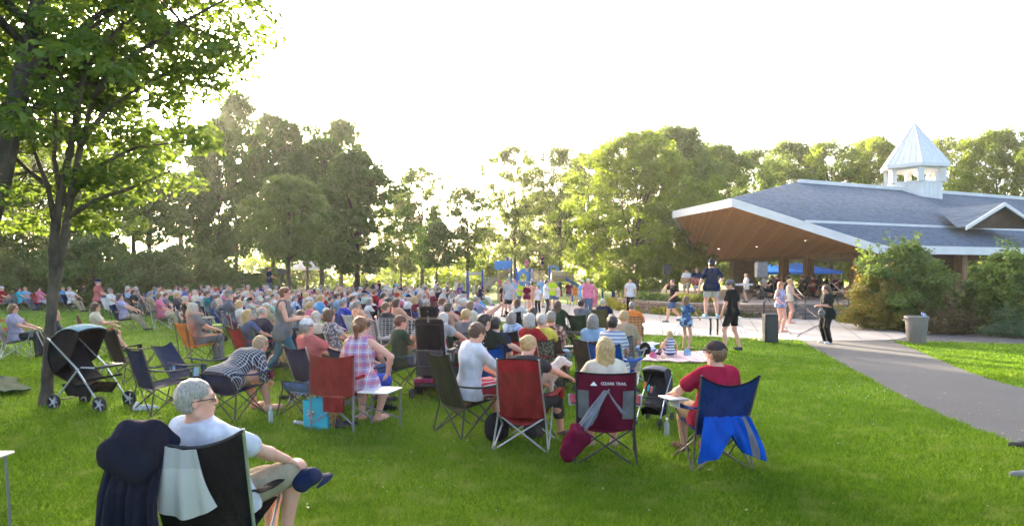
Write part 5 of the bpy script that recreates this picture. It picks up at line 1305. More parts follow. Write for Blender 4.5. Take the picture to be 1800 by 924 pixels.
# --- red director's chair with side table and the woman in the madras top
X5, Y5 = (600 - 900) / F * 8.6, 8.6
def director(label, loc, rz):
    t = thing('director_chair', label, 'chair', loc, rz); fr = GREYT; hw = .29; rr = .014; fm = cloth('cloth_brick', (.20, .018, .018))
    for s in (-1, 1):
        m = MB(); m.tube([(s * hw, -.24, 0), (s * hw, -.24, .92)], rr, 8); m.lathe([(.02, 0), (.02, .04)], (s * hw, -.24, 0), 8); m.build('leg', fr, t)
        m = MB(); m.tube([(s * hw, .26, 0), (s * hw, .26, .62), (s * hw, .22, .66), (s * hw, -.24, .66)], rr, 8); m.lathe([(.02, 0), (.02, .04)], (s * hw, .26, 0), 8); m.build('leg', fr, t)
        m = MB(); m.tube([(s * hw, -.20, .665), (s * hw, .24, .665)], .022, 8); m.build('armrest', CL('red'), t)
        m = MB(); m.tube([(s * hw, -.22, .10), (-s * hw, -.10, .46)], .011, 6); m.tube([(s * hw, .24, .10), (-s * hw, .16, .46)], .011, 6); m.tube([(s * hw, -.24, .2), (s * hw, .26, .2)], .011, 6); m.build('brace', fr, t)
    m = MB(); m.sheet(lambda u, v: ((u - .5) * .56, -.2 + .44 * v, .455 - .03 * (1 - (2 * u - 1) ** 2)), 6, 4, .012); m.build('seat', fm, t)
    m = MB(); m.sheet(lambda u, v: ((u - .5) * .60, -.245 - .04 * (1 - (2 * u - 1) ** 2), .46 + (.46 + .04 * (2 * u - 1) ** 2) * v + .0), 10, 6, .012); m.build('backrest', fm, t)
    m = MB(); m.sheet(lambda u, v: (-.10 + .28 * u, -.27, .26 + .18 * v), 3, 3, .02); m.build('pouch', fm, t)
    m = MB(); m.box((.52, .02, .50), (.40, .46, .022), bev=.008); tb_ = m.build('side_table', mat('table_white', (.68, .66, .66), .35, .04), t)
    m = MB(); m.tube([(.70, .22, 0), (.70, .22, .49)], .012, 8); m.tube([(.70, .22, .12), (.30, -.1, .35)], .010, 6); m.build('table_leg', fr, tb_)
director("dark red director's chair with grey frame and white fold-out side table", (X5, Y5, 0), R(-14))
t, g = person('woman with brown ponytail in a sleeveless purple and red plaid top, seen from behind', (X5 + .18, Y5 + .12), R(-12), shirt=MADRAS, pants=CL('royal'), hair_m=HM['red'] if 0 else hairm('hair_auburn', (.22, .085, .035)), fem=True,
    pose='sit', vox=.008, child=1.10, lean=.02, hair='pony', top='tank', hips=(.02, .0, .52), hl=(-.14, .30, .64), hr=(.32, .12, .62), pr=(1, -.3, -.1), legs='shorts', w=1.12, hbw=1.08, shoe_m=SK[0], fl=(-.08, .30, .085), fr=(.14, .26, .085))
# --- checked shirt man bent forward
X6, Y6 = (414 - 900) / F * 9.3, 9.3
camp_chair('low navy camp chair under the man bent forward in the checked shirt', (X6, Y6), R(-26), 'navy', BLKT, h=.62, tw=.52, lean=.14, dip=.0, cupc='maroon')
t, g = person('man with blond hair bent forward in a black and white checked shirt and khaki shorts', (X6 - .12, Y6), R(-30), shirt=CHECK, pants=cloth('cloth_beige', (.34, .25, .14)), hair_m=hairm('hair_sandy', (.40, .26, .14)),
    pose='sit', vox=.0075, child=1.10, lean=1.0, pitch=R(24), hips=(0, -.02, .48), hl=(-.02, .50, .36), hr=(.14, .52, .38), legs='shorts', sleeve=1.0, w=1.25, belly=.03, shoe_m=SK[0], fl=(-.1, .5, .085), fr=(.16, .50, .085))
footr = camp_chair('low navy camp stool with blue top right of the man in the checked shirt', (X6 + .98, Y6 + .10), R(-30), 'denim', BLKT, h=.50, tw=.48, arms=False, lean=.05, dip=0.)
# --- reclining person behind the director's chair
xr, yr = (545 - 900) / F * 10.4, 10.4
t, g = person('person in black lying back on the grass behind the red director chair', (xr + .3, yr), R(70), shirt=CL('black'), pants=CL('denim'), hair_m=HM['dark'], pose='sit', vox=.012, hips=(0, 0, .16), lean=-.85, fl=(-.1, .62, .085), fr=(.12, .55, .085), hl=(-.2, .25, .45), hr=(.2, .2, .4), legs='shorts', sleeve=.6)
# --- walking woman
X7, Y7 = (497 - 900) / F * 12.6, 12.6
t, g = person('woman walking right with red hair bun, glasses, grey tank top and teal leggings', (X7, Y7), R(-84), shirt=cloth('cloth_tankgrey', (.13, .135, .15)), pants=cloth('cloth_tealjean', (.035, .13, .18)), hair_m=HM['red'], fem=True,
    pose='stand', vox=.008, child=1.035, lean=.05, hair='bun', top='tank', untuck=.22, legs='tight', w=1.08, hbw=1.12, hips=(0, 0, .89), fr=(.05, .30, .085), fl=(-.06, -.36, .12), hl=(-.10, .36, 1.10), hr=(.10, .34, 1.08), pl=(-.5, -1, -.4), pr=(.5, -1, -.4), kp=(0, 1, .2), hands='fist', yaw=R(-4))
glasses(g, t).scale = (1.035,) * 3
# --- boy in the green tee
X8, Y8 = (700 - 900) / F * 11.3, 11.3
camp_chair('navy and teal camp chair with cup holder under the boy in the green tee', (X8 - .02, Y8), R(-52), cloth('cloth_tealnavy', (.012, .06, .09)), BLKT, h=.84, tw=.52, lean=.24)
t, g = person('boy with red brown hair and dark green tee beside the power wheelchair', (X8 + .06, Y8 + .06), R(-56), shirt=cloth('cloth_forest', (.045, .07, .045)), pants=CL('denim'), hair_m=hairm('hair_chestnut', (.13, .045, .02)), pose='sit', vox=.008, lean=.0, pitch=R(10), legs='long', sleeve=.6, hl=(-.1, .36, .62), hr=(.12, .36, .62)); eyes(g, t)
# --- power wheelchair with man
def powerchair(label, loc, rz):
    t = thing('power_wheelchair', label, 'wheelchair', loc, rz)
    m = MB(); m.box((0, -.27, .92), (.46, .10, .66), rx=R(12), bev=.04); m.box((0, -.34, .93), (.40, .05, .5), rx=R(12), bev=.02); m.build('backrest', CL('black'), t)
    m = MB(); m.box((0, -.36, 1.36), (.30, .10, .17), bev=.03); h_ = m.build('headrest', CL('black'), t); m = MB(); m.tube([(0, -.38, 1.2), (0, -.40, 1.38)], .015, 6); m.tube([(-.13, -.40, 1.28), (-.15, -.43, 1.42)], .02, 6); m.build('bracket', GREYT, h_)
    m = MB(); m.box((0, .04, .52), (.50, .52, .10), bev=.03); m.build('seat', CL('black'), t)
    m = MB(); m.box((0, -.30, .60), (.42, .10, .34), bev=.02); m.box((.0, -.22, .44), (.34, .30, .16), bev=.02); m.tube([(-.2, -.36, .5), (.2, -.36, .5)], .02, 8); m.tube([(.1, -.37, .45), (.2, -.37, .8)], .012, 6); m.tube([(-.16, -.37, .5), (-.2, -.36, .75)], .014, 6); m.build('seat_lift', BLKP, t)
    m = MB(); m.box((0, -.06, .26), (.44, .62, .16), bev=.03); m.box((0, .30, .20), (.36, .2, .1), bev=.03); m.build('base', BLKP, t)
    m = MB(); m.box((0, -.385, .30), (.46, .03, .07), bev=.01); m.box((.20, -.36, .24), (.10, .06, .16), bev=.02); m.box((-.2, -.36, .26), (.08, .05, .10), bev=.02); m.build('shroud', mat('paint_magenta', (.28, .02, .10), .3), t)
    for s in (-1, 1):
        a = MB(); a.box((s * .29, -.02, .74), (.07, .42, .045), bev=.01); ar = a.build('armrest', BLKP, t); a = MB(); a.tube([(s * .27, -.22, .52), (s * .29, -.2, .72)], .015, 6); a.tube([(s * .27, .1, .52), (s * .29, .1, .72)], .012, 6); a.build('arm_post', GREYT, ar)
        for y, r_ in ((-.34, .085), (.02, .17), (.36, .085)):
            w_ = MB(); w_.lathe([(r_ * .62, -.03), (r_ * .9, -.034), (r_, -.018), (r_, .018), (r_ * .9, .034), (r_ * .62, .03)], (s * .27, y, r_), 22, ry=R(90)); wh = w_.build('wheel', RUBB, t)
            w_ = MB(); w_.lathe([(0, -.026), (r_ * .6, -.02), (r_ * .6, .02), (0, .026)], (s * .27, y, r_), 14, ry=R(90)); w_.build('rim', mat('rim_grey', (.35, .35, .36), .4), wh)
        m = MB(); m.lathe([(.028, 0), (.028, .02), (0, .022)], (s * .09, -.402, .30), 12, rx=R(90)); m.build('reflector', mat('reflector_red', (.5, .02, .04), .2), t)
    m = MB(); m.tube([(.29, .2, .76), (.29, .26, .80), (.29, .26, .86)], [.03, .03, .012], 8); m.build('joystick', BLKP, t)
    return t
XW, YW = (765 - 900) / F * 10.9, 10.9
powerchair('black power wheelchair with headrest and magenta base seen from behind', (XW, YW, 0), R(-10))
t, g = person('grey haired man in light grey tee seated in the power wheelchair with arm on armrest', (XW, YW + .06), R(-12), shirt=CL('lightgrey'), pants=CL('charcoal'), hair_m=HM['grey'], pose='sit', vox=.011, hips=(0, -.1, .65), lean=-.02, w=1.25, belly=.05, hl=(-.34, .2, .82), hr=(.46, .30, .84), pl=(-1, -.4, -.4), pr=(1, -.4, .1), fl=(-.12, .45, .2), fr=(.12, .45, .2), hat='cap', hat_m=CL('black'))
# --- man in black tee with arm over his head
XB, YB = (866 - 900) / F * 10.4, 10.4
camp_chair('grey mesh camp chair under the man holding his arm over his head', (XB - .03, YB), R(-35), 'grey', STEEL, h=.88, tw=.54, lean=.26)
t, g = person('dark haired man in a black tee resting one arm over his head', (XB, YB + .05), R(-42), shirt=cloth('cloth_inkgreen', (.02, .028, .022)), pants=CL('grey'), hair_m=HM['dark'], pose='sit', vox=.0085, child=1.08, lean=-.22, hl=(.02, .10, 1.33), pl=(-.7, .2, 1.0), hr=(.3, .35, .68), w=1.15, fr=(.2, .62, .085), fl=(-.1, .7, .30), legs='shorts', yaw=R(-8), hands='up', shoe_m=CL('white'))
# --- stroller by the maple
def stroller(label, loc, rz, fab, trim, sc=1., name='stroller', canopy=True):
    t = thing(name, label, 'stroller', (loc[0], loc[1], 0), rz); t.scale = (sc,) * 3
    m = MB()
    def f(u, v):
        a = R(-45) + u * R(165); x = (v - .5) * .48; r_ = .42 * (1 - .10 * (2 * v - 1) ** 2); return (x, -.12 - math.cos(a) * r_ * 1.0, .78 + math.sin(a) * r_)
    m.sheet(f, 14, 8, .01)
    for q_ in (-.5, .5): m.add([(q_ * .46, -.12, .70)] + [(q_ * .46, -.12 - math.cos(R(-45) + k * R(165) / 10) * .37, .78 + math.sin(R(-45) + k * R(165) / 10) * .37) for k in range(11)], [(0, k, k + 1) for k in range(1, 11)])
    m.sheet(lambda u, v: ((v - .5) * .42, -.42 + .42 * u, .50 - .16 * u + .02 * math.sin(9 * v)), 6, 4, .02); c = m.build('canopy', fab, t)
    m = MB(); m.sheet(lambda u, v: ((v - .5) * .49, -.12 - math.cos(R(50) + u * R(66)) * .43 * (1 - .10 * (2 * v - 1) ** 2), .78 + math.sin(R(50) + u * R(66)) * .43 * (1 - .10 * (2 * v - 1) ** 2)), 6, 8, .012); m.build('canopy_stripe', trim, c)
    m = MB(); m.sheet(lambda u, v: ((v - .5) * .36, -.34 + .44 * u, .92 - .50 * math.sin(u * 1.57)), 8, 4, .03); m.sheet(lambda u, v: ((v - .5) * .36, .10 + .30 * u, .42 + .06 * u), 4, 4, .03); m.build('seat', fab, t)
    m = MB(); m.sheet(lambda u, v: ((v - .5) * .38, -.30 + .62 * u, .36 - .14 * math.sin(math.pi * u)), 8, 6, .01); m.add([(-.19, -.3, .36), (-.19, .32, .36), (-.19, .2, .2), (-.19, -.2, .2)], [(0, 1, 2, 3)]); m.add([(.19, -.3, .36), (.19, .32, .36), (.19, .2, .2), (.19, -.2, .2)], [(3, 2, 1, 0)]); m.build('basket', CL('black'), t)
    for s in (-1, 1):
        m = MB(); m.tube([(s * .24, .42, .12), (s * .24, .0, .62), (s * .23, -.45, .98), (s * .20, -.55, 1.02)], .013, 7); m.tube([(s * .24, .05, .60), (s * .25, -.36, .13)], .013, 7); m.tube([(s * .24, .10, .62), (s * .24, .34, .62)], .012, 6); m.build('frame', mat('frame_silver', (.40, .46, .50), .35, metal=.5), t)
        for y in (.44, -.37):
            r_ = .115; w_ = MB(); w_.lathe([(r_ * .8, -.02), (r_, -.012), (r_, .012), (r_ * .8, .02), (r_ * .8, -.02)], (s * .26, y, r_), 24, ry=R(90)); wh = w_.build('wheel', RUBB, t)
            w_ = MB()
            for k in range(5):
                a = k * 2 * math.pi / 5; w_.tube([(s * .26, y, r_), (s * .26, y + math.cos(a) * r_ * .82, r_ + math.sin(a) * r_ * .82)], .011, 5)
            w_.lathe([(0, -.02), (.028, -.015), (.028, .015), (0, .02)], (s * .26, y, r_), 12, ry=R(90)); w_.build('rim', mat('rim_light', (.42, .44, .46), .4), wh)
    m = MB(); m.tube([(-.20, -.55, 1.02), (.20, -.55, 1.02)], .016, 8); m.build('handle', BLKP, t)
    m = MB(); m.tube([(-.22, -.37, .13), (.22, -.37, .13)], .008, 6); m.tube([(-.24, .34, .62), (-.1, .42, .63), (.1, .42, .63), (.24, .34, .62)], .02, 8); m.build('tray', BLKP, t)
sx, sy = G(158, 716)
stroller('black and pale blue stroller with canopy beside the maple trunk', (sx, sy), R(-105), CL('black'), cloth('cloth_paleblue', (.26, .40, .44)), 1.0)
x, y = G(1150, 745); stroller('black stroller with coloured rings on its handle right of the maroon chair', (x, y), R(150), CL('charcoal'), CL('grey'), .62)
def rings():
    x, y, z = AT(1146, 690, y_)
y_ = y
for i, (px, py, cc) in enumerate(((1134, 676, 'orange'), (1140, 681, 'turquoise'), (1145, 684, 'pink'), (1150, 683, 'green'))):
    m = MB(); p = AT(px, py, y - .28); m.tube([(p[0] + .02 * math.sin(a) * .3, p[1] + .03 * math.cos(a), p[2] + .035 * math.sin(a)) for a in np.linspace(0, 6.283, 15)], .010, 6)
    tag(m.build('toy_ring', CL(cc)), cc + ' toy ring hanging on the stroller right of the maroon chair', 'toy', 'toy rings on the stroller')
# --- empty chairs at the left
x, y = G(232, 668); camp_chair('black camp chair with small white mark on its back, beside the stroller', (x, y), R(-35), 'black', BLKT, h=.98, tw=.52)
x, y = G(285, 722); camp_chair('empty navy camp chair with pale blue arms between stroller and checked shirt man', (x, y), R(-38), 'navy', BLKT, h=.93, tw=.50, lean=.16, cupc='lightblue')
x, y = G(345, 705); camp_chair('empty navy camp chair tipped sideways just left of the checked shirt man', (x, y), R(-95), cloth('cloth_bluedark', (.012, .03, .07)), BLKT, h=.88, tw=.50, lean=.34)
x, y = G(30, 628); camp_chair('grey and navy camp chair at the far left under the woman in sunglasses', (x, y), R(-62), 'grey', STEEL, h=.92, back2='navy', logo='head')
x, y = G(2, 625); camp_chair('red camp chair cut by the left edge of the photo', (x, y), R(-55), 'red', BLKT, h=.9)
x, y = G(18, 600); camp_chair('second red camp chair at the left edge, partly behind the woman in sunglasses', (x, y), R(-60), 'red', BLKT, h=.84)
x, y = G(30, 628); t, g = person('woman in sunglasses and pale lavender tee on the grey chair, far left', (x + .04, y + .03), R(-70), shirt=CL('lavender'), pants=CL('charcoal'), hair_m=HM['lbrown'], fem=True, pose='sit', vox=.012, hair='bob', w=1.15, lean=-.15); glasses(g, t, True)
x, y = G(172, 622); camp_chair('red camp chair with dark frame under the woman with long brown hair, left side', (x, y), R(-60), 'darkred', BLKT, h=.95)
t, g = person('woman with long brown hair and glasses in a pale top holding a cup, left side', (x + .04, y + .03), R(-66), shirt=CL('cream'), pants=CL('olive'), hair_m=HM['brown'], fem=True, pose='sit', vox=.012, hair='long', lean=-.1, hr=(.1, .3, .78), fr=(.1, .62, .085), legs='shorts'); glasses(g, t)
x, y = G(112, 655); t, g = person('person with curly blond hair behind the stroller canopy', (x, y), R(-60), shirt=CL('charcoal'), pants=CL('khaki'), hair_m=HM['blonde'], fem=True, pose='sit', vox=.014, hair='curly', lean=-.2)
camp_chair('black camp chair hidden behind the stroller and the maple trunk', (x, y), R(-60), 'black', STEEL, h=.85)
d2 = G(160, 655); dog('small grey shaggy dog sitting beside the stroller canopy', (d2[0], d2[1], .32), R(-60), mat('fur_grey', (.22, .20, .18), .95, .4, 14, 1., 60), .75)
# lime and orange webbed chairs
x, y = G(372, 590); webbed_chair('lime green webbed lawn chair standing empty at the left of the crowd', (x, y), R(-62), WLIME)
x, y = G(349, 583); webbed_chair('orange webbed lawn chair left of the lime green one', (x, y), R(-60), WORG)
x, y = G(330, 578); webbed_chair('leftmost orange webbed lawn chair next to the woman in the pink top', (x, y), R(-60), WORG)
# orange shirt man on plaid chair
x, y = G(1113, 612); webbed_chair('orange and brown plaid webbed lawn chair under the man in the orange shirt', (x - .02, y), R(-12), WEB, BLKT, h=.84, seat=.34, lean=.16)
t, g = person('grey haired man in an orange shirt on the plaid lawn chair', (x, y + .06), R(-20), shirt=cloth('cloth_orange_tee', (.68, .20, .04)), pants=CL('charcoal'), hair_m=HM['grey'], pose='sit', vox=.012, w=1.2, belly=.04, lean=-.04, legs='shorts', hips=(0, -.08, .46))
# --- concert bench, standing people at the right
def bench(label, x0, y0):
    t = thing('work_platform', label, 'platform', (x0, y0, 0)); z = .57
    m = MB(); m.box((0, 0, z - .02), (2.0, .34, .04), bev=.01); m.build('plank', STEEL, t)
    for x in (-.95, .95):
        for s in (-1, 1): m = MB(); m.tube([(x * .9, s * .12, z - .04), (x * 1.15, s * .24, 0)], .018, 6); m.build('leg', STEEL, t)
        m = MB(); m.tube([(x * 1.05, -.19, .2), (x * 1.05, .19, .2)], .012, 6); m.build('rung', STEEL, t)
    m = MB(); m.box((-.02, -.1, z / 2 - .02), (.07, .07, z - .05)); m.build('support', BLKT, t); m = MB(); m.box((.2, -.1, z / 2 - .02), (.07, .07, z - .05)); m.build('support', BLKT, t)
xb, yb = G(1248, 588); bench('narrow aluminium work bench on which the man in navy polo stands', xb, yb)
t, g = person('man in navy polo, light shorts and dark cap standing on the aluminium bench', (xb + .05, yb), R(-6), z=.575, shirt=CL('navy'), pants=CL('lightgrey'), hair_m=HM['dark'], shoe_m=CL('lightblue'), pose='stand', vox=.01, child=1.06, w=1.2, legs='shorts', hat='backcap', hat_m=CL('navy'), hl=(-.38, -.02, .86), hr=(.30, .28, 1.05), untuck=.16, fl=(-.17, 0, .085), fr=(.17, 0, .085), sleeve=.8)
m = MB(); p = AT(1253, 460, yb); m.tube([(p[0] + .11 * math.cos(a), p[1], p[2] - .02 + .14 * math.sin(a)) for a in np.linspace(.1, 3.04, 12)], .012, 6); m.box((p[0] - .11, p[1], p[2] - .03), (.03, .07, .08), bev=.01); m.box((p[0] + .11, p[1], p[2] - .03), (.03, .07, .08), bev=.01); tag(m.build('headphones', BLKP), 'black headphones worn by the man standing on the bench', 'headphones')
x, y = G(1287, 616)
t, g = person('slim man in grey cap, black tee and black shorts standing on the lawn looking left', (x, y), R(42), shirt=CL('black'), pants=CL('black'), hair_m=HM['brown'], shoe_m=CL('navy'), pose='stand', vox=.009, child=1.06, w=.95, legs='shorts', hat='cap', hat_m=CL('grey'), yaw=R(30), pitch=R(18), fl=(-.16, .10, .085), fr=(.18, -.10, .085), hl=(-.26, .12, .88)); glasses(g, t)
x, y = G(1206, 613)
t, g = person('girl with brown hair in a blue tie-dye shirt standing beside the picnic blanket', (x, y), R(-50), shirt=blotch('tiedye_blue', (.03, .10, .24), (.25, .45, .58), (.01, .03, .12), 9), pants=CL('black'), hair_m=HM['lbrown'], shoe_m=SK[1], pose='stand', vox=.009, child=.80, fem=True, hair='long', legs='mini', untuck=.2, hl=(-.12, .36, 1.02), hr=(.2, .42, 1.0), shoe=True, sleeve=.7); eyes(g, t)
def blanket(name, label, pts, mt, z=.03):
    P = [Vector((*G(*p), 0)) for p in pts]
    def f(u, v): q = P[0].lerp(P[1], u).lerp(P[3].lerp(P[2], u), v); return (q.x + .05 * math.sin(9 * v), q.y + .06 * math.sin(7 * u), z + .018 * math.sin(8 * u + 2) * math.sin(7 * v) + .01 * math.sin(19 * u))
    m = MB(); m.sheet(f, 30, 20, .02); return tag(m.build(name, mt), label, 'blanket')
blanket('picnic_blanket', 'pink and white patterned picnic blanket under the girl in the striped top', [(1126, 637), (1240, 639), (1258, 622), (1152, 618)], plaid('blanket_pink', (.62, .42, .42), (.55, .12, .16), (.66, .60, .56), 5, 5, .3, .4, 0, 1, .6), .05)
blanket('blanket', 'blue and white checked blanket beside the man in the orange shirt', [(1090, 616), (1148, 619), (1158, 605), (1105, 602)], blotch('blanket_blue', (.12, .25, .5), (.6, .62, .65), None, 9), .05)
x, y = G(1178, 630)
t, g = person('little blond girl in a navy and white striped tank top sitting on the pink blanket', (x, y), R(12), shirt=hstripe('stripe_navy', (.62, .62, .66), (.05, .06, .16), 16, .45), pants=CL('denim'), hair_m=HM['blonde'], pose='sit', vox=.011, child=.62, fem=True, hair='bob', top='tank', hips=(0, 0, .16), lean=.08, fl=(-.2, .5, .09), fr=(.2, .5, .09), hl=(-.25, .2, .2), hr=(.3, .1, .12), z=.06, w=1.05, untuck=.06)
def backpack(label, px, py, col, sc=1.):
    x, y = G(px, py); s = SDF(); s.ell((0, 0, .2), (.17, .12, .21), None, .05); s.ell((0, -.10, .13), (.12, .06, .10), None, .04); s.cap((-.08, .11, .32), (-.08, .15, .08), .02, .02, .02); s.cap((.08, .11, .32), (.08, .15, .08), .02, .02, .02); s.cut((0, 0, 0), (0, 0, -1))
    V, Q = s.mesh(.012, .006, 22); o = mobj('backpack', np_mesh('backpack', V * sc, Q), CL(col)); o.location = (x, y, 0); return tag(o, label, 'backpack')
backpack('black backpack on the grass behind the plaid lawn chair', 1134, 625, 'black', .8)
backpack('dark bag on the grass behind the feet of the man in the white tee', 873, 776, 'black', .85)
backpack('dark patterned bag on the grass under the red chair', 940, 770, 'charcoal', .8)
backpack('crimson bag lying on the pink picnic blanket', 1148, 633, 'pink', .5)
backpack('blue and white bag beside the feet of the tie-dye girl', 1208, 627, 'lightblue', .5)
# women by the steps
x, y = G(1372, 583)
t, g = person('woman with long reddish blond hair, sunglasses and blue tank top standing by the speaker bin', (x, y), R(-150), shirt=blotch('print_blue', (.10, .22, .42), (.5, .5, .6), (.3, .15, .35), 16), pants=CL('black'), hair_m=hairm('hair_strawberry', (.40, .17, .06)), fem=True, pose='stand', vox=.01, child=1.0, hair='vlong', top='tank', legs='mini', hl=(.02, .24, 1.18), hr=(.18, .2, 1.0), shoe_m=SK[0]); glasses(g, t, True)
x, y = G(1388, 568)
t, g = person('woman with blonde hair pulled back in black top behind the woman in blue', (x, y), R(-100), shirt=CL('cream'), pants=CL('black'), hair_m=HM['blonde'], fem=True, pose='stand', vox=.012, child=1.03, hair='bun', top='tank', legs='mini', hl=(-.1, .3, 1.1), hr=(.1, .3, 1.0), shoe_m=SK[0])
x, y = G(1454, 603)
t, g = person('woman with brown hair in a black tee and black trousers standing on the asphalt path', (x, y), R(100), shirt=cloth('cloth_blackgreen', (.01, .018, .018)), pants=CL('black'), hair_m=HM['brown'], fem=True, shoe_m=CL('white'), pose='stand', vox=.009, child=.955, w=1.25, hair='bob', hl=(-.08, .26, 1.12), hr=(.06, .26, 1.10), pl=(-.6, -1, -.5), pr=(.6, -1, -.5), untuck=.2, sleeve=.9, pitch=R(10)); eyes(g, t)
letters('MOM', .10, (0.0, 0, 0), (0, 0, 0), WPR, None).location = (0, 0, -50)
bpy.data.objects.remove([o for o in bpy.data.objects if o.name.startswith('lettering') and o.location.z < -10][0])
s = SDF(); s.ell((0, 0, 0), (.10, .07, .10), None, .03); s.cap((0, 0, .08), (.05, 0, .45), .012, .012, .02); V, Q = s.mesh(.012, .006, 30); o = mobj('handbag', np_mesh('handbag', V, Q), blotch('bag_print', (.02, .02, .02), (.3, .28, .28), None, 40)); o.location = (x - .20, y - .12, .86); tag(o, 'black and white handbag held by the woman in black on the path', 'handbag')
x, y = G(1184, 566)
t, g = person('man in black tee and blue shorts walking left past the stage drinking from a cup', (x, y), R(92), shirt=CL('black'), pants=CL('denim'), hair_m=HM['brown'], shoe_m=CL('grey'), pose='stand', vox=.012, child=1.04, w=1.15, legs='shorts', fl=(-.08, .28, .085), fr=(.1, -.34, .14), hr=(.05, .24, 1.42), hl=(-.25, .15, .95), hips=(0, 0, .89))
# trash bins
def bin_(label, px, py, mt, sc=1., lid=False, name='trash_can'):
    x, y = G(px, py); t = thing(name, label, 'trash can', (x, y, 0)); t.scale = (sc,) * 3
    m = MB(); m.lathe([(.22, 0), (.235, .02), (.285, .66), (.295, .67), (.295, .70), (.31, .71), (.31, .76), (.285, .77), (.275, .70), (.225, .03), (0, .03)], n=32); m.build('body', mt, t)
    for s in (-1, 1): m = MB(); m.tube([(s * .30, -.06, .70), (s * .35, -.05, .66), (s * .35, .05, .66), (s * .30, .06, .70)], .014, 6); m.build('handle', mt, t)
    m = MB(); m.sheet(lambda u, v: (.15 + .12 * u + .02 * math.sin(9 * v), -.05 + .1 * v, .70 + .17 * math.sin(1.57 * v) * (1 - .4 * u)), 5, 6, .02); m.build('rubbish', blotch('litter', (.6, .62, .66), (.2, .12, .45), (.1, .4, .5), 22), t)
bin_('grey plastic trash can with bag poking out, on the lawn edge by the path', 1611, 603, mat('bin_grey', (.20, .175, .165), .6, .10, 3))
x, y = G(1354, 602); t = thing('loudspeaker', 'black rectangular speaker cabinet with pull handle standing on the walk edge', 'speaker', (x, y, 0), R(-6))
m = MB(); m.box((0, 0, .42), (.37, .34, .80), bev=.03); m.box((0, -.172, .42), (.28, .008, .68)); m.build('cabinet', BLKP, t)
m = MB(); m.box((0, -.18, .42), (.27, .012, .66), bev=.004); m.build('grille', mat('grille_dark', (.035, .04, .037), .6, .3, 60), t)
m = MB(); m.tube([(-.16, .1, .8), (-.16, .1, 1.15), (-.13, .1, 1.15), (-.13, .1, .8)], .012, 6); m.build('handle', BLKP, t)
for s in (-1, 1): m = MB(); m.lathe([(.04, -.02), (.04, .02)], (s * .16, .12, .04), 12, ry=R(90)); m.build('wheel', RUBB, t)
m = MB(); p = [G(1300, 590), G(1318, 596), G(1335, 596), G(1345, 600)]; m.tube([(a, b, .02) for a, b in smooth_line([G(1262, 592), G(1300, 598), G(1322, 595), G(1346, 601)], 6)], .012, 6); tag(m.build('cable', BLKP), 'black cable lying on the grass left of the speaker cabinet', 'cable')
m = MB(); q = G(1400, 594); m.tube([(q[0], q[1], .02), (q[0] + .6, q[1] + 1.2, .03), (12.1, 26.5, .05), (12.22, 28.4, .5), (12.25, 28.5, .9)], .010, 6); tag(m.build('cable', BLKP), 'thin cable hanging from the handrail down to the walk', 'cable')
# speaker on stand at the stage, dark speaker by the birch
def spk(label, px, py, Y, w, h, mt, zb, legs=True, rz=0):
    x, _, z = AT(px, py, Y); t = thing('speaker', label, 'speaker', (x, Y, 0), rz); m = MB(); m.box((0, 0, z), (w, w * .8, h), bev=.05); m.build('cabinet', mt, t)
    m = MB(); m.box((0, -w * .4 - .01, z), (w * .8, .02, h * .85), bev=.005); m.lathe([(.06, 0), (.05, .03)], (w * .2, -w * .4 - .02, z), 12, rx=R(90)); m.build('grille', mat('grille_dark', (.035, .04, .037), .6, .3, 60), t) if not legs else None
    m = MB(); m.tube([(0, 0, zb + .3), (0, 0, z - h / 2)], .022, 8); m.build('pole', BLKT, t)
    for k in range(3):
        a = k * 2.094 + .5; m = MB(); m.tube([(0, 0, zb + .75), (math.cos(a) * .62, math.sin(a) * .62, zb)], .016, 6); m.build('leg', BLKT, t)
spk('grey loudspeaker on a black tripod stand at the front of the stage', 1338, 474, 31.5, .50, .72, mat('speaker_grey', (.17, .17, .175), .6), .6)
spk('black loudspeaker on a pole in front of the birch left of the stage', 1172, 473, 38, .40, .60, BLKP, 0, True)
# keyboard and stand
x, _, _ = AT(1300, 500, 31.2); t = thing('keyboard', 'light grey stage keyboard on a black x stand in front of the singer', 'keyboard', (x, 31.2, .6), R(-15))
m = MB(); m.box((0, 0, .84), (1.15, .30, .09), bev=.01); m.build('body', mat('kb_grey', (.45, .45, .46), .5), t); m = MB(); m.tube([(-.3, .1, 0), (.3, .1, .8)], .015, 6); m.tube([(.3, -.1, 0), (-.3, -.1, .8)], .015, 6); m.build('stand', BLKT, t)
# blue canopies behind the pavilion
for i, (px, Y, w) in enumerate(((1342, 62, 2.6), (1400, 66, 2.9))):
    x, _, z = AT(px, 461, Y); t = thing('canopy_tent', ('left of two bright blue pop-up canopies seen through the stage', 'right of two bright blue pop-up canopies seen through the stage')[i], 'canopy', (x, Y, 0), R(8), 'blue pop-up canopies behind the pavilion')
    m = MB(); zt = z; zb = z - .85; m.add([(-w, -w, zb), (w, -w, zb), (w, w, zb), (-w, w, zb), (0, 0, zt), (-w, -w, zb - .22), (w, -w, zb - .22), (w, w, zb - .22), (-w, w, zb - .22)], [(0, 1, 4), (1, 2, 4), (2, 3, 4), (3, 0, 4), (0, 5, 6, 1), (1, 6, 7, 2), (2, 7, 8, 3), (3, 8, 5, 0)]); m.build('canopy', cloth('cloth_canopy', (.01, .16, .62)), t)
    for a, b in ((-1, -1), (1, -1), (1, 1), (-1, 1)): m = MB(); m.tube([(a * w * .97, b * w * .97, 0), (a * w * .97, b * w * .97, zb)], .03, 6); m.build('leg', STEEL, t)
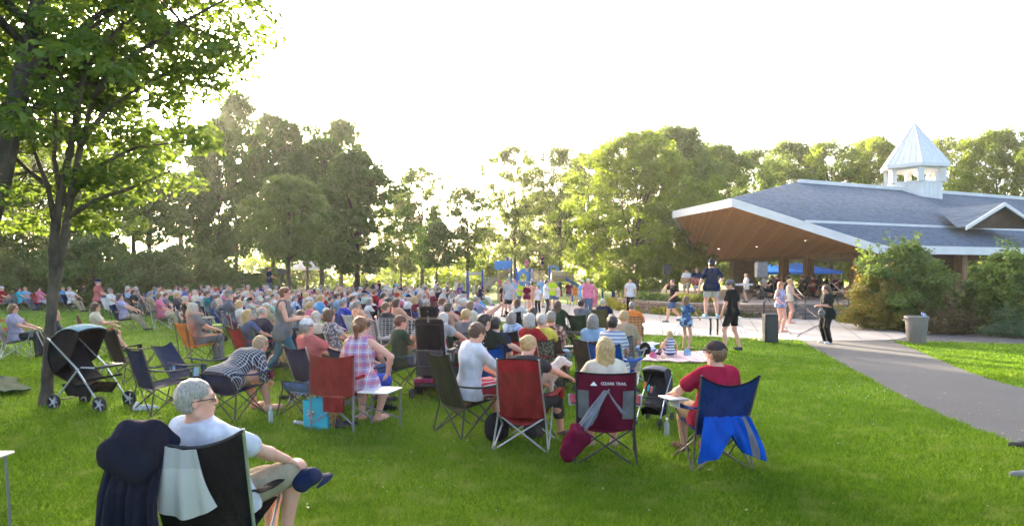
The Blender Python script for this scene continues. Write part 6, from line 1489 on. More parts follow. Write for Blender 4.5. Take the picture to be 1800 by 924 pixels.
# small things on the grass
def bottle(label, px, py, lie=False, z=0, name='water_bottle', cat='bottle', mt=None):
    x, y = G(px, py); t = thing(name, label, cat, (x, y, z)); 
    if lie: t.rotation_euler = (R(90), 0, R(70)); t.location.z = .035
    m = MB(); m.lathe([(.028, 0), (.033, .01), (.033, .07), (.029, .085), (.033, .10), (.033, .15), (.014, .19), (.014, .205)], n=14)
    g_, nt, b, L = newmat('bottle_plastic') if 'bp' not in MC else (MC['bp'], None, None, None)
    if nt: b.inputs['Base Color'].default_value = (.75, .82, .88, 1); b.inputs['Roughness'].default_value = .15; b.inputs['Transmission Weight'].default_value = .7; MC['bp'] = g_
    m.build('body', mt or MC['bp'], t); m = MB(); m.lathe([(.016, .20), (.016, .222), (0, .223)], n=12); m.build('cap', mat('cap_white', (.6, .65, .7), .4), t)
bottle('clear plastic water bottle standing under the foot stool of the checked shirt man', 476, 744)
bottle('clear water bottle lying on the grass left of the turquoise shopping bag', 517, 747, True)
bottle('clear plastic cup standing on the grass beside the blue chair', 1172, 766)
x, y = G(562, 752); t = thing('shopping_bag', 'turquoise shopping bag with round green badge standing under the red director chair', 'bag', (x, y, 0), R(-18))
m = MB(); 
for q in (0,): m.add([(-.17, -.09, 0), (.17, -.09, 0), (.17, .09, 0), (-.17, .09, 0), (-.18, -.10, .36), (.18, -.10, .36), (.18, .10, .36), (-.18, .10, .36)], [(0, 3, 2, 1), (0, 1, 5, 4), (1, 2, 6, 5), (2, 3, 7, 6), (3, 0, 4, 7)])
m.build('bag_body', mat('bag_turquoise', (.01, .38, .50), .5, .08), t)
m = MB(); m.lathe([(.055, 0), (.055, .004), (0, .005)], (-.06, -.098, .20), 20, rx=R(90)); m.build('badge', blotch('badge_print', (.02, .10, .06), (.55, .6, .58), None, 50), t)
for s in (-1, 1): m = MB(); m.tube([(-.08, s * .10, .35), (-.06, s * .10, .50), (.06, s * .10, .50), (.08, s * .10, .35)], .008, 6); m.build('handle', mat('bag_turquoise', ()), t)
m = MB(); m.box((.19, .02, .16), (.012, .16, .26)); m.build('picture_panel', blotch('bag_photo', (.12, .05, .03), (.5, .25, .08), (.1, .15, .05), 18), t)
# green blanket at left edge, little table corner, white arm table
blanket('tarp', 'dark green blanket lying on the grass at the left edge', [(-40, 700), (50, 695), (20, 672), (-30, 668)], CL('darkgreen'), .10)
t = thing('folding_table', 'corner of a small cream topped table at the left edge', 'table', (AT(-50, 806, 4.9)[0], 4.9, 0)); zt = AT(0, 806, 4.9)[2]
m = MB(); m.box((0, 0, zt), (.34, .40, .022), bev=.008); m.build('top', mat('table_cream', (.50, .46, .42), .4, .05), t)
for a in (-1, 1):
    for b in (-1, 1): m = MB(); m.tube([(a * .13, b * .15, zt), (a * .15, b * .18, 0)], .01, 6); m.build('leg', GREYT, t)
# shoes at the right edge
def shoe(label, px, py, rz, mt, toe=False):
    x, y = G(px, py); s = SDF(); s.cap((0, -.10, .05), (0, .02, .05), .042, .045, .03); s.cap((0, .02, .045), (.01, .15, .035), .045, .034, .03); s.cap((0, -.10, .06), (0, -.09, .11), .04, .036, .02); s.cut((0, 0, .0), (0, 0, -1))
    if toe: s.cap((0, -.08, .10), (0, -.12, .35), .04, .045, .02)
    V, Q = s.mesh(.008); o = mobj('shoe', np_mesh('shoe', V, Q), mt); o.location = (x, y, .0); o.rotation_euler = (0, 0, rz); tag(o, label, 'shoe')
shoe('dark sneaker at the right edge, the upper one', 1808, 790, R(60), CL('charcoal')); shoe('grey sneaker at the right edge, the lower one', 1812, 842, R(80), CL('grey'))
shoe('dark shoe lying on the grass behind the shopping bag, left one', 592, 748, R(30), CL('brown')); shoe('dark shoe lying on the grass near the table leg of the director chair', 607, 752, R(-40), CL('charcoal')); 
shoe('black sandal on the grass by the bare feet under the side table', 676, 722, R(-80), CL('black'))
shoe('white sneaker on the grass behind the chair left of the checked shirt man', 254, 722, R(-60), CL('white'))
# shopping cart behind the boy
def cart():
    x, y = G(700, 640); t = thing('shopping_cart', 'silver wire shopping cart standing behind the boy in the green tee', 'cart', (x, y, 0), R(-80))
    m = MB(); a0, a1 = .56, .98
    for k in range(12):
        u = k / 11; xx = -.24 + .48 * u; m.tube([(xx, -.42, a1), (xx * .9, -.40, a0), (xx * .8, .42, a0 + .06), (xx * .8, .46, a1 - .04)], .005, 4)
        yy = -.42 + .86 * u; w = .24 - .05 * u; m.tube([(-w, yy, a1 - .04 * u), (-w * .9, yy, a0 + .06 * u), (w * .9, yy, a0 + .06 * u), (w, yy, a1 - .04 * u)], .005, 4)
    for k in range(6):
        z = a0 + (a1 - a0) * k / 5; m.tube([(-.24, -.42, z), (-.19, .45, z - .02), (.19, .45, z - .02), (.24, -.42, z), (-.24, -.42, z)], .005, 4)
    m.build('basket', STEEL, t)
    m = MB(); m.tube([(-.27, -.48, 1.02), (.27, -.48, 1.02)], .02, 8); m.build('handle', mat('handle_red', (.5, .04, .03), .4), t)
    for s in (-1, 1):
        m = MB(); m.tube([(s * .25, -.47, 1.0), (s * .24, -.36, .5), (s * .22, -.34, .16), (s * .17, .40, .16), (s * .18, .30, .5)], .012, 6); m.build('frame', STEEL, t)
        for yy in (-.34, .40): m = MB(); m.lathe([(.055, -.015), (.055, .015)], (s * .2, yy, .055), 14, ry=R(90)); m.build('wheel', RUBB, t)
cart()
# rollator walkers
def rollator(label, px, py, rz, name='rollator'):
    x, y = G(px, py); t = thing(name, label, 'walker', (x, y, 0), rz)
    for s in (-1, 1):
        m = MB(); m.tube([(s * .26, -.26, .10), (s * .25, -.05, .55), (s * .25, -.22, .90), (s * .25, -.34, .92)], .013, 7); m.tube([(s * .26, .28, .10), (s * .25, -.02, .58)], .013, 7); m.build('frame', BLKT, t)
        m = MB(); m.tube([(s * .25, -.24, .92), (s * .25, -.38, .92)], .02, 7); m.build('grip', RUBB, t)
        for yy in (-.26, .28): m = MB(); m.lathe([(.06, -.015), (.09, -.015), (.09, .015), (.06, .015)], (s * .27, yy, .09), 16, ry=R(90)); m.build('wheel', RUBB, t)
    m = MB(); m.box((0, .0, .55), (.46, .28, .04), bev=.01); m.build('seat', BLKP, t); m = MB(); m.sheet(lambda u, v: ((u - .5) * .5, -.12 - .18 * math.sin(math.pi * u), .82 + .05 * v), 8, 2, .02); m.build('back_strap', BLKP, t)
rollator('black rollator walker on which the man in the grey shirt sits, beside the lime chair', 410, 598, R(-60)); rollator('black rollator walker right of the brown camp chairs', 1003, 660, R(10)); rollator('dark rollator standing among the chairs behind the walking woman', 570, 632, R(-20))
# ------------------------------------------------------------------ the seated crowd
def sitgeo(i, fem):
    ps = [dict(lean=-.18), dict(lean=-.05, hl=(-.05, .28, .64), hr=(.07, .30, .62)), dict(lean=-.28, fr=(.1, .60, .085), fl=(-.1, .58, .085)), dict(lean=.12, pitch=.2, hl=(-.05, .34, .60), hr=(.1, .36, .60)), dict(lean=-.15, fl=(.02, .62, .32), hr=(.12, .22, .66), hl=(-.3, .2, .66))][i]
    return person_geo(pose='sit', fem=fem, vox=.016, fing=False, w=(1.0, 1.15, 1.05, 1.2, 1.1)[i], legs=('long', 'shorts', 'long', 'shorts', 'capri')[i], belly=(0, .03, 0, .04, .02)[i], parts=('body', 'shirt', 'trousers', 'shoes'), hair=None, **ps), ps
SP = {}
HS = {True: ['bob', 'curly', 'bun', 'long', 'pony', 'short'], False: ['short', 'bald', 'cap', 'brim', 'short']}
for i in range(5):
    for fem in (False, True):
        g, ps = sitgeo(i, fem); ms = part_meshes(g); SP[(i, fem)] = (ms, ps)
        for st in set(HS[fem]):
            g2 = person_geo(pose='sit', fem=fem, vox=.014, parts=('hair',), hair=st if st not in ('cap', 'brim') else 'short', hat=st if st in ('cap', 'brim') else None, **ps)
            hm = np_mesh('hair', *g2['hair']); ht = None; br = None
            if g2.get('hat'):
                ht = np_mesh('hat', *g2['hat']); mb = g2['_brim']; br = bpy.data.meshes.new('brim'); br.from_pydata([tuple(p) for p in mb.v], [], mb.f)
            SP[(i, fem, st)] = (hm, ht, br)
def far_person(label, x, y, rz, shirt, pants, hair, sk, i, fem, st, group, sc=1., z=0, hatc='white', name='person', shoec='charcoal'):
    ms, ps = SP[(i, fem)]; t = thing(name, label, 'person', (x, y, z), rz, group, sc)
    mobj('body', ms['body'], SK[sk], t); mobj('shirt', ms['shirt'], shirt, t); mobj('trousers', ms['trousers'], pants, t); mobj('shoes', ms['shoes'], CL(shoec), t)
    hm, ht, br = SP[(i, fem, st)]; mobj('hair', hm, HM[hair], t)
    if ht: h_ = mobj('hat', ht, CL(hatc), t); mobj('brim', br, CL(hatc), h_)
    return t
# simple chairs for the rows further back: one mesh, fabric and frame slots
def simple_chair(kind):
    m = MB(); m.cur = 1; hw = .25
    for a, b in (((-.3, .28, 0), (hw, .22, .42)), ((.3, .28, 0), (-hw, .22, .42)), ((-.3, -.28, 0), (hw, -.2, .37)), ((.3, -.28, 0), (-hw, -.2, .37)), ((-.3, .28, 0), (-hw, -.2, .37)), ((.3, .28, 0), (hw, -.2, .37)), ((-.3, -.28, 0), (-.27, -.42, .88)), ((.3, -.28, 0), (.27, -.42, .88))): m.tube([a, b], .011, 5)
    m.cur = 0; h = .90 if kind == 0 else .84
    m.sheet(lambda u, v: ((u - .5) * .5, -.2 + .43 * v, .38 + .05 * v - .05 * (1 - (2 * u - 1) ** 2)), 4, 3, .01)
    m.sheet(lambda u, v: ((u - .5) * (.50 + .06 * v), -.21 - .22 * v - .05 * (1 - (2 * u - 1) ** 2), .37 + (h - .37) * v - .03 * (1 - (2 * u - 1) ** 2) * v), 6, 6, .01)
    for s in (-1, 1): m.sheet(lambda u, v: (s * (.30 + .02 * u) + (v - .5) * .06, -.28 + .55 * u, .63 - .03 * math.sin(3.14 * u)), 4, 1, .01); m.cur = 1; m.tube([(s * .25, .22, .42), (s * .32, .27, .62)], .009, 5); m.cur = 0
    me = bpy.data.meshes.new('folding_chair'); me.from_pydata([tuple(p) for p in m.v], [], m.f); me.polygons.foreach_set('material_index', m.mi); me.update(); return me
SCH = [simple_chair(0), simple_chair(1)]
def far_chair(label, x, y, rz, col, fr, group, k=0):
    o = mobj('folding_chair', SCH[k], [CL(col) if isinstance(col, str) else col, fr]); o.location = (x, y, 0); o.rotation_euler = (0, 0, rz); return tag(o, label, 'chair', group)
SHN = dict(navy='navy', black='black', red='red', maroon='maroon', blue='blue', green='green', olive='olive', brown='brown', teal='teal', grey='grey', white='white', lime='lime green', orange='orange', turquoise='turquoise', tan='tan', darkred='dark red',
           pink='pink', lightblue='pale blue', salmon='salmon', lavender='lavender', yellow='yellow', denim='denim blue', royal='royal blue', peach='peach', darkgreen='dark green', purple='purple', skyblue='sky blue', cream='cream', charcoal='charcoal', lightgrey='light grey', mint='mint', khaki='khaki')
PATS = {'floral': blotch('print_floral', (.55, .58, .62), (.12, .30, .45), (.4, .45, .7), 20), 'striped': hstripe('print_stripe', (.6, .6, .6), (.2, .24, .35), 18), 'plaid': plaid('print_plaid', (.45, .42, .42), (.12, .15, .3), (.4, .12, .12), 12, 12), 'patterned': blotch('print_pat', (.12, .1, .12), (.5, .42, .4), None, 24),
        'camo': blotch('print_dye', (.14, .03, .03), (.40, .30, .24), (.05, .02, .02), 12)}
def SH_(k): return PATS[k] if k in PATS else CL(k)
HW = dict(white='white haired', grey='grey haired', dark='dark haired', brown='brown haired', blonde='blond', red='red haired', ginger='ginger haired', lbrown='light brown haired')
OCC = []                                        # occupied ground spots
def who(fem, hair, st, shirt, hatc='white'):
    n = SHN.get(shirt, shirt) + (' top' if fem else ' shirt'); a = 'woman' if fem else 'man'
    hat_ = {'cap': ' in a ' + SHN[hatc] + ' cap and ', 'brim': ' in a ' + SHN[hatc] + ' sun hat and '}.get(st)
    hr = HW[hair] if st != 'bald' else 'balding ' + HW[hair]
    if st in ('bun', 'pony', 'curly'): hr = hr.replace(' haired', '') + {'bun': ' bun haired', 'pony': ' ponytailed', 'curly': ' curly haired'}[st]
    return (hr + ' ' + a + hat_ + n) if hat_ else hr + ' ' + a + ' in ' + n
SEEN = set()
def uniq(lb):
    lb = ' '.join(lb.split()[:16])
    if lb in SEEN: return None
    SEEN.add(lb); return lb
# hand placed: px, head row, female, hair, style, shirt, trousers, chair colour, pose, place
ML = [
 (352, 536, 1, 'white', 'curly', 'grey', 'grey', 'orange', 0, 'beside the lime webbed chair'),
 (447, 541, 1, 'blonde', 'long', 'denim', 'denim', 'red', 0, 'left of the walking woman'),
 (467, 540, 0, 'white', 'bald', 'navy', 'charcoal', 'teal', 1, 'on the teal chair behind the walking woman'),
 (481, 521, 0, 'grey', 'short', 'mint', 'khaki', 'grey', 0, 'just left of the red hair bun'),
 (442, 511, 1, 'white', 'short', 'lightblue', 'white', 'grey', 0, 'right of the man on the rollator'),
 (431, 525, 1, 'blonde', 'bob', 'white', 'grey', 'maroon', 0, 'right beside the rollator man'),
 (539, 541, 1, 'brown', 'bob', 'denim', 'denim', 'navy', 0, 'right of the walking woman'),
 (561, 542, 1, 'white', 'bob', 'cream', 'grey', 'grey', 1, 'between two brown haired women near the walker'),
 (592, 546, 1, 'brown', 'curly', 'patterned', 'navy', 'brown', 0, 'left of the plaid top woman'),
 (560, 562, 0, 'grey', 'cap', 'salmon', 'charcoal', 'navy', 2, 'lying back behind the walking woman'),
 (552, 523, 0, 'grey', 'cap', 'grey', 'khaki', 'turquoise', 0, 'on the turquoise topped chair'),
 (637, 564, 1, 'brown', 'pony', 'pink', 'denim', 'navy', 3, 'right behind the plaid top woman'),
 (612, 525, 0, 'grey', 'short', 'royal', 'grey', 'blue', 0, 'behind the orange and green towels'),
 (636, 527, 0, 'grey', 'short', 'peach', 'khaki', 'white', 0, 'on the chevron chair in mid crowd'),
 (688, 533, 0, 'lbrown', 'short', 'charcoal', 'khaki', 'grey', 0, 'with glasses behind the shopping cart'),
 (706, 526, 1, 'brown', 'bob', 'peach', 'denim', 'charcoal', 0, 'right of the shopping cart'),
 (750, 534, 1, 'ginger', 'bob', 'olive', 'denim', 'black', 0, 'just above the power wheelchair'),
 (789, 551, 1, 'white', 'bob', 'darkgreen', 'denim', 'red', 0, 'right of the wheelchair headrest'),
 (826, 545, 0, 'blonde', 'short', 'grey', 'khaki', 'grey', 0, 'left of the raised arm'),
 (869, 561, 0, 'dark', 'short', 'navy', 'denim', 'blue', 3, 'right of the raised arm'),
 (907, 544, 1, 'grey', 'bob', 'floral', 'navy', 'black', 0, 'on the black lettered chair'),
 (940, 554, 1, 'white', 'curly', 'red', 'grey', 'red', 0, 'left of the yellow scarf'),
 (957, 553, 1, 'white', 'short', 'yellow', 'grey', CAMO, 0, 'beside the tie-dyed man'),
 (971, 551, 0, 'grey', 'short', 'camo', 'lightblue', 'brown', 1, 'on the left brown camp chair'),
 (1047, 562, 1, 'grey', 'bob', 'lightblue', 'denim', 'brown', 0, 'on the right brown camp chair'),
 (1080, 558, 1, 'dark', 'bun', 'striped', 'denim', 'blue', 1, 'left of the orange shirt man'),
 (1096, 549, 0, 'blonde', 'short', 'tan', 'denim', 'grey', 3, 'just behind the orange shirt man'),
 (915, 521, 1, 'brown', 'long', 'white', 'black', 'black', 0, 'on the plaza edge chair'),
 (936, 540, 0, 'dark', 'short', 'darkgreen', 'charcoal', 'green', 3, 'on the green chair by the plaza'),
 (986, 527, 1, 'brown', 'vlong', 'darkgreen', 'black', 'darkgreen', 2, 'reclining on the plaza edge'),
 (1028, 527, 0, 'dark', 'short', 'grey', 'charcoal', 'darkgreen', 0, 'on the silver legged green chair'),
 (1064, 521, 0, 'white', 'short', 'navy', 'khaki', 'olive', 0, 'on the plaza lawn edge'),
 (835, 528, 1, 'lbrown', 'bob', 'cream', 'denim', 'grey', 0, 'near the plaza corner'),
 (811, 517, 1, 'white', 'curly', 'floral', 'denim', 'blue', 1, 'left of the plaza corner'),
 (796, 529, 1, 'dark', 'bob', 'peach', 'denim', 'blue', 0, 'on a tall blue chair'),
 (200, 508, 0, 'grey', 'short', 'white', 'khaki', 'white', 0, 'beside the salmon polo man'),
 (222, 516, 1, 'brown', 'bob', 'lavender', 'khaki', 'navy', 2, 'with jacket draped chair, left'),
 (268, 510, 1, 'grey', 'brim', 'tan', 'khaki', 'charcoal', 1, 'left of the pink top woman'),
 (287, 515, 1, 'lbrown', 'bob', 'pink', 'cream', 'grey', 4, 'at the left edge of the crowd'),
 (40, 497, 1, 'brown', 'bob', 'turquoise', 'grey', 'grey', 2, 'in the far left group'),
 (50, 498, 1, 'blonde', 'short', 'lightblue', 'denim', 'white', 2, 'in the far left group'),
 (8, 492, 0, 'grey', 'cap', 'red', 'grey', 'white', 0, 'at the far left edge'),
 (74, 493, 1, 'dark', 'long', 'pink', 'lightgrey', 'red', 2, 'left of the maple trunk'),
 (116, 496, 0, 'blonde', 'short', 'skyblue', 'khaki', 'grey', 2, 'right of the maple trunk'),
 (128, 500, 0, 'grey', 'short', 'white', 'tan', 'navy', 2, 'right of the maple trunk'),
 (152, 500, 0, 'brown', 'short', 'grey', 'khaki', 'black', 2, 'in front of the dark bushes'),
]
YS = {8: 36, 40: 36, 50: 37, 74: 36, 116: 38, 128: 35, 152: 44}
for px, hy, fem, hair, st, shirt, pants, chair, pi, place in ML:
    Y = YS.get(px, 840. / (hy - 480)); 
    if px in (971, 1047): Y = 11.9 if px == 971 else 11.4
    x = (px - 900) / F * Y; rz = face(x, Y) + R(rnd.uniform(-10, 10)); OCC.append((x, Y))
    if px in (971, 1047): rz = R(-22)
    hc = 'white'; w_ = who(fem, hair, st, shirt, hc); lb = uniq(w_ + ' ' + place)
    far_person(lb, x, Y, rz, SH_(shirt), CL(pants), hair, 1 if px % 5 == 0 else 0, pi, bool(fem), st if st in HS[bool(fem)] else ('vlong' if False else ('long' if fem else 'short')), 'people seated on the lawn', .96 + .08 * rnd.random() if Y > 13 else 1.03, hatc=hc)
    if px == 287 or px == 222: pass
    cl = uniq((SHN[chair] if isinstance(chair, str) else 'green camouflage') + ' folding chair under the ' + ' '.join(w_.split()[-5:]) + ' ' + place)
    if Y < 15: camp_chair(cl, (x, Y - .03), rz, chair, BLKT if px % 2 else STEEL, h=.90, cups=False, group='folding chairs on the lawn', name='folding_chair')
    else: far_chair(cl, x, Y - .03, rz, chair, STEEL if px % 2 else BLKT, 'folding chairs on the lawn', px % 2)
# man on rollator, salmon polo man
x, y = G(408, 600); far_person('grey haired man in a slate blue shirt and grey trousers sitting high on the rollator', x, y, R(-62), CL('denim') if 0 else cloth('cloth_slate', (.10, .12, .17)), CL('grey'), 'grey', 0, 1, False, 'cap', None, 1.12, hatc='grey', z=.05); OCC.append((x, y))
x, y = G(176, 552); far_person('man in salmon polo, jeans and dark cap sitting on a high stool at the left', x, y, R(-75), CL('salmon'), CL('denim'), 'grey', 0, 1, False, 'cap', None, 1.22, z=.12, hatc='navy', shoec='white')
t = thing('stool', 'dark stool under the man in the salmon polo', 'stool', (x, y, 0), R(-75)); m = MB(); m.lathe([(.0, .55), (.2, .55), (.2, .60), (0, .61)], n=16); m.build('seat', CL('black'), t)
for a, b in ((-1, -1), (1, -1), (1, 1), (-1, 1)): m = MB(); m.tube([(a * .13, b * .13, .56), (a * .2, b * .2, 0)], .014, 6); m.build('leg', BLKT, t)
OCC += [(x, y), (X7, Y7), (XW, YW), (XB, YB), (X8, Y8), (X5, Y5)] + [G(372, 590), G(349, 583), G(330, 578), G(700, 640), G(570, 632), G(562, 752), G(172, 622), (-8.3, 22.0)]
# turquoise / orange / green back covers and towels on chairs
for i, (px, hy, c1, lb) in enumerate(((602, 538, 'green', 'bright green folded chair back beside the orange one in mid crowd'), (617, 540, 'orange', 'orange chair back right of the bright green one in mid crowd'))):
    Y = 15.2 + i * .2; x = (px - 900) / F * Y; far_chair(lb, x, Y, R(-70), cloth('cloth_brightgreen', (.10, .30, .03)) if c1 == 'green' else cloth('cloth_brightorange', (.80, .30, .02)), STEEL, 'folding chairs on the lawn', 0); OCC.append((x, Y))
Y = 14.6; far_chair('white lawn chair with red chevron pattern right of the orange chair back', (655 - 900) / F * Y, Y, R(-20), plaid('chevron', (.62, .58, .58), (.5, .12, .15), (.6, .55, .55), 9, 14, .4, .4), STEEL, 'folding chairs on the lawn', 0); OCC.append(((655 - 900) / F * Y, Y))
# procedural fill of the crowd, row by row facing the stage
SHW = [('white', 30), ('grey', 10), ('lightblue', 12), ('navy', 9), ('black', 8), ('red', 8), ('lightgrey', 12), ('royal', 5), ('peach', 7), ('pink', 6), ('green', 3), ('mint', 4), ('cream', 10), ('lavender', 6), ('purple', 3), ('salmon', 4), ('skyblue', 5), ('maroon', 4), ('tan', 6), ('floral', 7), ('striped', 7), ('plaid', 7), ('patterned', 6), ('teal', 3), ('yellow', 2), ('turquoise', 2), ('denim', 5), ('olive', 2)]
HRW = [('white', 18), ('grey', 22), ('brown', 20), ('dark', 14), ('blonde', 14), ('lbrown', 12), ('ginger', 4)]
CHW = [('blue', 14), ('navy', 14), ('green', 7), ('red', 7), ('black', 10), ('grey', 10), ('maroon', 5), ('white', 6), ('brown', 4), ('teal', 3), ('royal', 6)]
def pick(W): return rnd.choices([a for a, _ in W], [b for _, b in W])[0]
def zone(px, Y):
    d = 'front' if Y < 19 else ('middle' if Y < 27 else ('rear' if Y < 36 else 'rearmost'))
    c = ('by the dark bushes' if px < 330 else 'below the low sun' if px < 430 else 'below the cameraman' if px < 530 else 'before the picnic shelter' if px < 600 else 'before the twin trunks' if px < 680 else 'before the open crowned tree' if px < 760 else 'before the slender bent tree' if px < 825 else 'towards the playground')
    return d + ' rows ' + c
d1 = np.array([.86, .50]); d1 /= np.linalg.norm(d1); d2_ = np.array([-d1[1], d1[0]]); nfill = 0
cand = []
for a in np.arange(-50, 60, 1.18):
    for b in np.arange(-60, 60, .84): cand.append(np.array([-8., 28.]) + d1 * a + d2_ * (b + .4 * (int(a) % 2)))
cand = [c + np.array([rnd.uniform(-.2, .2), rnd.uniform(-.2, .2)]) for c in cand]
cand.sort(key=lambda c: c[1])
for c in cand:
    x, Y = c
    if Y < 14.6 or Y > 46: continue
    px = 900 + x / Y * F
    lo = np.interp(Y, [14.5, 17, 20, 24, 30, 36, 42, 46], [560, 455, 330, 300, 235, 210, 250, 300]); hi = np.interp(Y, [14.5, 20, 26, 28, 30, 40, 42, 46], [785, 845, 850, 800, 795, 800, 850, 880])
    if px < lo or px > hi: continue
    if Y > 42 and rnd.random() < .35: continue
    if min((x - a) ** 2 + (Y - b) ** 2 for a, b in OCC) < .62: continue
    if rnd.random() < .10 or nfill >= 245: continue
    if abs(px - 497) < 30 and Y < 17: continue
    rz = face(x, Y) + R(rnd.uniform(-14, 14)); z_ = zone(px, Y)
    for _ in range(60):
        fem = rnd.random() < .52; hair = pick(HRW); st = rnd.choice(HS[fem]) if rnd.random() < .75 else 'short'; shirt = pick(SHW); ch = pick(CHW); hc = rnd.choice(['white', 'navy', 'tan', 'red', 'black', 'white'])
        if hair in ('white', 'grey') and st in ('long', 'pony'): st = 'bob'
        w_ = who(fem, hair, st, shirt, hc); lb = uniq(w_ + ', ' + z_)
        if lb: break
    cl = uniq(SHN[ch] + ' folding chair of the ' + w_ + ', ' + z_.split(' rows ')[0] + ' rows') or uniq('empty looking ' + SHN[ch] + ' chair, ' + z_ + ' ' + str(shirt)) or SHN[ch] + ' chair in the ' + z_
    far_person(lb, x, Y, rz, SH_(shirt), CL(rnd.choice(['denim', 'khaki', 'navy', 'grey', 'black', 'tan', 'white', 'lightgrey'])), hair, 0 if rnd.random() < .8 else 1, rnd.randrange(5), fem, st if st in HS[fem] else 'short', 'people seated on the lawn', rnd.uniform(.88, 1.06), hatc=hc)
    far_chair(cl, x, Y - .03, rz, ch, STEEL if rnd.random() < .5 else BLKT, 'folding chairs on the lawn', rnd.randrange(2)); OCC.append((x, Y)); nfill += 1
print('FILL', nfill)
# ------------------------------------------------------------------ standing people further back
ST = {}
def standgeo(i, fem):
    ps = [dict(), dict(hl=(-.10, .30, 1.08), hr=(.12, .32, 1.05)), dict(fl=(-.1, .26, .085), fr=(.1, -.26, .12), hips=(0, 0, .90), hr=(.25, .2, .95)), dict(hr=(.2, .42, 1.25), hl=(-.26, -.1, .88), fl=(-.16, 0, .085), fr=(.16, .05, .085))][i]
    return ps
def stand(label, px, hy, fy, rz, shirt, pants, hair='brown', st='short', fem=False, i=0, legs='long', w=1.05, group=None, hat=None, top='shirt', skirt=0., z=0., Y=None, hatc='navy'):
    Yg = Y or F * (CH - z) / (fy - HZ); h = (fy - hy) / F * Yg if Y is None else (CH - z) + (HZ - hy) / F * Yg; sc = max(.55, min(1.12, h / 1.70))
    key = (i, fem, legs, st, hat, w, top, skirt)
    if key not in ST:
        g = person_geo(pose='stand', fem=fem, vox=.016, fing=False, w=w, legs=legs, hair=st, hat=hat, top=top, skirt=skirt, untuck=.16, **standgeo(i, fem)); ms = part_meshes(g); br = None
        if hat: mb = g['_brim']; br = bpy.data.meshes.new('brim'); br.from_pydata([tuple(p) for p in mb.v], [], mb.f)
        ST[key] = (ms, br)
    ms, br = ST[key]; t = thing('person', label, 'person', ((px - 900) / F * Yg, Yg, z), rz, group, sc)
    mobj('body', ms['body'], SK[0], t); mobj('shirt', ms['shirt'], SH_(shirt), t); mobj('trousers', ms['trousers'], CL(pants), t); mobj('shoes', ms['shoes'], CL('charcoal'), t); mobj('hair', ms['hair'], HM[hair], t)
    if br: h_ = mobj('hat', ms['hat'], CL(hatc), t); mobj('brim', br, CL(hatc), h_)
    return t
GP = 'people standing and dancing on the plaza'
B_ = 'by the playground'
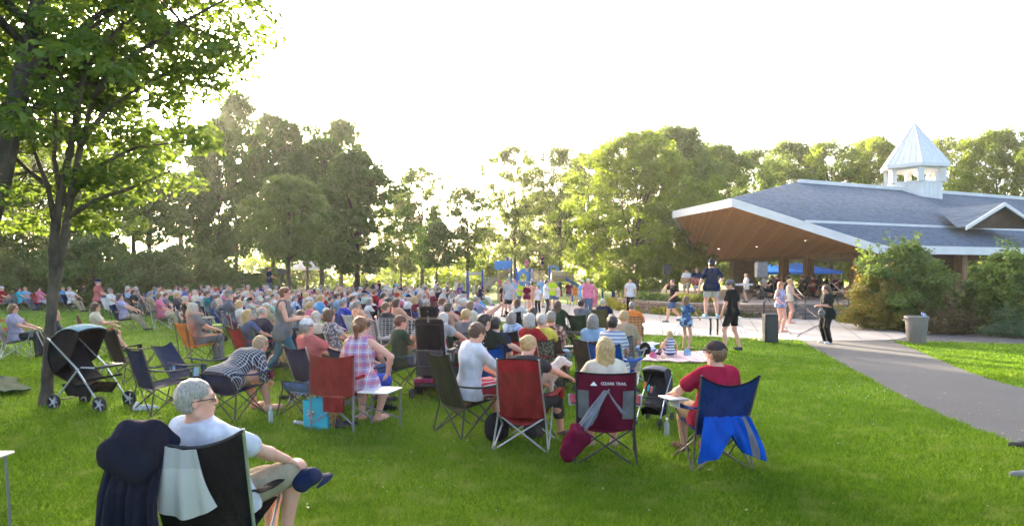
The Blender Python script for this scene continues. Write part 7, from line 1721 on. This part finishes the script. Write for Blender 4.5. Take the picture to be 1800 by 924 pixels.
SL = [
 (885, 497, 556, -140, 'black', 'white', 'blonde', 'long', 1, 0, 'mini', 'blonde woman in black top and white shorts at the left of the plaza'),
 (894, 489, 557, 150, 'lightgrey', 'black', 'grey', 'short', 0, 0, 'shorts', 'man in grey tee and black shorts at the left of the plaza'),
 (903, 489, 545, -120, 'lightblue', 'khaki', 'grey', 'short', 0, 1, 'shorts', 'man in pale blue shirt behind the man in grey tee on the plaza'),
 (912, 495, 540, 170, 'lime', 'denim', 'dark', 'short', 0, 0, 'shorts', 'person in lime yellow vest at the back of the plaza'),
 (926, 498, 548, -170, 'maroon', 'darkred', 'brown', 'long', 1, 0, 'mini', 'woman in dark red dress dancing on the plaza'),
 (935, 494, 546, 30, 'peach', 'white', 'dark', 'pony', 1, 1, 'mini', 'woman in peach top right of the dark red dress'),
 (946, 501, 549, 150, 'white', 'black', 'brown', 'bob', 1, 0, 'long', 'woman in white tank and black trousers in the dancing group'),
 (951, 487, 540, -160, 'lightblue', 'khaki', 'brown', 'short', 0, 0, 'shorts', 'tall man in slate blue shirt at the back of the dancing group'),
 (960, 492, 552, -100, 'white', 'charcoal', 'dark', 'short', 0, 3, 'long', 'man in white tee and charcoal trousers reaching to the boy'),
 (970, 488, 545, 180, 'lime', 'denim', 'brown', 'short', 0, 0, 'shorts', 'man in bright lime tee in the middle of the plaza'),
 (981, 498, 541, 95, 'white', 'denim', 'dark', 'short', 0, 3, 'shorts', 'boy in white tee and jeans facing the man in white'),
 (1000, 494, 534, 170, 'maroon', 'grey', 'lbrown', 'short', 0, 0, 'shorts', 'man in maroon print tee and grey shorts alone on the plaza'),
 (1011, 499, 535, 160, 'orange', 'black', 'brown', 'long', 1, 0, 'mini', 'girl in orange top right of the maroon tee man'),
 (1023, 492, 549, -60, 'skyblue', 'denim', 'lbrown', 'short', 0, 0, 'long', 'man in sky blue shirt behind the cap wearing man in pink'),
 (1034, 489, 552, 175, 'pink', 'denim', 'grey', 'short', 0, 0, 'long', 'heavy man in pale pink tee and white cap on the plaza'),
 (1044, 499, 545, -30, 'pink', 'pink', 'blonde', 'bob', 1, 1, 'capri', 'woman in bright pink right of the heavy man'),
 (1086, 489, 531, 160, 'plaid', 'khaki', 'brown', 'short', 0, 0, 'shorts', 'man in grey plaid shirt standing by the climbing panels'),
 (1097, 499, 533, 170, 'peach', 'denim', 'brown', 'long', 1, 0, 'capri', 'girl in peach top beside the plaid shirt man'),
 (1108, 488, 549, 165, 'white', 'black', 'dark', 'short', 0, 0, 'long', 'man in white tee and black trousers standing alone on the walk'),
 (1131, 488, 529, -150, 'grey', 'charcoal', 'grey', 'short', 0, 1, 'long', 'grey haired man in slate tee near the birch trunk'),
 (802, 490, 530, 120, 'white', 'lightgrey', 'grey', 'short', 0, 0, 'long', 'man in white standing left of the playground'),
 (811, 493, 530, -120, 'lightblue', 'denim', 'blonde', 'long', 1, 0, 'capri', 'woman in pale blue beside the man in white left of the playground'),
 (786, 495, 533, 100, 'salmon', 'denim', 'brown', 'bob', 1, 0, 'shorts', 'woman in salmon top standing behind the crowd left of the playground'),
 (766, 493, 535, -90, 'lavender', 'navy', 'dark', 'short', 0, 0, 'long', 'man in lavender and navy standing behind the crowd'),
 (833, 497, 527, 90, 'white', 'denim', 'blonde', 'short', 0, 0, 'shorts', 'small child in white under the playground swing bar'),
 (695, 492, 531, 60, 'skyblue', 'denim', 'dark', 'short', 0, 2, 'long', 'man in sky blue walking behind the crowd below the open crowned tree'),
 (645, 492, 531, -60, 'brown', 'charcoal', 'dark', 'short', 0, 0, 'long', 'leftmost of three people in dark clothes standing behind the crowd'),
 (656, 496, 531, 20, 'black', 'black', 'brown', 'bob', 1, 0, 'long', 'middle one of three people in dark clothes standing behind the crowd'),
 (666, 492, 531, 80, 'maroon', 'charcoal', 'dark', 'short', 0, 0, 'long', 'rightmost of three people in dark clothes standing behind the crowd'),
 (622, 495, 531, 0, 'maroon', 'maroon', 'brown', 'short', 0, 0, 'long', 'person in maroon sweater standing behind the crowd near the twin trunks'),
 (845, 497, 530, 30, 'navy', 'denim', 'brown', 'short', 0, 0, 'shorts', 'small boy in navy by the blue playground posts'),
 (213, 476, 530, -80, 'lightblue', 'khaki', 'white', 'short', 0, 1, 'long', 'white haired man in pale blue shirt standing at the back left of the crowd'),
 (316, 489, 533, -60, 'skyblue', 'denim', 'dark', 'short', 0, 1, 'long', 'boy in bright blue shirt standing behind the crowd'),
 (722, 500, 533, -90, 'white', 'white', 'grey', 'short', 0, 0, 'long', 'man in white stooping beside the open crowned tree'),
]
for px, hy, fy, rz, sh, pa, ha, st, fem, i, lg, lb in SL:
    lb = ' '.join(lb.split()[:16]); stand(lb, px, hy, fy, R(rz), sh, pa, ha, st, bool(fem), i, lg, 1.3 if 'heavy' in lb else 1.05, GP if px > 870 else 'people standing behind the crowd', hat='cap' if 'cap' in lb.split() else None, hatc='white')
# children on the playground
for px, hy, lb, sh, z in ((953, 455, 'child in navy climbing on top of the playground railing', 'navy', 2.2), (926, 468, 'blond child on the playground deck above the arch', 'pink', 2.0), (879, 492, 'girl in pink on the spiral slide', 'pink', .7)):
    stand(lb, px, hy, 0, R(170), sh, 'denim', 'blonde' if 'blond' in lb else 'brown', 'bob' if 'girl' in lb else 'short', 'girl' in lb, 1, 'shorts', .9, None, Y=46.4, z=z)
# cameraman on a platform with tripod camera
x, y = (473 - 900) / F * 38, 38.
t = thing('camera_platform', 'dark riser on which the cameraman stands behind the crowd', 'platform', (x + .35, y, 0)); m = MB(); m.box((0, 0, .66), (1.9, 1.2, .08)); m.build('deck', BLKP, t)
for a, b in ((-1, -1), (1, -1), (1, 1), (-1, 1)): m = MB(); m.tube([(a * .85, b * .5, 0), (a * .85, b * .5, .64)], .03, 6); m.build('leg', GREYT, t)
stand('cameraman in navy top and jeans standing high on a riser behind the crowd', 473, 468, 0, R(-60), 'navy', 'denim', 'dark', 'short', False, 1, 'long', 1.05, None, z=.70, Y=38)
t = thing('video_camera', 'black video camera on a tripod beside the cameraman on the riser', 'camera', (x + .75, y, .70)); m = MB(); m.box((0, 0, 1.35), (.5, .2, .22), bev=.02); m.lathe([(.07, 0), (.08, .2)], (.22, 0, 1.35), 12, ry=R(90)); m.box((-.1, 0, 1.52), (.25, .05, .06)); m.build('body', BLKP, t)
for k in range(3): a = k * 2.09; m = MB(); m.tube([(0, 0, 1.2), (math.cos(a) * .4, math.sin(a) * .4, 0)], .02, 6); m.build('leg', BLKT, t)
# band
def guitar(label, x, y, z, rz, col):
    t = thing('guitar', label, 'guitar', (x, y, z), rz); s = SDF(); s.ell((-.16, .0, 0), (.17, .035, .19), None, .03); s.ell((.05, 0, .03), (.13, .032, .14), None, .05); V, Q = s.mesh(.02); mobj('body', np_mesh('body', V, Q), col, t)
    m = MB(); m.tube([(.1, -.02, .05), (.62, -.02, .22)], .025, 6); m.box((.66, -.02, .235), (.14, .02, .06), ry=R(-18)); m.build('neck', mat('neck_wood', (.12, .06, .03), .5), t)
stand('guitarist in white shirt and pale shorts standing at the left of the stage', 1207, 471, 0, R(150), 'white', 'khaki', 'brown', 'short', False, 1, 'shorts', 1.05, 'band members on the stage', hat='cap', Y=35.5, z=.6)
stand('guitarist in straw hat, dark shirt and grey shorts on the stage', 1225, 471, 0, R(165), 'navy', 'lightgrey', 'brown', 'short', False, 1, 'shorts', 1.05, 'band members on the stage', hat='brim', Y=35, z=.6, hatc='tan')
p = AT(1207, 493, 35.2); guitar('light wood guitar held by the guitarist in the white shirt', p[0], p[1], p[2], R(0), mat('guitar_tan', (.4, .22, .08), .3)); p = AT(1225, 494, 34.7); guitar('red guitar held by the guitarist in the straw hat', p[0], p[1], p[2], R(0), mat('guitar_red', (.3, .05, .03), .3))
stand('blond keyboard player in white top standing at the keyboard on the stage', 1312, 480, 0, R(80), 'white', 'grey', 'blonde', 'bun', True, 1, 'shorts', 1.0, 'band members on the stage', Y=31.6, z=.6)
BX = [(1352, 36), (1365, 38), (1378, 37), (1415, 40), (1425, 37.5), (1436, 40), (1450, 38), (1466, 39), (1500, 36), (1340, 40), (1405, 37)]
BL_ = ['drummer in dark shirt deep in the stage behind the grey loudspeaker', 'seated player in maroon left of the middle timber column', 'seated player in black beside the middle timber column', 'seated horn player in the dark of the stage under the right blue canopy', 'seated player in dark red under the right blue canopy tip',
       'seated player behind the handrail in the stage shade', 'seated player in black left of the big timber columns', 'seated player between the big timber columns', 'seated player right of the big timber columns', 'seated player in white under the left blue canopy', 'seated player in the shade just right of the middle column']
for i, (px, Y) in enumerate(BX):
    x = (px - 900) / F * Y; far_person(BL_[i], x, Y, R(95 + 20 * math.sin(i * 3)), CL(['black', 'maroon', 'black', 'charcoal', 'darkred', 'navy', 'black', 'maroon', 'charcoal', 'white', 'brown'][i]), CL('charcoal'), ['dark', 'brown', 'grey', 'brown', 'dark'][i % 5], 0, i % 5, i % 3 == 0, 'bob' if i % 3 == 0 else 'short', 'band members on the stage', 1., z=.60)
    o = far_chair('black chair of the ' + ' '.join(BL_[i].split()[:12]), x, Y, R(95 + 20 * math.sin(i * 3)), 'black', BLKT, 'chairs of the band', 0); o.location.z = .60
for i, (px, Y) in enumerate(((1360, 35), (1387, 35.5), (1421, 36), (1442, 36.2))):
    x = (px - 900) / F * Y; t = thing('music_stand', 'black music stand on the stage, ' + ['first', 'second', 'third', 'fourth'][i] + ' from the grey loudspeaker', 'music stand', (x, Y, .6), R(90), 'music stands on the stage')
    m = MB(); m.box((0, 0, 1.05), (.5, .02, .34), rx=R(-20)); m.build('desk', BLKP, t); m = MB(); m.tube([(0, 0, 0), (0, 0, 1)], .015, 6); m.tube([(-.2, 0, 0), (.2, 0, 0)], .01, 5); m.build('pole', BLKT, t)
# bench by the birch
x, y = G(1142, 527); t = thing('park_bench', 'light wooden park bench under the birch behind the walk', 'bench', (x, y, 0)); m = MB(); m.box((0, 0, .45), (1.8, .4, .05)); m.build('seat', mat('bench_wood', (.35, .27, .19), .8), t); m = MB(); m.box((0, .22, .72), (1.8, .04, .3)); m.build('backrest', mat('bench_wood', ()), t)
for s in (-1, 1): m = MB(); m.box((s * .75, 0, .22), (.06, .38, .43)); m.build('leg', GREYT, t)
